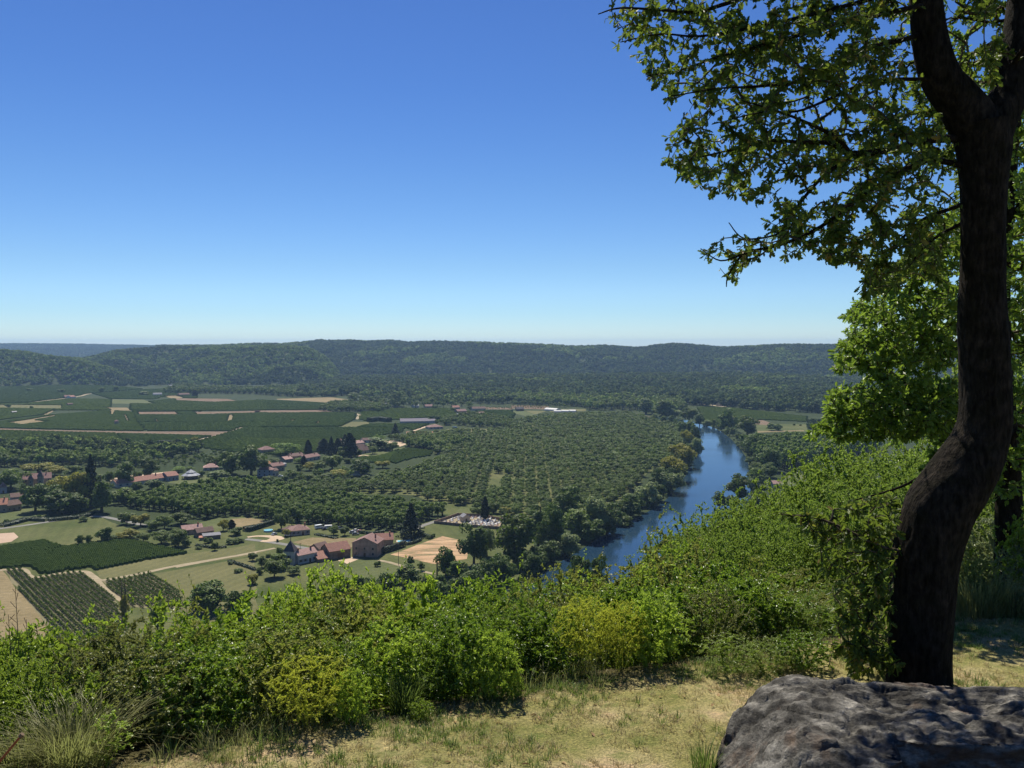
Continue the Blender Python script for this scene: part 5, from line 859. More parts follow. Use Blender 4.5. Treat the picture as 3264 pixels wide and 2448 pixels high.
def house(n, A, B_, depth, h, rh, label, roof='gable', wall='stone', rf='red', win=0, st=1, chim=1, door=True, cat='house', name=None, gfront=False, over=.35, group=None, far=False):
    a, b_ = GC(n, *A), GC(n, *B_); d = b_-a; W = d.length; yaw = math.atan2(d.y, d.x)
    e = empty(name or ('barn' if cat == 'barn' else 'farmhouse' if cat == 'farmhouse' else 'house' if cat == 'house' else cat), (a.x, a.y, 0), yaw); tag(e, label, cat, group)
    # local: x along the front 0..W, y inward 0..depth, z up
    mb = MB(); H = h
    mb.faces([(0,0,-.2),(W,0,-.2),(W,depth,-.2),(0,depth,-.2),(0,0,H),(W,0,H),(W,depth,H),(0,depth,H)], [(0,1,5,4),(1,2,6,5),(2,3,7,6),(3,0,4,7),(4,5,6,7)])
    rb = MB(); o_ = over; t = .14
    def slab(p, m=0):
        # p: quad or triangle of the upper face, given counter-clockwise from above
        up = [Vector(q) for q in p]; dn = [q-Vector((0, 0, t)) for q in up]; k = len(p); rb.faces(up+dn, [tuple(range(k)), tuple(reversed(range(k, 2*k)))]+[(i, k+i, k+(i+1) % k, (i+1) % k) for i in range(k)], m)
    z0 = H+.10-o_*rh/(depth/2 if not gfront else W/2)*.9
    if roof == 'gable' and not gfront:
        r = H+rh+.10; mb.faces([(0, 0, H), (0, depth, H), (0, depth/2, H+rh)], [(0, 2, 1)]); mb.faces([(W, 0, H), (W, depth, H), (W, depth/2, H+rh)], [(0, 1, 2)])
        slab([(-o_, -o_, z0), (W+o_, -o_, z0), (W+o_, depth/2, r), (-o_, depth/2, r)]); slab([(-o_, depth/2+.002, r), (W+o_, depth/2+.002, r), (W+o_, depth+o_, z0), (-o_, depth+o_, z0)])
    elif roof == 'gable':
        r = H+rh+.10; mb.faces([(0, 0, H), (W, 0, H), (W/2, 0, H+rh)], [(0, 1, 2)]); mb.faces([(0, depth, H), (W, depth, H), (W/2, depth, H+rh)], [(0, 2, 1)])
        slab([(-o_, -o_, z0), (W/2, -o_, r), (W/2, depth+o_, r), (-o_, depth+o_, z0)]); slab([(W/2+.002, -o_, r), (W+o_, -o_, z0), (W+o_, depth+o_, z0), (W/2+.002, depth+o_, r)])
    elif roof == 'mono':
        slab([(-o_, -o_, H+.06), (W+o_, -o_, H+.06), (W+o_, depth+o_, H+rh+.1), (-o_, depth+o_, H+rh+.1)]); mb.faces([(0, 0, H), (0, depth, H), (0, depth, H+rh)], [(0, 2, 1)]); mb.faces([(W, 0, H), (W, depth, H), (W, depth, H+rh)], [(0, 1, 2)])
        mb.faces([(0, depth, H), (W, depth, H), (W, depth, H+rh), (0, depth, H+rh)], [(0, 3, 2, 1)])
    else:
        r = H+rh+.1; q = min(depth, W)/2; z0 = H-.02; x0, x1 = (W/2, W/2) if roof == 'pyramid' else (q, W-q) if W >= depth else (W/2, W/2); y0, y1 = (depth/2, depth/2) if W >= depth or roof == 'pyramid' else (q, depth-q)
        c = [(-o_, -o_, z0), (W+o_, -o_, z0), (W+o_, depth+o_, z0), (-o_, depth+o_, z0)]; p0, p1 = (x0, y0, r), (x1, y1, r)
        if p0 == p1:
            rb.faces(c+[p0], [(0, 1, 4), (1, 2, 4), (2, 3, 4), (3, 0, 4), (3, 2, 1, 0)])
        elif W >= depth: rb.faces(c+[p0, p1], [(0, 1, 5, 4), (1, 2, 5), (2, 3, 4, 5), (3, 0, 4), (3, 2, 1, 0)])
        else: rb.faces(c+[p0, p1], [(0, 1, 4), (1, 2, 5, 4), (2, 3, 5), (3, 0, 4, 5), (3, 2, 1, 0)])
    mb.build('wall', WL[wall], e); ro = rb.build('roof', RF[rf], e)
    if chim:
        for k in range(chim):
            cx = W*(.82 if k == 0 else .15); cy = depth*.42 if roof != 'pyramid' else depth*.6; cb = MB(); cz = H+rh*.55; cb.box(cx-.35, cx+.35, cy-.3, cy+.3, cz, H+rh+.9); cb.box(cx-.43, cx+.43, cy-.38, cy+.38, H+rh+.9, H+rh+1.05); cb.build('chimney', m_chim, ro)
    if far: return e
    for s in range(st):
        zz = 1.0+s*2.7
        if zz+1.3 > H: break
        for k in range(win):
            x = W*(k+.5)/win
            if door and s == 0 and k == win//2: continue
            wb = MB(); wb.box(x-.62, x+.62, -.05, .02, zz-.08, zz+1.33); w_ = wb.build('window', m_frame, e); pb = MB(); pb.box(x-.5, x+.5, -.075, -.052, zz+.02, zz+1.22); pb.build('pane', m_glass, w_)
            if wall in ('white', 'cream'):
                
                for xa in (x-1.12, x+.64): sb = MB(); sb.box(xa, xa+.48, -.06, -.002, zz-.05, zz+1.3); sb.build('shutter', m_shut, w_)
    if door:
        x = W*(win//2+.5)/max(win, 1) if win else W*.5; dw = 1.5 if cat == 'barn' else .55; db = MB(); db.box(x-dw, x+dw, -.05, .02, 0, 2.1 if cat != 'barn' else 2.9); db.build('door', m_door, e)
    return e
# the farm in the foreground of the valley
house(5, (935, 1090), (1022, 1092), 5.2, 7.0, 4.9, 'square dovecote tower with a steep dark pyramid roof beside the white farmhouse', 'pyramid', 'white', 'slate', 1, 2, 0, True, 'tower', 'dovecote', over=.45)
house(5, (1060, 1085), (1222, 1050), 6.5, 4.6, 2.0, 'whitewashed farmhouse with a pale pink roof right of the dovecote', 'gable', 'white', 'pink', 4, 1, 2, True, 'farmhouse')
house(5, (1240, 1020), (1330, 995), 7, 4.2, 2.3, 'small outbuilding with a dark roof between white farmhouse and stone barn', 'gable', 'dark', 'brown', 0, 1, 0, True, 'barn')
house(5, (1330, 1046), (1512, 1016), 10, 4.4, 3.1, 'long dark stone barn with a broad dusty red roof', 'gable', 'dark', 'red', 0, 1, 0, True, 'barn')
house(5, (1232, 1066), (1326, 1050), 6, 1.6, 2.6, 'low lean-to with a sloping red roof at the left end of the barn', 'mono', 'dark', 'red', 0, 1, 0, False, 'shed')
house(5, (1526, 1012), (1740, 1022), 11, 7.2, 2.9, 'tall rosy stone house with its gable to the viewer', 'gable', 'rose', 'dull', 3, 2, 1, True, 'farmhouse', gfront=True)
house(5, (1735, 945), (1880, 938), 9, 4.6, 2.6, 'long wing with a red roof behind the tall rosy house', 'gable', 'stone', 'red', 4, 1, 1, True, 'house')
house(5, (1000, 838), (1160, 822), 10, 3.0, 2.3, 'hip roofed beige bungalow among the lawns', 'hip', 'cream', 'dull', 4, 1, 1, True, 'bungalow')
house(5, (915, 812), (998, 822), 7, 2.4, 1.8, 'low dark garage wing at the left of the bungalow', 'hip', 'dark', 'brown', 0, 1, 0, False, 'garage')
house(5, (62, 832), (235, 812), 7, 3.0, 2.1, 'left farmhouse part with a light pink roof', 'gable', 'stone', 'pink', 2, 1, 1, True, 'farmhouse')
house(5, (188, 852), (330, 832), 6, 3.0, 1.9, 'brown roofed part of the left farmhouse', 'gable', 'dark', 'brown', 3, 1, 0, True, 'farmhouse')
house(5, (240, 872), (388, 858), 4, 2.2, .7, 'lean-to with a flat grey roof before the left farmhouse', 'mono', 'dark', 'grey', 2, 1, 0, False, 'shed')
house(5, (205, 876), (238, 874), 2, 1.6, .5, 'tiny red roofed shed at the corner of the grey lean-to', 'mono', 'stone', 'salmon', 0, 1, 0, False, 'shed')
# left hamlet
house(4, (1015, 285), (1450, 222), 11, 3.0, 2.7, 'very long low building with a red roof in front of the gravel yard', 'gable', 'cream', 'red', 8, 1, 1, True, 'hall', 'long_hall')
house(4, (1450, 228), (1545, 216), 12, 4.0, 2.6, 'raised red roofed end of the very long building', 'gable', 'grey', 'red', 3, 1, 0, True, 'hall', 'end_hall')
house(4, (1758, 138), (1888, 132), 10, 2.7, 2.9, 'single house with a pink hip roof behind the round pavilion', 'hip', 'cream', 'pink', 3, 1, 1, True, 'house')
house(4, (-90, 505), (62, 494), 9, 5.2, 3.4, 'stone house with a bright red gable roof cut by the left edge', 'gable', 'stone', 'salmon', 3, 1, 1, True, 'house')
house(4, (62, 494), (186, 476), 8, 4.2, 2.6, 'stone house with a dark roof joined to the red roofed one at the left edge', 'gable', 'stone', 'brown', 3, 1, 0, True, 'house')
house(4, (96, 425), (205, 415), 8, 4.6, 2.2, 'grey walled outbuilding behind the dark roofed house at the left edge', 'gable', 'grey', 'brown', 2, 1, 0, True, 'house')
house(4, (200, 275), (445, 258), 11, 5.5, 3.6, 'old manor with a dull red roof half hidden by park trees', 'gable', 'stone', 'dull', 5, 2, 2, True, 'manor', 'manor_house')
house(4, (325, 280), (370, 278), 4.4, 8.5, 4.6, 'square manor tower with a pointed roof, the taller one', 'pyramid', 'stone', 'brown', 1, 2, 0, True, 'tower', 'manor_tower'); house(4, (245, 285), (285, 283), 4, 7, 3.6, 'square manor tower with a pointed roof, the lower one', 'pyramid', 'stone', 'dull', 1, 2, 0, True, 'tower', 'manor_tower')
house(4, (0, 335), (60, 330), 6, 4.5, 3.5, 'small dark roofed house in the park by the left edge', 'hip', 'grey', 'slate', 1, 1, 0, True, 'house')
# village
house(5, (705, 322), (832, 324), 8, 5.6, 2.0, 'grey stone village house with a hip roof under the huge dark tree', 'hip', 'grey', 'dull', 3, 2, 0, True, 'house'); house(5, (834, 322), (890, 314), 7, 4.6, 1.6, 'pale stone village house beside the grey one', 'gable', 'cream', 'brown', 2, 1, 0, True, 'house')
house(5, (765, 266), (828, 258), 8, 4.5, 2.2, 'village house with a bright orange roof', 'gable', 'stone', 'orange', 2, 1, 0, True, 'house'); house(5, (838, 282), (942, 268), 9, 4.6, 2.3, 'village house with a dusty red roof right of the orange one', 'gable', 'stone', 'dull', 3, 1, 1, True, 'house'); house(5, (915, 240), (958, 234), 3, 2.6, .3, 'small white walled shed behind the dusty red roof', 'mono', 'white', 'white', 0, 1, 0, False, 'shed')
house(5, (945, 205), (1012, 196), 9, 3.2, 2.2, 'village house with a pink roof left of the cypress row', 'gable', 'stone', 'pink', 2, 1, 1, True, 'house'); house(5, (1005, 182), (1112, 170), 10, 3.6, 2.2, 'long brown roofed village house behind the pink one', 'gable', 'stone', 'brown', 3, 1, 2, True, 'house'); house(5, (1115, 196), (1250, 172), 9, 3.4, 2.4, 'village house with a red brown roof under the slim cypress', 'gable', 'cream', 'dull', 4, 1, 2, True, 'house')
house(5, (748, 128), (858, 118), 11, 4, 3.0, 'house with a big dull red roof between the two great lit trees', 'hip', 'stone', 'dull', 3, 1, 0, True, 'house')
house(2, (712, 1003), (750, 1000), 8, 4, 2.2, 'small red roofed house between firs and cypress', 'gable', 'stone', 'dull', 1, 1, 1, True, 'house'); house(2, (860, 1018), (936, 1008), 9, 4, 2.4, 'pink roofed house behind the steep dark roof', 'gable', 'cream', 'pink', 2, 1, 1, True, 'house')
house(2, (852, 1085), (1000, 1062), 12, 3.0, 6.0, 'big house with a steep dark brown roof among the village firs', 'hip', 'cream', 'brown', 4, 1, 1, True, 'house'); house(2, (925, 985), (1000, 980), 8, 3.4, 2.2, 'dark roofed shed behind the pink roofed house', 'gable', 'white', 'brown', 2, 1, 0, True, 'house')
house(2, (1090, 1036), (1146, 1030), 6, 2.8, 1.8, 'small white walled house below the gravel yard', 'gable', 'white', 'slate', 2, 1, 0, True, 'house')
house(2, (1300, 926), (1560, 924), 15, 2.6, 2.4, 'long low building with bright salmon roofs at the orchard edge', 'gable', 'cream', 'salmon', 6, 1, 0, True, 'hall', 'long_hall'); house(2, (1500, 864), (1618, 858), 14, 2.8, 2.6, 'hip roofed grey house by the white lane', 'hip', 'cream', 'dull', 4, 1, 0, True, 'house')
house(2, (1248, 818), (1486, 814), 18, 3.6, 3.2, 'long grey sheet metal barn in the middle of the vine fields', 'gable', 'grey', 'lilac', 0, 1, 0, True, 'barn', far=True); house(2, (1488, 812), (1562, 808), 12, 3.4, 2.0, 'small lilac roofed building at the right end of the long grey barn', 'gable', 'white', 'lilac', 0, 1, 0, False, 'house', far=True)
FAR = [(2, (1702, 692), (1762, 690), 'red', 'stone', 'far hamlet house with a red roof, leftmost'), (2, (1742, 726), (1822, 722), 'dull', 'dark', 'far hamlet house with a dark wall below the leftmost'), (2, (1872, 703), (1984, 700), 'brown', 'cream', 'long far hamlet house beside the young trees'),
 (2, (1822, 756), (1900, 750), 'dull', 'grey', 'far hamlet farmhouse with a dull roof, left of two'), (2, (1905, 752), (1985, 746), 'dull', 'cream', 'far hamlet farmhouse with a dull roof, right of two'), (2, (1752, 764), (1812, 760), 'grey', 'white', 'pale grey roofed house left of the far hamlet farmhouses'),
 (2, (1368, 676), (1410, 674), 'white', 'white', 'small white roofed house in mid valley'), (2, (1466, 682), (1530, 680), 'dull', 'stone', 'low mid valley house right of the white roofed one'), (2, (1062, 668), (1142, 668), 'grey', 'white', 'pale grey roofed house left of the tall far tree'), (2, (838, 655), (884, 650), 'pink', 'cream', 'pink roofed house at the big straw field'),
 (2, (1898, 596), (1960, 594), 'dull', 'white', 'white house in the woods behind the far hamlet'), (2, (1325, 592), (1465, 590), 'brown', 'cream', 'long far house between wooded gardens'), (2, (376, 532), (440, 530), 'pink', 'grey', 'far pinkish roof before the side valley'),
 (1, (560, 596), (612, 594), 'dull', 'stone', 'small stone farm alone among vines, left part'), (1, (615, 598), (655, 594), 'red', 'white', 'small stone farm alone among vines, right part'), (1, (1566, 504), (1628, 502), 'pink', 'white', 'white house right under the left hills'), (1, (1456, 501), (1508, 500), 'grey', 'white', 'grey roofed house right under the left hills'),
 (1, (1326, 574), (1400, 572), 'grey', 'white', 'white and grey house below the hills'), (1, (1550, 578), (1640, 574), 'brown', 'dark', 'dark red farm below the hills'), (3, (1530, 642), (1592, 640), 'lilac', 'white', 'roof at the edge of the big dark wood'), (3, (1800, 664), (1842, 662), 'grey', 'cream', 'small roof by the track under the dark wood'),
 (3, (40, 706), (104, 705), 'slate', 'dark', 'dark barn beside the bright green crop'), (2, (740, 545), (800, 545), 'white', 'white', 'pale roof in the woods near the far river')]
for n_, A_, B2, rf_, wl_, lb in FAR: house(n_, A_, B2, 11, 3.4, 2.8, lb, 'gable', wl_, rf_, far=True, chim=0)
house(1, (1001, 822), (1026, 820), 4, 4.5, 2.0, 'tiny stone hut with a pale roof alone in the vines', 'pyramid', 'stone', 'dull', 0, 1, 0, True, 'hut', 'vineyard_hut'); house(1, (106, 727), (146, 725), 6, 2.4, 1.2, 'low hut with a white roof in the vines at the left', 'gable', 'dark', 'white', 0, 1, 0, True, 'hut', 'vineyard_hut'); house(1, (586, 660), (630, 658), 6, 3, 1.6, 'small dark hut in the vines', 'gable', 'dark', 'brown', 0, 1, 0, True, 'hut', 'vineyard_hut')
house(8, (1312, 965), (1392, 962), 6, 3.2, 2.0, 'little pinkish house on the right bank at the corner of the meadow', 'gable', 'white', 'pink', 1, 1, 0, True, 'house')
house(9, (597, 545), (702, 535), 5, 3.2, 1.5, 'little stone chapel with a grey roof in the graveyard', 'gable', 'cream', 'grey', 0, 1, 0, True, 'chapel', 'chapel', gfront=True)
house(5, (1492, 316), (1592, 312), 6, 2.0, 1.2, 'white marquee on the village grass', 'gable', 'white', 'white', 0, 1, 0, False, 'tent', 'marquee')
# greenhouses
def tunnel(n, A, B_, r, label):
    a, b_ = GC(n, *A), GC(n, *B_); d = b_-a; e = empty('greenhouse', a, math.atan2(d.y, d.x)); tag(e, label, 'greenhouse'); mb = MB(); L = d.length; K = 8
    vs = [(x, r-r*math.cos(math.pi*k/K), r*.62*math.sin(math.pi*k/K)) for x in (0, L) for k in range(K+1)]
    mb.faces(vs, [(k, K+1+k, K+2+k, k+1) for k in range(K)]+[tuple(range(K+1)), tuple(range(2*K+1, K, -1))]); mb.build('cover', m_sheetw, e)
    hb = MB()
    for q in range(5):
        x = L*q/4; hb.tube([(x, r-(r+.03)*math.cos(math.pi*k/K), (r+.03)*.62*math.sin(math.pi*k/K)) for k in range(K+1)], .05, 4)
    hb.build('hoops', m_steel, e)
m_sheetw = flat_mat('greenhouse_film', (.38, .38, .37), .5, .4); m_steel = flat_mat('galvanised_steel', (.55, .56, .57), .4, .5, metal=.6)
tunnel(3, (275, 700), (378, 707), 7, 'largest white greenhouse tunnel, at the left'); tunnel(3, (362, 716), (425, 716), 5, 'low white greenhouse second from left'); tunnel(3, (425, 713), (490, 714), 5, 'low white greenhouse third from left'); tunnel(3, (490, 712), (550, 713), 5, 'low white greenhouse at the right end')
# round pavilion
g0 = GC(4, 1650, 205); e = empty('pavilion', g0); tag(e, 'round pavilion with a two tiered pale metal cone roof', 'pavilion')
def cone_ring(r0, z0, r1, z1, K=16):
    mb = MB()
    for k in range(K):
        a, b_ = 2*math.pi*k/K, 2*math.pi*(k+1)/K; mb.faces([(r0*math.cos(a), r0*math.sin(a), z0), (r0*math.cos(b_), r0*math.sin(b_), z0), (r1*math.cos(b_), r1*math.sin(b_), z1), (r1*math.cos(a), r1*math.sin(a), z1)], [(0, 1, 2, 3)], k % 2)
    return mb
m_zinc = flat_mat('zinc_sheet', (.27, .29, .33), .6, .3); m_zinc2 = flat_mat('zinc_sheet_dull', (.17, .19, .22), .6, .3)
cone_ring(7.3, 3.0, 3.6, 5.0).build('roof', [m_zinc, m_zinc2], e); cone_ring(4.0, 5.3, .15, 7.6).build('upper_roof', [m_zinc, m_zinc2], e)
mb = MB(); mb.tube([(0, 0, 4.6), (0, 0, 5.5)], 3.3, 16); mb.build('lantern', WL['grey'], e); mb = MB(); mb.tube([(0, 0, 0), (0, 0, 2.6)], 5.2, 16); mb.build('wall', WL['dark'], e)
for k in range(12):
    a = 2*math.pi*k/12; mb = MB(); mb.tube([(6.9*math.cos(a), 6.9*math.sin(a), 0), (6.9*math.cos(a), 6.9*math.sin(a), 3.05)], .12, 6); mb.build('post', m_door, e)
# ------------------------------------------------------------------ graveyard
gy = [GC(9, x, y) for x, y in [(165, 562), (640, 612), (1150, 650), (1200, 520), (870, 458), (515, 442)]]
gc = sum(gy, Vector())/6; e = empty('graveyard_wall', gc); tag(e, 'low dark stone wall round the graveyard', 'wall')
for i in range(6):
    a, b_ = gy[i]-gc, gy[(i+1) % 6]-gc; d = (b_-a).normalized(); nr = Vector((-d.y, d.x, 0))*.2; a = a+d*.24; b_ = b_-d*.24
    mb = MB(); mb.faces([a-nr, b_-nr, b_+nr, a+nr]+[v+Vector((0, 0, 1.7)) for v in (a-nr, b_-nr, b_+nr, a+nr)], [(0, 1, 5, 4), (1, 2, 6, 5), (2, 3, 7, 6), (3, 0, 4, 7), (4, 5, 6, 7)]); mb.build('wall_side', WL['dark'], e)
    pb = MB(); c = gy[i]-gc; pb.box(c.x-.26, c.x+.26, c.y-.26, c.y+.26, 0, 1.95); pb.build('pillar', WL['stone'], e)
sheet('gravel', [(p.x, p.y) for p in gy], .05, m_track, excl=False)
m_marble = [flat_mat('white_marble', (.72, .72, .70), .4, .4, 1.5, .12), flat_mat('grey_granite', (.34, .34, .36), .35, .4, 2, .2), flat_mat('rosy_granite', (.42, .28, .24), .4, .4, 2, .2), flat_mat('black_granite', (.05, .05, .055), .2, .5)]
def tomb(m, cross):
    e = empty('tombstone'); mb = MB(); mb.box(-.55, .55, -1.1, 1.1, 0, .32, bev=.04); mb.box(-.46, .46, -1.0, 1.0, .32, .46, bev=.03); mb.build('slab', m, e)
    hb = MB(); hb.box(-.45, .45, 1.12, 1.3, 0, 1.0, bev=.05)
    if cross: hb.box(-.06, .06, 1.16, 1.26, 1.0, 1.6); hb.box(-.25, .25, 1.155, 1.265, 1.28, 1.39)
    hb.build('headstone', m, e); return e
def copy_tree(o, parent=None):
    c = o.copy(); COL.objects.link(c); c.parent = parent
    for ch in list(o.children): copy_tree(ch, c)
    return c
base = [tomb(m_marble[k], k % 2 == 0) for k in range(4)]; used = set(); rg = random.Random(3); yaw = math.atan2((gy[1]-gy[0]).y, (gy[1]-gy[0]).x); poly2 = [(p.x, p.y) for p in gy]; kk = 0
ux = Vector((math.cos(yaw), math.sin(yaw), 0)); uy = Vector((-ux.y, ux.x, 0)); chp = GC(9, 650, 510)
adj = ['white marble', 'grey granite', 'rosy granite', 'black granite']
for i in range(-12, 13):
    for j in range(-5, 6):
        p = gc+ux*i*2.6+uy*j*4.0
        if not all(inpoly(np.array([p.x+a]), np.array([p.y+b_]), poly2)[0] for a, b_ in ((1.6, 0), (-1.6, 0), (0, 1.9), (0, -1.9))) or (p-chp).length < 4.5 or rg.random() < .22: continue
        t = rg.choices(range(4), (5, 3, 2, 2))[0]; o = base[t] if t not in used else copy_tree(base[t]); used.add(t); o.location = (p.x, p.y, .05); o.rotation_euler = (0, 0, yaw+rg.uniform(-.05, .05)); tag(o, adj[t]+' tomb among the rows of the walled graveyard', 'tomb', adj[t]+' tombs in the graveyard')
# ------------------------------------------------------------------ vehicles, pools, poles
m_tyre = flat_mat('tyre_rubber', (.02, .02, .02), .8)
def vehicle(n, x, y, yaw, paint, label, kind='car', L=4.1, Wd=1.7, H=1.45):
    g = GC(n, x, y); e = empty({'car': 'parked_car', 'van': 'parked_van', 'caravan': 'caravan'}[kind], (g.x, g.y, .15), yaw); tag(e, label, kind)
    def prof_(pts, w0, nm, m, parent=e):
        k = len(pts); mb = MB(); mb.faces([(a, -w0, z) for a, z in pts]+[(a, w0, z) for a, z in pts], [tuple(range(k)), tuple(reversed(range(k, 2*k)))]+[(i, k+i, k+(i+1) % k, (i+1) % k) for i in range(k)]); return mb.build(nm, m, parent)
    pm = flat_mat('paint_'+nm_(label), paint, .3, .5); w0 = Wd/2; l = L/2
    if kind == 'car':
        prof_([(-l, .3), (l, .3), (l, .62), (l*.92, .78), (l*.45, .92), (-l*.9, .95), (-l, .8)], w0, 'body', pm); prof_([(l*.44, .92), (l*.12, H-.05), (-l*.55, H-.05), (-l*.88, .95)], w0*.86, 'window_band', m_glass)
        rb = MB(); rb.box(-l*.52, l*.10, -w0*.84, w0*.84, H-.05, H, bev=.02); rb.build('roof', pm, e)
    elif kind == 'van':
        prof_([(-l, .3), (l, .3), (l, .8), (l*.9, 1.0), (l*.66, H), (-l, H)], w0, 'body', pm); prof_([(l*.86, 1.05), (l*.68, H-.18), (-l*.9, H-.18), (-l*.9, H-.75), (l*.86, H-.95)], w0+.01, 'window_band', m_glass)
    else:
        prof_([(-l, .45), (l, .45), (l+.1, 1.0), (l*.92, H-.1), (l*.8, H), (-l*.8, H), (-l*.95, H-.1), (-l-.1, 1.0)], w0, 'body', pm); prof_([(-l*.5, 1.2), (l*.5, 1.2), (l*.5, 1.75), (-l*.5, 1.75)], w0+.01, 'window_band', m_glass)
        mb = MB(); mb.tube([(l, 0, .5), (l+1.0, 0, .45)], .05, 5); mb.build('tow_bar', m_steel, e)
    for sx in ((-.62, .62) if kind != 'caravan' else (0,)):
        for sy in (-1, 1): mb = MB(); mb.tube([(sx*l, sy*(w0-.18), .31), (sx*l, sy*(w0+.02), .31)], .31, 12); wh = mb.build('wheel', m_tyre, e); mb = MB(); mb.tube([(sx*l, sy*(w0+.02), .31), (sx*l, sy*(w0+.035), .31)], .17, 8); mb.build('rim', m_steel, wh)
    return e
def nm_(s): return '_'.join(s.split()[:2])
vehicle(5, 1238, 772, .7, (.75, .80, .80), 'white van with pale blue windows parked behind the bungalow', 'van', 5, 2.0, 2.2); vehicle(5, 1320, 778, .3, (.75, .75, .72), 'white caravan parked right of the white van', 'caravan', 4.6, 2.1, 2.3); vehicle(5, 1286, 782, 1.2, (.03, .03, .035), 'dark car parked between white van and caravan')
vehicle(5, 853, 828, 1.3, (.45, .50, .54), 'silver blue car on the turning circle'); vehicle(5, 970, 838, .1, (.70, .70, .68), 'white car half hidden by the pale small tree'); vehicle(5, 1420, 778, .2, (.5, .5, .5), 'grey car alone behind the lawn trees')
vehicle(5, 1530, 812, .4, (.40, .42, .45), 'grey car parked front left near the stone house'); vehicle(5, 1555, 828, .3, (.15, .16, .18), 'dark grey car parked nearest the stone house'); vehicle(5, 1560, 798, .3, (.60, .61, .62), 'light grey car parked behind the dark grey one'); vehicle(5, 1600, 806, .4, (.30, .10, .08), 'dull red car at the right end of the parked cars')
vehicle(5, 1782, 940, .2, (.72, .72, .70), 'white car in the courtyard by the clipped hedge'); vehicle(5, 1722, 975, 1.3, (.65, .65, .66), 'small pale car beside the gate of the stone house'); vehicle(5, 905, 325, .2, (.68, .68, .66), 'white car below the pale stone village house'); vehicle(10, 1935, 470, .05, (.12, .24, .42), 'blue covered trailer on the pale meadow', 'van', 6, 2.4, 2.0)
g0 = GC(5, 800, 797); e = empty('paddling_pool', g0); tag(e, 'round above ground pool with pale blue water on the lawn', 'pool'); m_liner = flat_mat('blue_liner', (.35, .62, .70), .5)
mb = MB()
for k in range(24):
    a, b_ = 2*math.pi*k/24, 2*math.pi*(k+1)/24; pt = lambda r, t, z: (r*math.cos(t), r*math.sin(t), z); mb.faces([pt(2.6, a, 0), pt(2.6, b_, 0), pt(2.6, b_, 1.0), pt(2.6, a, 1.0), pt(2.35, b_, 1.0), pt(2.35, a, 1.0), pt(2.35, b_, .7), pt(2.35, a, .7)], [(0, 1, 2, 3), (3, 2, 4, 5), (5, 4, 6, 7)])
mb.build('rim', m_liner, e); mb = MB(); mb.poly([pt(2.34, 2*math.pi*k/24, .78) for k in range(24)]); mb.build('water_surface', m_pool, e)
g0 = GC(5, 1905, 893); e = empty('swimming_pool', g0, .15); tag(e, 'turquoise swimming pool in a pale terrace beside the stone house', 'pool'); mb = MB(); mb.box(0, 8.4, 0, 5.2, .02, .16); mb.build('terrace', WL['cream'], e); mb = MB(); mb.box(.8, 7.6, .8, 4.4, .165, .19); mb.build('water_surface', m_pool, e)
m_pole = flat_mat('pole_wood', (.10, .085, .07), .9); m_polel = flat_mat('pole_dark', (.045, .04, .035), .9)
def pole(n, x, yb, yt, label, r=.14, m=None):
    g = GC(n, x, yb); px, pt_ = C(n, x, yt); h = (C(n, x, yb)[1]-pt_)/F*g.y; e = empty('utility_pole', g); tag(e, label, 'pole')
    mb = MB(); mb.tube([(0, 0, -.1), (0, 0, h)], [r, r*.7], 8); mb.build('post', m or m_pole, e); mb = MB(); mb.box(-.8, .8, -.06, .06, h-.5, h-.38); mb.build('crossarm', m or m_pole, e)
    for s in (-.7, 0, .7): mb = MB(); mb.tube([(s, 0, h-.38), (s, 0, h-.2)], .05, 6); mb.build('insulator', m_glass, e)
pole(5, 995, 960, 795, 'tall dark pole rising behind the dovecote tower', .2, m_polel); pole(5, 1077, 1000, 893, 'thinner pole rising behind the white farmhouse', .14, m_polel); pole(5, 1925, 1085, 900, 'pole standing beside the ploughed field'); pole(5, 1905, 960, 855, 'pole behind the long wing near the swimming pool'); pole(9, 205, 1355, 1035, 'thick dark pole touching the oval dark tree', .35, m_polel); pole(5, 77, 392, 340, 'pole at the front of the round pavilion')
# bare twin stems behind the hedge on the left
def dead(n, x, yb, yt, label, seed):
    g = GC(n, x, yb); h = (C(n, x, yb)[1]-C(n, x, yt)[1])/F*g.y; rs = random.Random(seed); e = empty('bare_tree', g); tag(e, label, 'tree')
    mb = MB()
    for dx in (-.7, .5): mb.tube([(dx*.4, 0, -.2), (dx, 0, h*.4), (dx*1.1, 0, h*.75), (dx*1.0, 0, h)], [.42, .34, .2, .06], 7)
    mb.build('trunk', m_barkfar, e); tb = MB()
    for i in range(60):
        z = h*rs.uniform(.25, .98); a = rs.uniform(0, 6.28); L = rs.uniform(.8, 2.6)*(1.2-z/h); c = rs.choice((-.7, .5)); tb.tube([(c, 0, z), (c+math.cos(a)*L*.5, math.sin(a)*L*.5, z+L*.5), (c+math.cos(a)*L*.7, math.sin(a)*L*.7, z+L)], [.07, .05, .02], 4)
    tb.build('twigs', m_barkfar, e); cm = crown_mesh('poplar', seed)[0]; cm.materials.append(leafYl); c = link('crown', cm, None, e, (0, 0, h*.02)); c.scale = (h*.55, h*.55, h*.72)
dead(4, 1075, 1480, 1062, 'thin bare tree with twin stems behind the hedge, beside the small vineyard', 4)
for i, (x, yb, yt) in enumerate([(1985, 1500, 1300)]): dead(4, x, yb, yt, 'dead stump like stems behind the hedge under the bright sprig', 8+i)
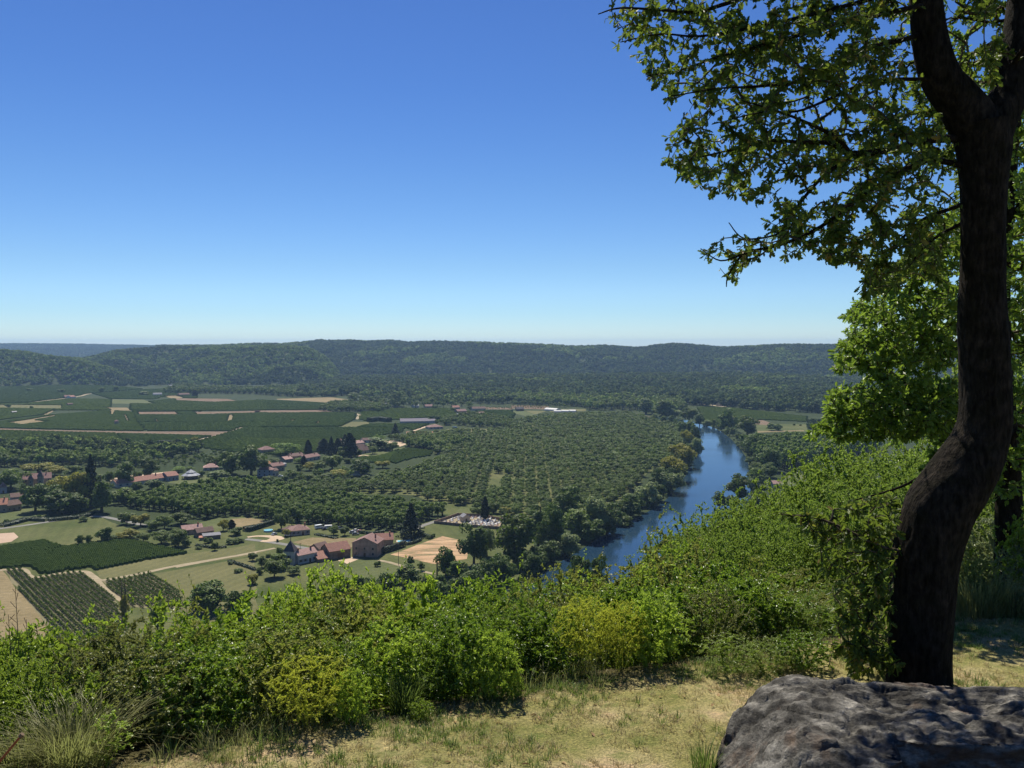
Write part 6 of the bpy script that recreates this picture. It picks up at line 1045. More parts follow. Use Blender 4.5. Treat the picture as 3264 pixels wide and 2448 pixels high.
# ================================================================== foreground plants
m_bark = bark_mat('oak_bark', (.009, .0075, .006), (.042, .034, .026), 26, .06); m_twig = bark_mat('twig_bark', (.05, .038, .028), (.12, .095, .07), 30, .0)
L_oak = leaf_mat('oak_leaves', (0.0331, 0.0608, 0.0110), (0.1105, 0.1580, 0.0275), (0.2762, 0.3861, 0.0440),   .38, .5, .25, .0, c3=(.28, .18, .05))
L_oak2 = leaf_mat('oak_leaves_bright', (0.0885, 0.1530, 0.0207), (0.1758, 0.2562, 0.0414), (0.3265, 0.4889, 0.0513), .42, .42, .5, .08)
L_mid = leaf_mat('slope_oak_leaves', (0.1488, 0.2268, 0.0366), (0.2808, 0.3732, 0.0683), (0.3861, 0.5508, 0.0743), .38, .45, .45, .12)
L_gr = leaf_mat('hedge_green', (0.1281, 0.1960, 0.0216), (0.2563, 0.3435, 0.0486), (0.4324, 0.5879, 0.0612), .40, .4, .5, .15); L_deep = leaf_mat('deep_green', (0.0946, 0.1633, 0.0180), (0.1893, 0.2903, 0.0360), (0.3203, 0.4838, 0.0360), .4, .4, .5, .12)
L_olv = leaf_mat('olive_leaves', (0.1667, 0.1960, 0.0423), (0.3174, 0.3266, 0.0855), (0.4001, 0.4572, 0.0729), .35, .45, .4, .15); L_lime = leaf_mat('lime_leaves', (0.2086, 0.3060, 0.0340), (0.3513, 0.4590, 0.0690), (0.5214, 0.7007, 0.0690), .42, .4, .45, .08)
L_brn = leaf_mat('bronze_leaves', (0.1520, 0.1680, 0.0500), (0.2375, 0.2688, 0.0800), (0.2850, 0.3136, 0.0600), .35, .45, .4, .12); L_yel = leaf_mat('yellow_broom', (.40, .44, .05), (.62, .64, .10), (.62, .68, .08), .45, .5, .2, .06)
L_grey = leaf_mat('grey_green_leaves', (0.189, 0.230, 0.108), (0.365, 0.405, 0.230), (0.338, 0.405, 0.135), .3, .4, .5, .08)
m_straw2 = leaf_mat('dry_grass', (.30, .24, .11), (.48, .40, .22), (.45, .38, .15), .3, .7, .2, .15); m_grn2 = leaf_mat('fresh_grass', (.09, .14, .03), (.17, .23, .06), (.22, .32, .06), .35, .6, .3, .15)
def grow(skel, targets, step, rs, droop=0.0, wob=.12, maxnodes=60000):
    """skel: list of (points array, parent index into nodes or -1). Adds a twig to every target from the nearest wood."""
    N = np.zeros((maxnodes, 3)); par = np.full(maxnodes, -1, int); n = 0
    for pts_ in skel:
        pts_ = np.asarray(pts_); st = n
        if n: d = ((N[:n]-pts_[0])**2).sum(1); p0 = int(d.argmin())
        else: p0 = -1
        for i, q in enumerate(pts_): N[n] = q; par[n] = p0 if i == 0 else n-1; n += 1
    ns = n; T = np.asarray(targets); d0 = np.min(((T[:, None]-N[None, :ns:3])**2).sum(2), 1) if len(T) < 6000 else ((T-N[:ns].mean(0))**2).sum(1)
    ends = []
    for i in np.argsort(d0):
        t = T[i]; d = ((N[:n]-t)**2).sum(1); j = int(d.argmin()); L = math.sqrt(d[j]); k = max(1, int(L/step)); a = N[j].copy(); off = rs.normal(size=3)*wob*L; last = j
        if n+k >= maxnodes: break
        for s in range(1, k+1):
            f = s/k; q = a+(t-a)*f+off*math.sin(math.pi*f)+np.array([0, 0, droop*L*math.sin(math.pi*f)]); N[n] = q; par[n] = last; last = n; n += 1
        ends.append(last)
    return N[:n], par[:n], np.array(ends), ns
def twig_mesh(name, N, par, ns, r0=.0035, pw=.42, skip=True, rmax=.05, nside=4):
    n = len(N); cnt = np.ones(n)
    for i in range(n-1, 0, -1):
        if par[i] >= 0: cnt[par[i]] += cnt[i]*(1 if i >= ns else 0)
    idx = np.arange(ns if skip else 0, n); idx = idx[par[idx] >= 0]; a = N[par[idx]]; b_ = N[idx]; r = np.minimum(r0*cnt**pw, rmax); ra = np.minimum(r[par[idx]], r[idx]*1.35); rb = r[idx]
    d = b_-a; d /= np.linalg.norm(d, axis=1, keepdims=True)+1e-9; ref = np.where(np.abs(d[:, 2:3]) > .9, np.array([[1., 0, 0]]), np.array([[0, 0, 1.]])); u = np.cross(d, ref); u /= np.linalg.norm(u, axis=1, keepdims=True)+1e-9; v = np.cross(d, u)
    an = np.arange(nside)*2*math.pi/nside; ring = u[:, None]*np.cos(an)[None, :, None]+v[:, None]*np.sin(an)[None, :, None]
    V = np.concatenate([a[:, None]+ring*ra[:, None, None], b_[:, None]+ring*rb[:, None, None]], 1).reshape(-1, 3); m = len(idx); q = np.array([[k, (k+1) % nside, nside+(k+1) % nside, nside+k] for k in range(nside)]); F_ = (q[None]+np.arange(m)[:, None, None]*2*nside).reshape(-1, 4)
    return npmesh(name, V, [F_], smooth=True)
def leaf_clusters(N, par, ends, rs, per, back, L, asp, kind, spread=1.0, up=.6, droop=.25, name='leaves', pinn=False):
    """leaves along the last pieces of every twig"""
    P_, A_, Nn = [], [], []
    for e_ in ends:
        ch = [e_]; j = e_
        for _ in range(back):
            if par[j] < 0: break
            j = par[j]; ch.append(j)
        pts_ = N[ch]; ax = pts_[0]-pts_[-1]; ax = ax/(np.linalg.norm(ax)+1e-9); k = per if isinstance(per, int) else rs.randint(per[0], per[1]+1)
        t = rs.rand(k)**1.6*(len(ch)-1) if not pinn else np.linspace(0, .999, k)*(len(ch)-1); i0 = np.minimum(t.astype(int), len(ch)-2) if len(ch) > 1 else np.zeros(k, int); f = t-i0
        p = pts_[i0]*(1-f)[:, None]+pts_[np.minimum(i0+1, len(ch)-1)]*f[:, None]
        if pinn:
            sd_ = np.cross(ax, [0, 0, 1]); sd_ = sd_/(np.linalg.norm(sd_)+1e-9)*np.where(np.arange(k) % 2, 1, -1)[:, None]; a = sd_*.9+ax*.5+rs.normal(size=(k, 3))*.12
        else: a = unit(rs, k)*spread*1.35+ax*.8+np.array([0, 0, -droop])
        P_.append(p); A_.append(a); Nn.append(unit(rs, k)*.65+np.array([0, 0, up])+0*a)
    P_ = np.concatenate(P_); A_ = np.concatenate(A_); Nn = np.concatenate(Nn); k = len(P_); LL = rs.uniform(.65, 1.25, k)*L
    V, Fs = place_leaves(kind, P_, A_, Nn, LL, LL*asp*rs.uniform(.85, 1.15, k)); return npmesh(name, V, Fs)
def dense(pts_, st): 
    pts_ = smooth_line([Vector(p) for p in pts_], 5); out = [pts_[0]]
    for p in pts_[1:]:
        if (p-out[-1]).length >= st: out.append(p)
    return np.array([tuple(p) for p in out])
def bark_tube(name, pts_, rad, n=22, amp=.06, seed=0, m=None, parent=None, flare=0.0, per=8, furrow=0.0):
    """knobbly limb: smoothed centre line with noise on its skin"""
    c = smooth_line(pts_, per); r = np.interp(np.linspace(0, len(pts_)-1, len(c)), range(len(pts_)), rad); vs = []; fs = []
    for i, p in enumerate(c):
        d = (c[min(i+1, len(c)-1)]-c[max(i-1, 0)]).normalized(); a = d.cross(Vector((0, 1, 0))).normalized(); b_ = d.cross(a); fl = 1+flare*math.exp(-i/3.0)
        for k in range(n):
            t = 2*math.pi*k/n; q = a*math.cos(t)+b_*math.sin(t); nz_ = noise.noise(Vector((q.x*1.6+seed, q.y*1.6, p.z*1.3+i*.02)))*amp*1.4+noise.noise(Vector((q.x*6+seed, q.y*6, p.z*7)))*amp*.45+abs(noise.noise(Vector((q.x*14, q.y*14+seed, p.z*9))))*amp*.22
            if furrow: nz_ -= furrow*max(0, 1-3.2*abs(noise.noise(Vector((q.x*8+seed, q.y*8, (p.z+i*.01)*1.7)))))+furrow*.6*noise.noise(Vector((q.x*20, q.y*20+seed, p.z*9)))
            vs.append(p+q*r[i]*(fl*(1+.12*math.cos(5*t+seed) * (fl-1)*3)+nz_*2.2))
    for i in range(len(c)-1):
        for k in range(n): fs.append((i*n+k, i*n+(k+1) % n, (i+1)*n+(k+1) % n, (i+1)*n+k))
    fs.append(tuple(reversed(range(n)))); fs.append(tuple((len(c)-1)*n+k for k in range(n)))
    mb = MB(); mb.faces(vs, fs); return mb.build(name, m or m_bark, parent, smooth=True)
def rand_in(poly, n, rs, Y0, Y1, f=None):
    A = np.array(poly, float); out = []
    while len(out) < n:
        x = rs.uniform(A[:, 0].min(), A[:, 0].max(), 4000); y = rs.uniform(A[:, 1].min(), A[:, 1].max(), 4000); m = inpoly(x, y, poly)
        if f is not None: m &= f(x, y, rs)
        for a, b_ in zip(x[m], y[m]): out.append(tuple(P(a, b_, rs.uniform(Y0, Y1))))
    return np.array(out[:n])
# ------------------------------------------------------------------ the big oak
rs = np.random.RandomState(12); YT = 7.9; S_ = YT/F
def q1(x, y, Y=YT): return P(1850+x*.6392, y*.6392, Y)
bx = P(2929, 2230, YT); gz = hz(bx.x, bx.y)
oak = empty('oak_tree', (bx.x, bx.y, gz)); tag(oak, 'dark leaning oak with a thick forked trunk standing behind the boulder', 'oak tree')
OL = Vector((bx.x, bx.y, gz))
tp = [(2929, 2240, 222), (2929, 2120, 208), (2931, 2030, 208), (2937, 1918, 216), (2951, 1770, 220), (2990, 1630, 232), (3043, 1549, 226), (3088, 1475, 208), (3125, 1402, 180), (3140, 1328, 172), (3139, 1180, 160), (3131, 1033, 158), (3133, 885, 142), (3134, 738, 138), (3136, 590, 148), (3134, 470, 172), (3125, 395, 190)]
pts_ = [P(a, b_, YT)-OL for a, b_, c_ in tp]; pts_[0].z = -.25
tr = bark_tube('trunk', pts_, [c_/2*S_*.92 for a, b_, c_ in tp], 84, .02, 1, m_bark, oak, flare=.25, per=16, furrow=.0045)
ll = [(3128, 440, 150), (3098, 385, 150), (3050, 315, 132), (3000, 250, 118), (2972, 160, 108), (2955, 40, 96), (2945, -150, 88), (2975, -420, 66), (3060, -760, 40), (3070, -1050, 14)]
rl = [(3145, 440, 140), (3180, 375, 122), (3222, 285, 108), (3245, 150, 98), (3262, 0, 90), (3290, -260, 72), (3380, -560, 50), (3420, -900, 16)]
llp = [P(a, b_, YT-.0-.0003*max(0, 400-b_)) for a, b_, c_ in ll]; rlp = [P(a, b_, YT+.0004*max(0, 400-b_)) for a, b_, c_ in rl]
bark_tube('limb', [p-OL for p in llp], [c_/2*S_ for a, b_, c_ in ll], 48, .02, 5, m_bark, oak, per=14, furrow=.004); bark_tube('limb', [p-OL for p in rlp], [c_/2*S_ for a, b_, c_ in rl], 48, .02, 9, m_bark, oak, per=14, furrow=.004)
BR = [ # crop points, start depth, end depth, px radius start, end
 ([(1800, 395), (1690, 395), (1450, 405), (1250, 490), (1080, 555), (900, 560), (700, 610)], 7.9, 6.9, 9, 2), ([(1900, 690), (1700, 700), (1560, 745), (1340, 765), (1250, 715), (1100, 710), (950, 705), (700, 760), (520, 800)], 7.9, 7.0, 17, 2),
 ([(1340, 762), (1280, 690), (1170, 630), (1000, 560), (800, 500)], 7.5, 6.7, 11, 2), ([(1340, 780), (1210, 880), (1120, 980), (1040, 1090), (990, 1165), (820, 1190), (740, 1110)], 7.5, 7.2, 8, 2),
 ([(1930, 830), (1760, 800), (1650, 830), (1400, 980), (1200, 1130), (1000, 1220), (820, 1265), (740, 1370), (728, 1430)], 7.9, 7.4, 13, 2), ([(820, 1262), (700, 1300), (600, 1240)], 7.45, 7.2, 4, 2), ([(1700, 170), (1600, 200), (1400, 250), (1150, 390), (900, 430), (700, 440), (450, 480)], 7.8, 6.6, 11, 2),
 ([(1700, 30), (1640, 40), (1300, 120), (1000, 200), (700, 280), (500, 350), (330, 380)], 7.7, 6.4, 11, 2), ([(1720, -130), (1400, -80), (1000, -60), (720, 20), (580, 60), (400, 50), (200, 40), (90, 70)], 7.6, 6.2, 12, 2), ([(1700, -90), (1500, -20), (1200, 60), (900, 130), (600, 180), (400, 170), (200, 210)], 7.7, 6.8, 10, 2),
 ([(1930, 1010), (1820, 1050), (1700, 1100), (1550, 1250), (1450, 1400), (1380, 1470)], 7.9, 7.6, 9, 2), ([(1930, 1100), (1750, 1200), (1620, 1350), (1500, 1500)], 8.0, 8.4, 8, 2), ([(1720, -500), (1300, -480), (900, -420), (500, -350), (300, -300)], 7.6, 6.6, 13, 2), ([(1900, 560), (1700, 560), (1500, 600), (1300, 620)], 8.0, 8.8, 9, 2),
 ([(2150, 330), (2250, 200), (2400, 150)], 7.9, 7.2, 12, 3), ([(2200, 80), (2050, 110), (1900, 90), (1800, 130)], 8.0, 8.6, 8, 2), ([(2200, -300), (2500, -500), (2800, -600)], 8.0, 8.4, 14, 3), ([(1750, -700), (1300, -1000), (900, -1100)], 7.6, 7.0, 14, 3), ([(2230, -200), (2600, -100), (2900, -50)], 8.0, 7.0, 12, 3)]
skel = [dense([P(a, b_, YT) for a, b_, c_ in tp[6:]], .12), dense(llp, .12), dense(rlp, .12)]
for pts_, y0, y1, r0_, r1_ in BR:
    k = len(pts_); w3 = [q1(x, y, y0+(y1-y0)*i/(k-1)) for i, (x, y) in enumerate(pts_)]; skel.append(dense(w3, .1)); bark_tube('branch', [p-OL for p in w3], list(np.linspace(r0_*S_*.8, r1_*S_*.7, k)), 8, .012, len(pts_), m_bark, oak, per=5)
RA = [(1895, -60), (1905, 60), (1990, 100), (1960, 160), (2060, 200), (2060, 250), (2110, 330), (2105, 420), (2130, 480), (2125, 560), (2230, 600), (2290, 640), (2420, 660), (2420, 720), (2340, 790), (2240, 800), (2240, 830), (2320, 870), (2335, 915), (2420, 810), (2520, 840), (2640, 850), (2740, 830), (2730, 950), (2790, 950), (2900, 900), (3100, 900), (3180, 500), (3264, 300), (3264, -60)]
def gaps(x, y, r):
    g = (np.hypot((x-2690)/75, (y-385)/45) < 1)|(np.hypot((x-2590)/110, (y-600)/40) < 1)|(np.hypot((x-3080)/70, (y-110)/60) < 1)|(np.hypot((x-2560)/90, (y-350)/25) < 1)|(np.hypot((x-2180)/40, (y-100)/30) < 1)|((x < 2500)&(y > 640)&(y < 735)&(x > 2330)&(y-640 < (2500-x)))
    dens = np.clip(.30+.0009*(x-1950), .3, 1.0); nzv = np.sin(x*.021+1)*np.sin(y*.027+x*.004)+.6*np.sin(x*.047-y*.035)
    return (~g)&(r.rand(len(x)) < dens)&(nzv > -.95)
tg = [rand_in(RA, 1850, rs, 6.3, 9.3, gaps)]
_t = tg[0]; _px = CX+_t[:, 0]/_t[:, 1]*F; _py = HORY-(_t[:, 2]-CAMZ)/_t[:, 1]*F; _cl = np.interp(_py, [0, 40, 160, 250, 400, 2400], [2955, 2955, 2970, 3000, 3110, 3140])
_m = (np.abs(_px-_cl) > 125)|(_t[:, 1] > 8.25); _m &= (_px < 3165)|(_t[:, 1] > 8.3); tg = [_t[_m]]
# the crown goes on above and to the right of what the picture shows
u = unit(rs, 1700); rr_ = rs.rand(1700)[:, None]**.4; cc_ = np.array(P(2950, -900, 7.8)); up_ = cc_+u*rr_*np.array([3.4, 2.2, 2.3]); pyv = HORY-(up_[:, 2]-CAMZ)/up_[:, 1]*F; pxv = CX+up_[:, 0]/up_[:, 1]*F
up_ = up_[(pyv < -30)|(pxv > 3290)]; tg.append(up_); tg.append(rand_in([(1700, -70), (2550, -70), (2600, -700), (1900, -650), (1650, -300)], 420, rs, 8.0, 10.2))  # last targets: extra overhang out of view at left, added to shade the boulder
N_, par_, ends_, ns_ = grow(skel, np.concatenate(tg), .07, rs, .06, .12); N_ = N_-np.array(OL)
link('twigs', twig_mesh('twigs', N_, par_, ns_, .0022, .38, rmax=.016), m_twig, oak)
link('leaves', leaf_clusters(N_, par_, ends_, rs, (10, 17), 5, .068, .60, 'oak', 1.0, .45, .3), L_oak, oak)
# shoots low on the trunk
low = [(2590, 1650), (2700, 1600), (2850, 1560), (2900, 1640), (2850, 1800), (2850, 2150), (2700, 2150), (2690, 2060), (2650, 1980), (2640, 1850), (2610, 1760)]
sk2 = [dense([P(a, b_, YT) for a, b_, c_ in tp[1:7]], .12), dense([P(2900, 1760, 7.9), P(2800, 1740, 7.7), P(2700, 1690, 7.5), P(2600, 1650, 7.4), P(2490, 1640, 7.3)], .1), dense([P(2880, 2080, 7.9), P(2780, 2090, 7.7), P(2680, 2060, 7.5), P(2620, 2050, 7.4)], .1), dense([P(2890, 1900, 8), P(2780, 1880, 8.1), P(2690, 1840, 8.2)], .1)]
tg2 = np.concatenate([rand_in(low, 330, rs, 7.4, 8.5), rand_in([(2480, 1620), (2560, 1640), (2700, 1700), (2660, 1760), (2560, 1700)], 22, rs, 7.2, 7.6), rand_in([(2610, 2050), (2700, 2000), (2860, 2060), (2860, 2150), (2640, 2130)], 40, rs, 7.3, 7.8)])
N_, par_, ends_, ns2 = grow(sk2, tg2, .07, rs, .0, .1); N_ = N_-np.array(OL)
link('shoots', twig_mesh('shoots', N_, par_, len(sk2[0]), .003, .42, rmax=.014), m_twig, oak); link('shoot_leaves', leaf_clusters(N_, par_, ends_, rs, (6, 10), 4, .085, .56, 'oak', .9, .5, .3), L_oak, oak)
# ------------------------------------------------------------------ second oak, behind and to the right
def back_oak(name, px, Y, label, trunk, limbs, regs, seed, L, mat, w_):
    rs = np.random.RandomState(seed); b0 = P(px, trunk[0][1], Y); g = hz(b0.x, b0.y); o = empty(name, (b0.x, b0.y, g)); tag(o, label, 'oak tree'); O_ = Vector((b0.x, b0.y, g)); s = Y/F
    tpt = [P(a, b_, Y) for a, b_, c_ in trunk]; base_ = Vector((tpt[0].x, tpt[0].y, g-.2)); allp = [base_]+tpt; bark_tube('trunk', [p-O_ for p in allp], [trunk[0][2]/2*s*1.15]+[c_/2*s for a, b_, c_ in trunk], 14, .02, seed, m_bark, o)
    sk = [dense(allp, .15)]
    for pts_, y0, y1, r0_ in limbs:
        k = len(pts_); w3 = [P(x, y, y0+(y1-y0)*i/(k-1)) for i, (x, y) in enumerate(pts_)]; sk.append(dense(w3, .12)); bark_tube('branch', [p-O_ for p in w3], list(np.linspace(r0_*s, r0_*s*.2, k)), 8, .015, k, m_bark, o, per=5)
    T_ = np.concatenate([rand_in(pg, n_, rs, y0, y1) for pg, n_, y0, y1 in regs]); N_, par_, ends_, ns_ = grow(sk, T_, .1, rs, .05, .14, 90000); N_ = N_-np.array(O_)
    link('twigs', twig_mesh('twigs', N_, par_, ns_, .0035, .42, rmax=.03), m_twig, o); link('leaves', leaf_clusters(N_, par_, ends_, rs, (11, 18), 4, L, .60, 'oak', 1.0, .5, .25), mat, o); return o
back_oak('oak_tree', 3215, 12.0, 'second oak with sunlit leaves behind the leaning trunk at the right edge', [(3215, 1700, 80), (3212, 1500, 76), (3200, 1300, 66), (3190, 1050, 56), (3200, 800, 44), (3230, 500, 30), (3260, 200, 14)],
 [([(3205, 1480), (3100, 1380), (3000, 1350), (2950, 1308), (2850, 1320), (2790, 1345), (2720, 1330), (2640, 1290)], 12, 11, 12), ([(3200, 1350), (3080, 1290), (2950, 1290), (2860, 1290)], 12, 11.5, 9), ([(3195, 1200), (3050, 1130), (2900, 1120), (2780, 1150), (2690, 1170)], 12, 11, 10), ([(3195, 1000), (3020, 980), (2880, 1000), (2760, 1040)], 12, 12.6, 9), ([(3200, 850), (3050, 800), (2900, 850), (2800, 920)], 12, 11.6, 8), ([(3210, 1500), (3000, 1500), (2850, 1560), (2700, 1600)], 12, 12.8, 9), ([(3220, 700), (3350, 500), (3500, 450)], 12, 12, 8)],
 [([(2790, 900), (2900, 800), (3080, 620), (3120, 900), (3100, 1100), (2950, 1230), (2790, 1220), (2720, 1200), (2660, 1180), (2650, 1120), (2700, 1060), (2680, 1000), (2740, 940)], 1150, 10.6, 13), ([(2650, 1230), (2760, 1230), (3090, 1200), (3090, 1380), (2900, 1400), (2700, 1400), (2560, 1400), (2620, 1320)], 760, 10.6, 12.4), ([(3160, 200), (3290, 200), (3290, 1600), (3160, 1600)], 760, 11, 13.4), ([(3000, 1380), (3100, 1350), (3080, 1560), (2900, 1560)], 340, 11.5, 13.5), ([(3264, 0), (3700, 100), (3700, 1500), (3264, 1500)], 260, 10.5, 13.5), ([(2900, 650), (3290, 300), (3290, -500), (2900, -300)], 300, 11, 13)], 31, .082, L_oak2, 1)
# ------------------------------------------------------------------ leafy prototypes (height 1)
def leafy(seed, env, nt, per, back, L, asp, kind, stems=9, step=.045, spread=.9, up=.5, droop=.1, wob=.1, pinn=False, r0=.0009, upr=.75, tmin=.12):
    rs = np.random.RandomState(seed); cz, rx, rz = env; sk = []
    for i in range(stems):
        a = rs.uniform(0, 6.28); o_ = rs.uniform(.02, .1); t = rs.uniform(.2, 1)*rx*upr; h = cz+rz*.55*rs.uniform(.4, 1)
        sk.append(dense([(math.cos(a)*o_, math.sin(a)*o_, -.04), (math.cos(a)*(o_+t*.3), math.sin(a)*(o_+t*.3), h*.4), (math.cos(a)*t*.75, math.sin(a)*t*.75, h*.75), (math.cos(a)*t, math.sin(a)*t, h)], step))
    u = unit(rs, nt*2); R_ = .35+.65*rs.rand(nt*2)**.45; lob = 1+.16*np.sin(u[:, 0]*7+seed)*np.sin(u[:, 1]*8+seed*2)+.1*np.sin(u[:, 2]*13+u[:, 0]*9); T_ = u*(R_*lob)[:, None]*np.array([rx, rx, rz])+np.array([0, 0, cz]); T_ = T_[T_[:, 2] > tmin][:nt]
    N_, par_, ends_, ns_ = grow(sk, T_, step, rs, 0, wob, 40000); tm = twig_mesh('stems', N_, par_, ns_, r0, .42, skip=False, rmax=.012); tm.materials.append(m_twig); lm = leaf_clusters(N_, par_, ends_, rs, per, back, L, asp, kind, spread, up, droop, 'leaves', pinn); lm.materials.append(L_gr); return tm, lm
SP = {
 'bush': [leafy(s, (.52, .50, .46), 520, (18, 28), 5, .031, .58, 'simple') for s in (1, 2, 3)], 'small': [leafy(s+10, (.52, .50, .46), 620, (26, 36), 5, .017, .6, 'simple') for s in (1, 2)],
 'laurel': [leafy(s+20, (.55, .42, .44), 330, (14, 22), 5, .046, .36, 'simple', spread=.8, up=.35, droop=-.15) for s in (1, 2)], 'broom': [leafy(s+30, (.60, .55, .38), 800, (34, 46), 6, .022, .34, 'long', stems=16, spread=.7, up=.2, droop=-.3, tmin=.25) for s in (1, 2)],
 'ash': [leafy(s+40, (.52, .52, .46), 420, (15, 21), 7, .036, .32, 'long', pinn=True) for s in (1, 2)], 'willowy': [leafy(s+50, (.56, .34, .46), 230, (30, 42), 9, .026, .32, 'simple', stems=14, spread=.8, up=.3, droop=-.2, upr=.5) for s in (1, 2)],
 'sprig': [leafy(s+60, (.58, .22, .44), 70, (12, 18), 5, .028, .58, 'simple', stems=3, upr=.6) for s in (1, 2, 3)], 'maple': [leafy(s+70, (.60, .38, .40), 720, (11, 17), 4, .023, .75, 'oak', stems=7, up=.6) for s in (1, 2)],
 'tree': [leafy(s+80, (.57, .46, .43), 1150, (24, 36), 5, .0125, .62, 'simple', stems=6, step=.03, upr=.85, tmin=.12, r0=.0006) for s in (1, 2, 3, 4)]}
MATL = {'bush': [L_gr, L_deep, L_olv, L_gr], 'small': [L_olv, L_gr, L_brn], 'laurel': [L_deep, L_lime], 'broom': [L_yel], 'ash': [L_gr, L_deep], 'willowy': [L_gr, L_olv, L_lime], 'sprig': [L_gr, L_lime], 'maple': [L_lime], 'tree': [L_mid]}
FR = random.Random(21)
def plant(kind, x, y, z, h, wd, label, name='shrub', cat='shrub', group=None, mat=None):
    tm, lm = FR.choice(SP[kind]); bw = {'bush': 1.0, 'small': 1.0, 'laurel': .9, 'broom': 1.05, 'ash': 1.05, 'willowy': .75, 'sprig': .4, 'maple': .8, 'tree': .92}[kind]
    e = empty(name, (x, y, z), FR.uniform(0, 6.28)); e.scale = (wd/bw, wd/bw, h); tag(e, label, cat, group); link('stems' if name == 'shrub' else 'trunk', tm, None, e); l = link('foliage', lm, None, e)
    l.material_slots[0].link = 'OBJECT'; l.material_slots[0].material = mat or FR.choice(MATL[kind]); return e
def plant_top(kind, px, pytop, Y, wpx, label, name='shrub', cat='shrub', mat=None, hmin=.5, hmax=12, group=None):
    """a plant whose top was read off the photograph, Y metres ahead; it stands on the hill"""
    t = P(px, pytop, Y); g = hz(t.x, t.y); h = min(max(t.z-g, hmin), hmax); return plant(kind, t.x, t.y, g-.03, h, max(wpx/F*Y, h*{'tree': .72, 'sprig': .28}.get(kind, .5)), label, name, cat, group, mat)
SL = [(2150, 1690, 15, 200, 'leafy young oak at the left end of the slope trees, over the water'), (2260, 1605, 22, 260, 'low slope oak second from left against the river'), (2345, 1570, 25, 280, 'slope oak whose top meets the slender right bank tree'), (2440, 1545, 27, 300, 'slope oak in front of the right bank meadow corner'), (2530, 1500, 25, 300, 'rounded slope oak before the poplar plantation, left one'),
 (2620, 1510, 23, 280, 'rounded slope oak before the poplar plantation, right one'), (2690, 1430, 22, 300, 'tall slope oak rising into the poplar plantation'), (2760, 1410, 24, 300, 'slope oak under the long bare limb of the second oak'), (2850, 1370, 22, 340, 'slope oak just left of the leaning trunk bend'), (2930, 1400, 19, 300, 'slope oak hidden behind the leaning trunk'),
 (2230, 1760, 12.5, 240, 'near slope oak, leftmost of the front rank'), (2340, 1700, 14, 280, 'near slope oak with a dark upright stem, second of the front rank'), (2490, 1660, 15, 300, 'near slope oak, third of the front rank'), (2620, 1620, 15, 300, 'near slope oak, fourth of the front rank'), (2760, 1580, 14, 320, 'near slope oak, fifth of the front rank'), (2880, 1600, 13, 300, 'near slope oak behind the trunk shoots'),
 (3000, 1480, 17, 340, 'slope oak right behind the leaning trunk'), (3120, 1420, 19, 340, 'slope oak between the two oak trunks'), (3240, 1300, 20, 400, 'slope oak at the right edge, farther up'), (3200, 1150, 26, 460, 'tall slope oak filling the right edge behind the trunks'), (3330, 900, 24, 500, 'tallest slope oak, partly beyond the right edge')]
SL += [(2190, 1640, 18, 120, 'slim young oak poking above the left end of the slope'), (2290, 1560, 21, 130, 'slim young oak poking up beside the river reach'), (2400, 1545, 20, 150, 'upright young oak in the middle of the slope'), (2470, 1500, 22, 150, 'upright young oak before the right bank meadow'), (2570, 1455, 22, 150, 'upright young oak before the plantation edge'), (2650, 1385, 21, 150, 'tall young oak reaching the plantation crowns'), (2720, 1365, 20, 160, 'tall young oak under the limb of the second oak'), (2560, 1590, 16, 200, 'leafy oak bush in the hollow of the slope'), (2690, 1540, 15, 200, 'leafy oak bush close left of the trunk bend'), (2420, 1640, 14, 170, 'small oak bush standing above the hedge line'), (2800, 1480, 16, 220, 'leafy oak bush touching the trunk bend')]
for px, pt_, Y, w_, lb in SL: plant_top('tree', px, pt_+(45 if 2170 < px < 2780 and Y > 17 else 0), Y, w_, lb, 'oak_tree', 'tree', hmin=1.5, hmax=14)
plant_top('sprig', 2112, 1640, 13, 90, 'thin sapling with few leaves against the river water', 'sapling', 'sapling', L_olv)
plant_top('maple', 1055, 1782, 10.0, 330, 'tall lime green shrub standing above the hedge below the barn', mat=L_lime); plant_top('maple', 925, 1862, 9.6, 180, 'lower lime green shrub just left of the tall one', mat=L_lime); plant_top('maple', 1175, 1850, 9.6, 170, 'lime green shrub leaning right of the tall one', mat=L_lime)
# ------------------------------------------------------------------ the hedge along the lawn
tt_x, tt_y = prof([(-400, 2030), (0, 2010), (200, 2005), (330, 1985), (400, 1985), (520, 1930), (600, 1960), (700, 1985), (800, 1960), (900, 1900), (1000, 1880), (1150, 1885), (1250, 1890), (1400, 1890), (1500, 1900), (1600, 1880), (1700, 1862), (1800, 1880), (1900, 1850), (2000, 1830), (2100, 1790), (2200, 1770), (2400, 1800), (2600, 1850), (2800, 1900), (3100, 1900), (3400, 1700)])
ORD = ['first', 'second', 'third', 'fourth', 'fifth', 'sixth', 'seventh', 'eighth', 'ninth', 'tenth', 'eleventh', 'twelfth', 'thirteenth', 'fourteenth', 'fifteenth', 'sixteenth', 'seventeenth', 'eighteenth', 'nineteenth', 'twentieth']
LOOK = {'bush': 'green leafy shrub', 'small': 'small leaved shrub', 'laurel': 'glossy long leaved shrub', 'ash': 'feathery leaved shrub', 'willowy': 'upright narrow leaved shrub'}
ROWS = [(.42, .85, .62, 'front'), (.85, 1.15, .72, 'second'), (1.6, 1.5, .85, 'third'), (2.6, 1.8, 1.0, 'fourth'), (3.7, 2.3, 1.2, 'fifth'), (5.0, 2.9, 1.5, 'hindmost')]
def foot_y(px, pb):
    Y = 6.0
    for _ in range(30): t = P(px, pb, Y); Y += (t.z-hz(t.x, t.y))*1.2
    return Y
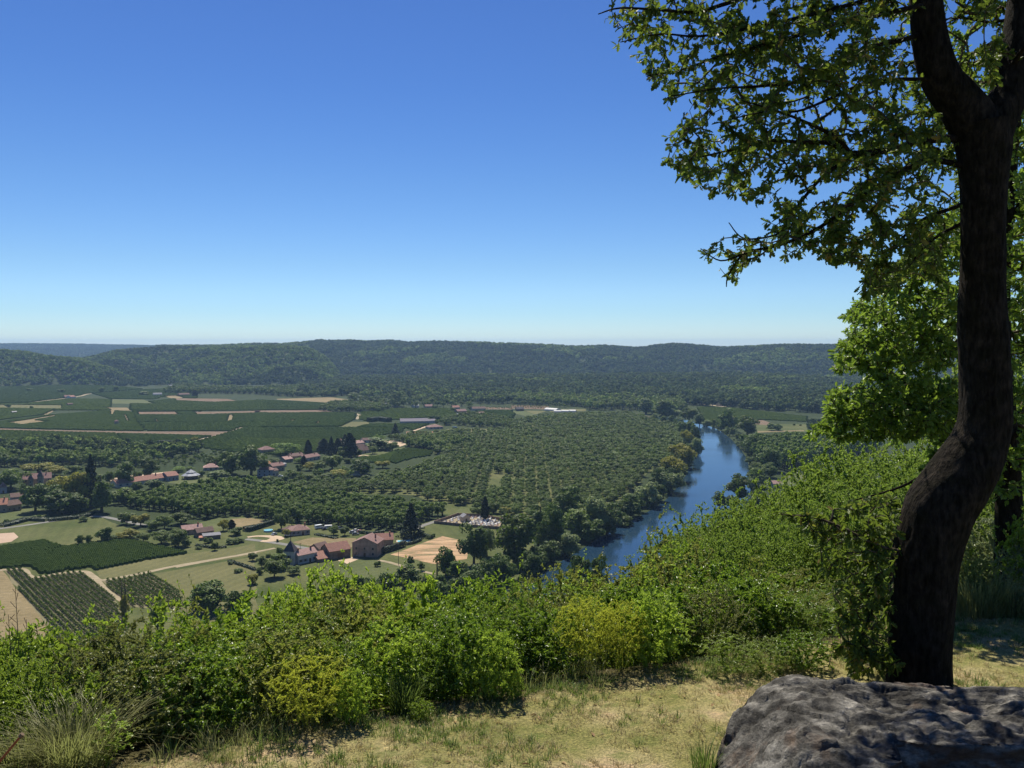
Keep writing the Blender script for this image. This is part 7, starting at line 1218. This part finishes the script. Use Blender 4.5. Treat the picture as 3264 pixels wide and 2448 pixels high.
KEEP = [(985, foot_y(985, 2320), 115), (1870, foot_y(1870, 2150), 90), (1985, foot_y(1985, 2140), 80), (1230, foot_y(1230, 2260), 110), (2080, foot_y(2080, 2130), 90), (1580, foot_y(1580, 2230), 70)]
for ri, (s, hh, wd, rn) in enumerate(ROWS):
    x = -5.2-ri*.5; k = 0
    while x < 12.5+ri:
        xx = x+FR.uniform(-.1, .1); yy = edge_y(xx)+.28+s/.9+FR.uniform(-.15, .15)+.45*math.sin(xx*1.3)*(.4 if ri else .25); px = CX+xx/yy*F
        if 4.4 < xx < 8 and ri < 1: x += wd; continue
        if any(abs(px-a_) < w_ and yy < y_+.35 for a_, y_, w_ in KEEP): x += wd*.5; continue
        g = hz(xx, yy); top = np.interp(px, tt_x, tt_y)-28+(FR.uniform(-45, 70) if ri > 2 else FR.uniform(0, 90)); zt = CAMZ-(top-HORY)/F*yy; lim = zt-g
        h = min(hh*FR.uniform(.75, 1.25), lim) if ri < 3 else min(max(lim-FR.uniform(0, .25), .6), hh*1.5)
        if h > .3:
            kind = FR.choice(['bush', 'bush', 'small', 'ash', 'willowy', 'laurel', 'bush', 'small']); m = FR.choice(MATL[kind]); m = L_deep if m is L_lime and FR.random() < .7 else m
            if 1150 < px < 1700 and FR.random() < .55: m = L_deep
            if 250 < px < 560 and ri < 3 and FR.random() < .4: m = L_brn
            if px < 250 and FR.random() < .6: m = L_gr
            if 1650 < px < 2300 and ri > 2 and FR.random() < .5: m = L_olv
            cl = {L_lime: 'lime green ', L_deep: 'deep green ', L_olv: 'olive ', L_brn: 'bronze tinted '}.get(m, '')
            plant(kind, xx, yy, g-.04, h, max(wd*FR.uniform(1.15, 1.6), h*.62), cl+LOOK[kind]+', '+(ORD[k] if k < 20 else ('twenty ' if k < 29 else 'thirty ')+ORD[(k-20) % 10])+' in the '+rn+' hedge row', mat=m); k += 1
        x += wd*FR.uniform(.6, .85)
# particular plants
def spec(kind, px, pytop, pybase, wpx, label, mat=None, **k):
    # stands on the ground where its foot is seen
    Y = 6.0
    for _ in range(30):
        t = P(px, pybase, Y); Y += (t.z-hz(t.x, t.y))*1.2
    return plant_top(kind, px, pytop, Y, wpx, label, mat=mat, hmin=.2, **k)
spec('broom', 985, 2068, 2320, 290, 'bright yellow feathery shrub in front of the hedge, left one', L_yel)
spec('broom', 1870, 1885, 2150, 215, 'yellow feathery shrub in the hedge right of the middle, left one of the pair', L_yel); spec('broom', 1985, 1900, 2140, 180, 'yellow feathery shrub in the hedge right of the middle, right one of the pair', L_yel)
spec('laurel', 1230, 1965, 2260, 300, 'bright lime long leaved shrub in the middle of the hedge', L_lime); spec('laurel', 1580, 2000, 2230, 190, 'lime green shrub between the dark middle and the yellow pair', L_lime); spec('laurel', 2080, 1880, 2130, 230, 'bright lime shrub right of the yellow pair', L_lime); spec('laurel', 1120, 2120, 2310, 150, 'small lime shrub touching the left yellow shrub', L_lime)
spec('laurel', 1640, 2130, 2230, 70, 'tiny lime plant at the foot of the hedge', L_lime); spec('laurel', 1340, 2230, 2290, 90, 'tiny fern like plant at the edge of the lawn', L_gr)
spec('sprig', 350, 2250, 2440, 130, 'bright young oak shoot above the grass clump', L_lime); spec('ash', 2450, 2020, 2140, 200, 'feathery shrub arching over the lawn edge at the right', L_gr); spec('ash', 2330, 2000, 2150, 200, 'feathery green shrub left of the arching one', L_gr); spec('bush', 2560, 2000, 2130, 200, 'dark low shrub next to the leaning trunk', L_deep)
spec('willowy', 1420, 2020, 2240, 160, 'deep green narrow leaved shrub in the middle of the hedge', L_deep)
for i, (px, pt_, Y, w_, m, lb) in enumerate([(520, 1880, 8.6, 110, L_gr, 'tall leafy sprig standing out of the hedge over the small vineyard'), (575, 1880, 8.7, 70, L_gr, 'second sprig just right of the tall leafy one'), (790, 1850, 8.8, 60, L_lime, 'pale tipped sprig before the lower meadow'), (1790, 1770, 9.5, 70, L_olv, 'thin sprig against the water, taller one'), (1700, 1800, 9.5, 80, L_olv, 'thin sprig against the water, lower one'), (1640, 1850, 9.2, 90, L_olv, 'olive sprig in front of the river corner'), (2130, 1690, 10, 110, L_gr, 'leafy shoot at the right end of the hedge'), (160, 1960, 8, 60, L_gr, 'short sprig over the bare field at the left'), (320, 1960, 8, 90, L_gr, 'sprig over the near vineyard'), (700, 1960, 8.6, 80, L_gr, 'sprig below the dark leafy tree'), (1460, 1850, 9.2, 80, L_gr, 'sprig below the sandy beach')]):
    plant_top('sprig', px, pt_, Y, w_*1.5, lb, mat=m)
for i in range(34):
    xx = -5+.42*i+FR.uniform(-.15, .15); s_ = FR.choice((2.2, 3.2, 4.4, 5.2)); yy = edge_y(xx)+s_; px = CX+xx/yy*F
    if px > 2450 or 820 < px < 1200: continue
    top = np.interp(px, tt_x, tt_y)-FR.uniform(35, 105); plant_top('sprig', px, top, yy, 40, 'leafy shoot standing above the hedge, '+(ORD[i] if i < 20 else 'twenty '+ORD[i-20] if i < 40 else '')+' shoot from the left', mat=FR.choice([L_gr, L_gr, L_olv, L_lime]))
# bare weed stalks at the left edge
m_stalk = flat_mat('dry_stalk', (.16, .11, .07), .9)
for i, (px, pt_) in enumerate([(50, 1870), (28, 1960), (85, 1975)]):
    t = P(px, pt_, 7.5); g = hz(t.x, t.y); h = t.z-g; e = empty('weed_stalk', (t.x, t.y, g)); tag(e, ['tallest dry weed stalk at the left edge', 'left short dry weed stalk at the left edge', 'right short dry weed stalk at the left edge'][i], 'weed'); mb = MB(); r_ = random.Random(i)
    mb.tube([(0, 0, -.05), (.02, 0, h*.5), (-.01, .01, h)], [.006, .005, .002], 5)
    for k in range(14): z = h*(.45+.55*k/14); a = r_.uniform(0, 6.28); mb.tube([(0, 0, z), (math.cos(a)*.05, math.sin(a)*.05, z+.06)], [.002, .003], 4)
    mb.build('stem', m_stalk, e)
# shrubs and grass beyond the trunk on the right
for px, pt_, pb, w_, k, m, lb in [(3180, 1640, 1900, 230, 'bush', L_grey, 'grey green sunlit shrub right of the leaning trunk'), (3260, 1700, 1930, 200, 'small', L_grey, 'grey green shrub at the right edge'), (3120, 1760, 1950, 140, 'bush', L_olv, 'olive shrub close behind the leaning trunk'), (3250, 1860, 1960, 120, 'willowy', L_grey, 'low narrow leaved shrub at the right edge'), (3320, 1600, 1930, 260, 'bush', L_gr, 'shrub just beyond the right edge')]: spec(k, px, pt_, pb, w_, lb, m)
# ------------------------------------------------------------------ grasses
def tuft(seed, n, h, spread, lean, w_, mat):
    rs = np.random.RandomState(seed); a = rs.uniform(0, 6.28, n); r = spread*rs.rand(n)**.6; b0 = np.stack([r*np.cos(a), r*np.sin(a), 0*a-.005], 1); l = np.stack([np.cos(a+rs.normal(0, .8, n)), np.sin(a+rs.normal(0, .8, n)), 0*a], 1)*lean*rs.uniform(.2, 1.3, (n, 1)); H = h*rs.uniform(.45, 1.15, n)
    sd_ = np.cross(l+1e-4, [0, 0, 1.]); sd_ /= np.linalg.norm(sd_, axis=1, keepdims=True)+1e-9; wv = w_*rs.uniform(.6, 1.3, (n, 1)); P0, P1, P2, P3 = b0, b0+l*H[:, None]*.25+np.stack([0*H, 0*H, H*.5], 1), b0+l*H[:, None]*.65+np.stack([0*H, 0*H, H*.85], 1), b0+l*H[:, None]*1.1+np.stack([0*H, 0*H, H], 1)
    V = np.stack([P0-sd_*wv, P0+sd_*wv, P1-sd_*wv*.9, P1+sd_*wv*.9, P2-sd_*wv*.6, P2+sd_*wv*.6, P3], 1).reshape(-1, 3); k = np.arange(n)[:, None, None]*7
    me = npmesh('grass_tuft', V, [(np.array([[0, 1, 3, 2], [2, 3, 5, 4]])[None]+k).reshape(-1, 4), (np.array([[4, 5, 6]])[None]+k).reshape(-1, 3)]); me.materials.append(mat); return me
m_tall = leaf_mat('tall_grass', (.14, .15, .05), (.26, .25, .10), (.35, .40, .12), .4, .55, .3, .15)
rs = np.random.RandomState(8); n = 46000; X = rs.uniform(-5, 10, n); Y = rs.uniform(4.5, 15, n); sE = (Y-edge_y(X))*.9; m = (sE < .5)&(np.abs(X)/Y < .66)&(Y < 13); X, Y, sE = X[m], Y[m], sE[m]
Z = lawn_z(X, Y); nz = np.sin(X*2.3+1.1*np.sin(Y*1.9))*np.sin(Y*2.6+X)+.5*np.sin(X*7+Y*3)*np.sin(Y*6); keepd = nz+rs.uniform(-.8, .8, len(X)) > -.55; gsel = (nz+rs.normal(0, .5, len(X)) > .55)&keepd
straw = keepd&~gsel; pts = np.stack([X, Y, Z, rs.uniform(.5, 1.15, len(X))], 1)
scatter('lawn_grass', pts[straw], [tuft(s, 14, .040, .040, 1.0, .0020, m_straw2) for s in range(4)], 'short dry straw coloured grass of the lawn', seed=3); scatter('lawn_grass', pts[gsel], [tuft(s+9, 18, .058, .035, .9, .0026, m_grn2) for s in range(3)], 'greener tufts growing through the dry lawn', seed=4)
n = 1100; X = rs.uniform(-5, 9, n); Y = edge_y(X)+rs.uniform(-.12, .6, n)+.12*np.sin(X*4); Z = hill_z(X, Y); kp = np.sin(X*2.7+1)+rs.uniform(-1, 1, n) > .75; pts = np.stack([X, Y, Z, rs.uniform(.5, 1.3, n)], 1)[kp]
scatter('edge_grass', pts, [tuft(s+20, 16, .20, .06, .8, .0020, m_tall) for s in range(3)]+[tuft(s+30, 16, .16, .06, .8, .0022, m_grn2) for s in range(2)], 'tall wild grass along the foot of the hedge', seed=5)
def clump(px, pb, h, w_, label, mat, n=900, lean=.8):
    Y = 6.5
    for _ in range(30): t = P(px, pb, Y); Y += (t.z-hz(t.x, t.y))*1.2
    me = tuft(int(px), n, h, w_, lean, .0035, mat); o = link('grass_clump', me, None, None, (t.x, t.y, hz(t.x, t.y)-.01)); tag(o, label, 'grass clump')
clump(235, 2440, .40, .24, 'large arching clump of dry grass in the lower left corner', m_tall, 800, 1.0); clump(90, 2440, .3, .2, 'smaller grass clump at the left of the large one', m_tall, 400); clump(3110, 1960, .5, .30, 'yellowish tall grass clump right of the leaning trunk', m_tall, 1100, .6); clump(3200, 1955, .42, .25, 'tall grass clump near the right edge', m_tall, 800, .6)
clump(1560, 2200, .34, .12, 'upright grass clump at the foot of the hedge in the middle', m_grn2, 300, .4); clump(2250, 2448, .2, .10, 'wiry weeds beside the left end of the boulder', m_grn2, 90, .5); clump(1290, 2270, .3, .12, 'grass clump left of the dark gap in the hedge', m_grn2, 300, .5)
m_dead = leaf_mat('fallen_leaf', (.22, .13, .06), (.38, .26, .13), (.3, .2, .08), .2, .7, .2, 0)
n = 420; X = rs.uniform(-3, 8, n); Y = rs.uniform(5.5, 12, n); m = ((Y-edge_y(X)) < .1); X, Y = X[m], Y[m]; n = len(X); A_ = unit(rs, n); A_[:, 2] *= .15; V, Fs = place_leaves('oak', np.stack([X, Y, lawn_z(X, Y)+.012], 1), A_, np.array([[0, 0, 1.]])+unit(rs, n)*.3, rs.uniform(.035, .07, n), rs.uniform(.02, .04, n))
tag(link('leaf_litter', npmesh('leaf_litter', V, Fs), m_dead), 'brown fallen oak leaves strewn over the dry lawn', kind='stuff')
# orange post at the lower left corner
t = P(20, 2425, 5.6); g = hz(t.x, t.y); e = empty('orange_stake', (t.x-.12, t.y, g)); tag(e, 'rusty orange stake leaning in the grass at the lower left corner', 'stake'); mb = MB(); mb.tube([(-.25, 0, -.05), (0, .02, .16), (.2, .03, .40)], [.009, .009, .008], 7); mb.build('rod', flat_mat('orange_paint', (.25, .07, .03), .7), e); mb = MB(); mb.tube([(.2, .03, .40), (.215, .032, .418)], [.017, .015], 7); mb.build('cap', m_stalk, e)
# ------------------------------------------------------------------ boulder
m_rock, n, out = newmat('limestone'); b = nd(n, 'ShaderNodeBsdfPrincipled'); b.inputs['Roughness'].default_value = .92; b.inputs['Specular IOR Level'].default_value = .2
tc = nd(n, 'ShaderNodeTexCoord'); mp = nd(n, 'ShaderNodeMapping'); mp.inputs['Scale'].default_value = (1, 1.4, 2.2); n.links.new(tc.outputs['Object'], mp.inputs[0])
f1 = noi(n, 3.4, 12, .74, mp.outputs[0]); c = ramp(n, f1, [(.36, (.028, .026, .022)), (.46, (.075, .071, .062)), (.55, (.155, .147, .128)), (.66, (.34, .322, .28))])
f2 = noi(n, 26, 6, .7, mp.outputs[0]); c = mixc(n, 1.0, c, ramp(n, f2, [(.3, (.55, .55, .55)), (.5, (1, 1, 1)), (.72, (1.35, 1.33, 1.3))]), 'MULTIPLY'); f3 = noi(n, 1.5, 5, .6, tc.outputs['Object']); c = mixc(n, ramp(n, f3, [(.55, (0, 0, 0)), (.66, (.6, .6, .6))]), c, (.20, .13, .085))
sx = nd(n, 'ShaderNodeSeparateXYZ'); g_ = nd(n, 'ShaderNodeNewGeometry'); n.links.new(g_.outputs['Normal'], sx.inputs[0]); fr = ramp(n, sx.outputs[2], [(.15, (1, 1, 1)), (.45, (0, 0, 0))]); c = mixc(n, fr, c, mixc(n, .6, c, (.10, .055, .035)))  # steep sides browner, with the front's shade painted darker into the colour
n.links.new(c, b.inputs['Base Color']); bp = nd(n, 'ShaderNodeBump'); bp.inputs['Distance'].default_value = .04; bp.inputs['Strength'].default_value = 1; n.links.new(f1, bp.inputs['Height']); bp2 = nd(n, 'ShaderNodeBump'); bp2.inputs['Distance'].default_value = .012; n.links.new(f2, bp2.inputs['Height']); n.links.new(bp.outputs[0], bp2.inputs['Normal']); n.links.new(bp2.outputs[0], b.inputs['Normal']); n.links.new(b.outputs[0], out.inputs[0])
def boulder():
    # plan outline and top surface as functions; skin = top grid bent over into the sides
    NU, NV = 300, 170; vs = []; rings = []
    back = [(1.42, 6.0), (1.68, 6.35), (2.1, 6.48), (2.6, 6.42), (3.1, 6.38), (3.6, 6.30), (4.2, 6.25), (4.9, 6.0)]
    front = [(1.36, 5.75), (1.42, 5.2), (1.58, 4.95), (1.95, 4.98), (2.22, 5.02), (2.40, 5.14), (2.47, 5.42), (3.0, 5.36), (3.6, 5.28), (4.3, 5.2), (4.9, 5.4)]
    def pl_(L, t):
        L = [Vector((a, b_, 0)) for a, b_ in L]; seg = [0]
        for i in range(len(L)-1): seg.append(seg[-1]+(L[i+1]-L[i]).length)
        d = t*seg[-1]
        for i in range(len(L)-1):
            if d <= seg[i+1]+1e-9: return L[i].lerp(L[i+1], (d-seg[i])/(seg[i+1]-seg[i]))
        return L[-1]
    g0 = CAMZ-3.15
    for j in range(NV+1):
        v = j/NV*2-1                      # -1 front foot, -.5 front rim, .5 back rim, 1 back foot
        for i in range(NU+1):
            t = i/NU; a, b_ = pl_(front, t), pl_(back, t); w_ = min(max((v+.55)/1.1, 0), 1); p = a.lerp(b_, w_)
            zt = CAMZ-2.53-.03*(p.y-5)+.02*math.sin(p.x*2)-min(.56, .1*(max(0, 2.02-p.x)/.23)**1.7)-.05*max(0, p.x-3.2)
            el = 1-(max(0, abs(v)-.55)/.45); drop = 0 if abs(v) <= .55 else 1-el
            z = zt+(g0-zt)*drop**(1.0); 
            if abs(v) > .55: out_ = .07*math.sin(drop*math.pi*.9)*(-1 if v < 0 else 1); p = p+Vector((0, out_, 0))
            q = Vector((p.x, p.y, z)); k = noise.fractal(Vector((q.x*1.1, q.y*1.3, q.z*2)), .9, 2.1, 5)*.075+abs(noise.noise(Vector((q.x*3+q.y*1.1, q.y*3, q.z*5))))*.05+noise.fractal(Vector((q.x*9, q.y*9, q.z*11)), .7, 2.2, 5)*.020
            st_ = .045*math.floor(noise.noise(Vector((q.x*1.5+.5*q.y, q.y*2.4, 3)))*5)/2; cr = max(0, 1-14*abs(noise.noise(Vector((q.x*1.3+2, q.y*2.1, 7))))); st_ -= .035*cr
            if abs(v) <= .55: q.z += (k+st_)*min(1, (.55-abs(v))*8+.4)
            else: q.y += k*1.3*(1 if v > 0 else -1)
            e0 = min(1, t/.05)            # left nose closes
            q.z = g0+(q.z-g0)*(math.sqrt(max(0, 1-(1-e0)**2)) if t < .05 else 1); vs.append(q)
    fs = [(j*(NU+1)+i, j*(NU+1)+i+1, (j+1)*(NU+1)+i+1, (j+1)*(NU+1)+i) for j in range(NV) for i in range(NU)]
    e0 = Vector((3, 5.6, g0)); mb = MB(); mb.faces([p-e0 for p in vs], fs); mb.f.append(tuple(j*(NU+1)+NU for j in range(NV+1))); mb.m.append(0); mb.f.append(tuple(j*(NU+1) for j in reversed(range(NV+1)))); mb.m.append(0)
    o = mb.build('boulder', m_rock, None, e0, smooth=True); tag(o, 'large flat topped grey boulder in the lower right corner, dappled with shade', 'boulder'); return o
boulder()

# ================================================================== air
mh, n, out = newmat('haze_air'); pv = n.nodes.new('ShaderNodeVolumePrincipled'); pv.inputs['Color'].default_value = (.42, .66, 1, 1); pv.inputs['Density'].default_value = HAZE; pv.inputs['Anisotropy'].default_value = .2
n.links.new(pv.outputs[0], out.inputs['Volume'])
mb = MB(); mb.box(-11500, 11500, -2900, 12000, -6, 160); o = mb.build('haze', mh); tag(o, kind='stuff'); o['label'] = 'thin blue summer haze lying over the whole valley'
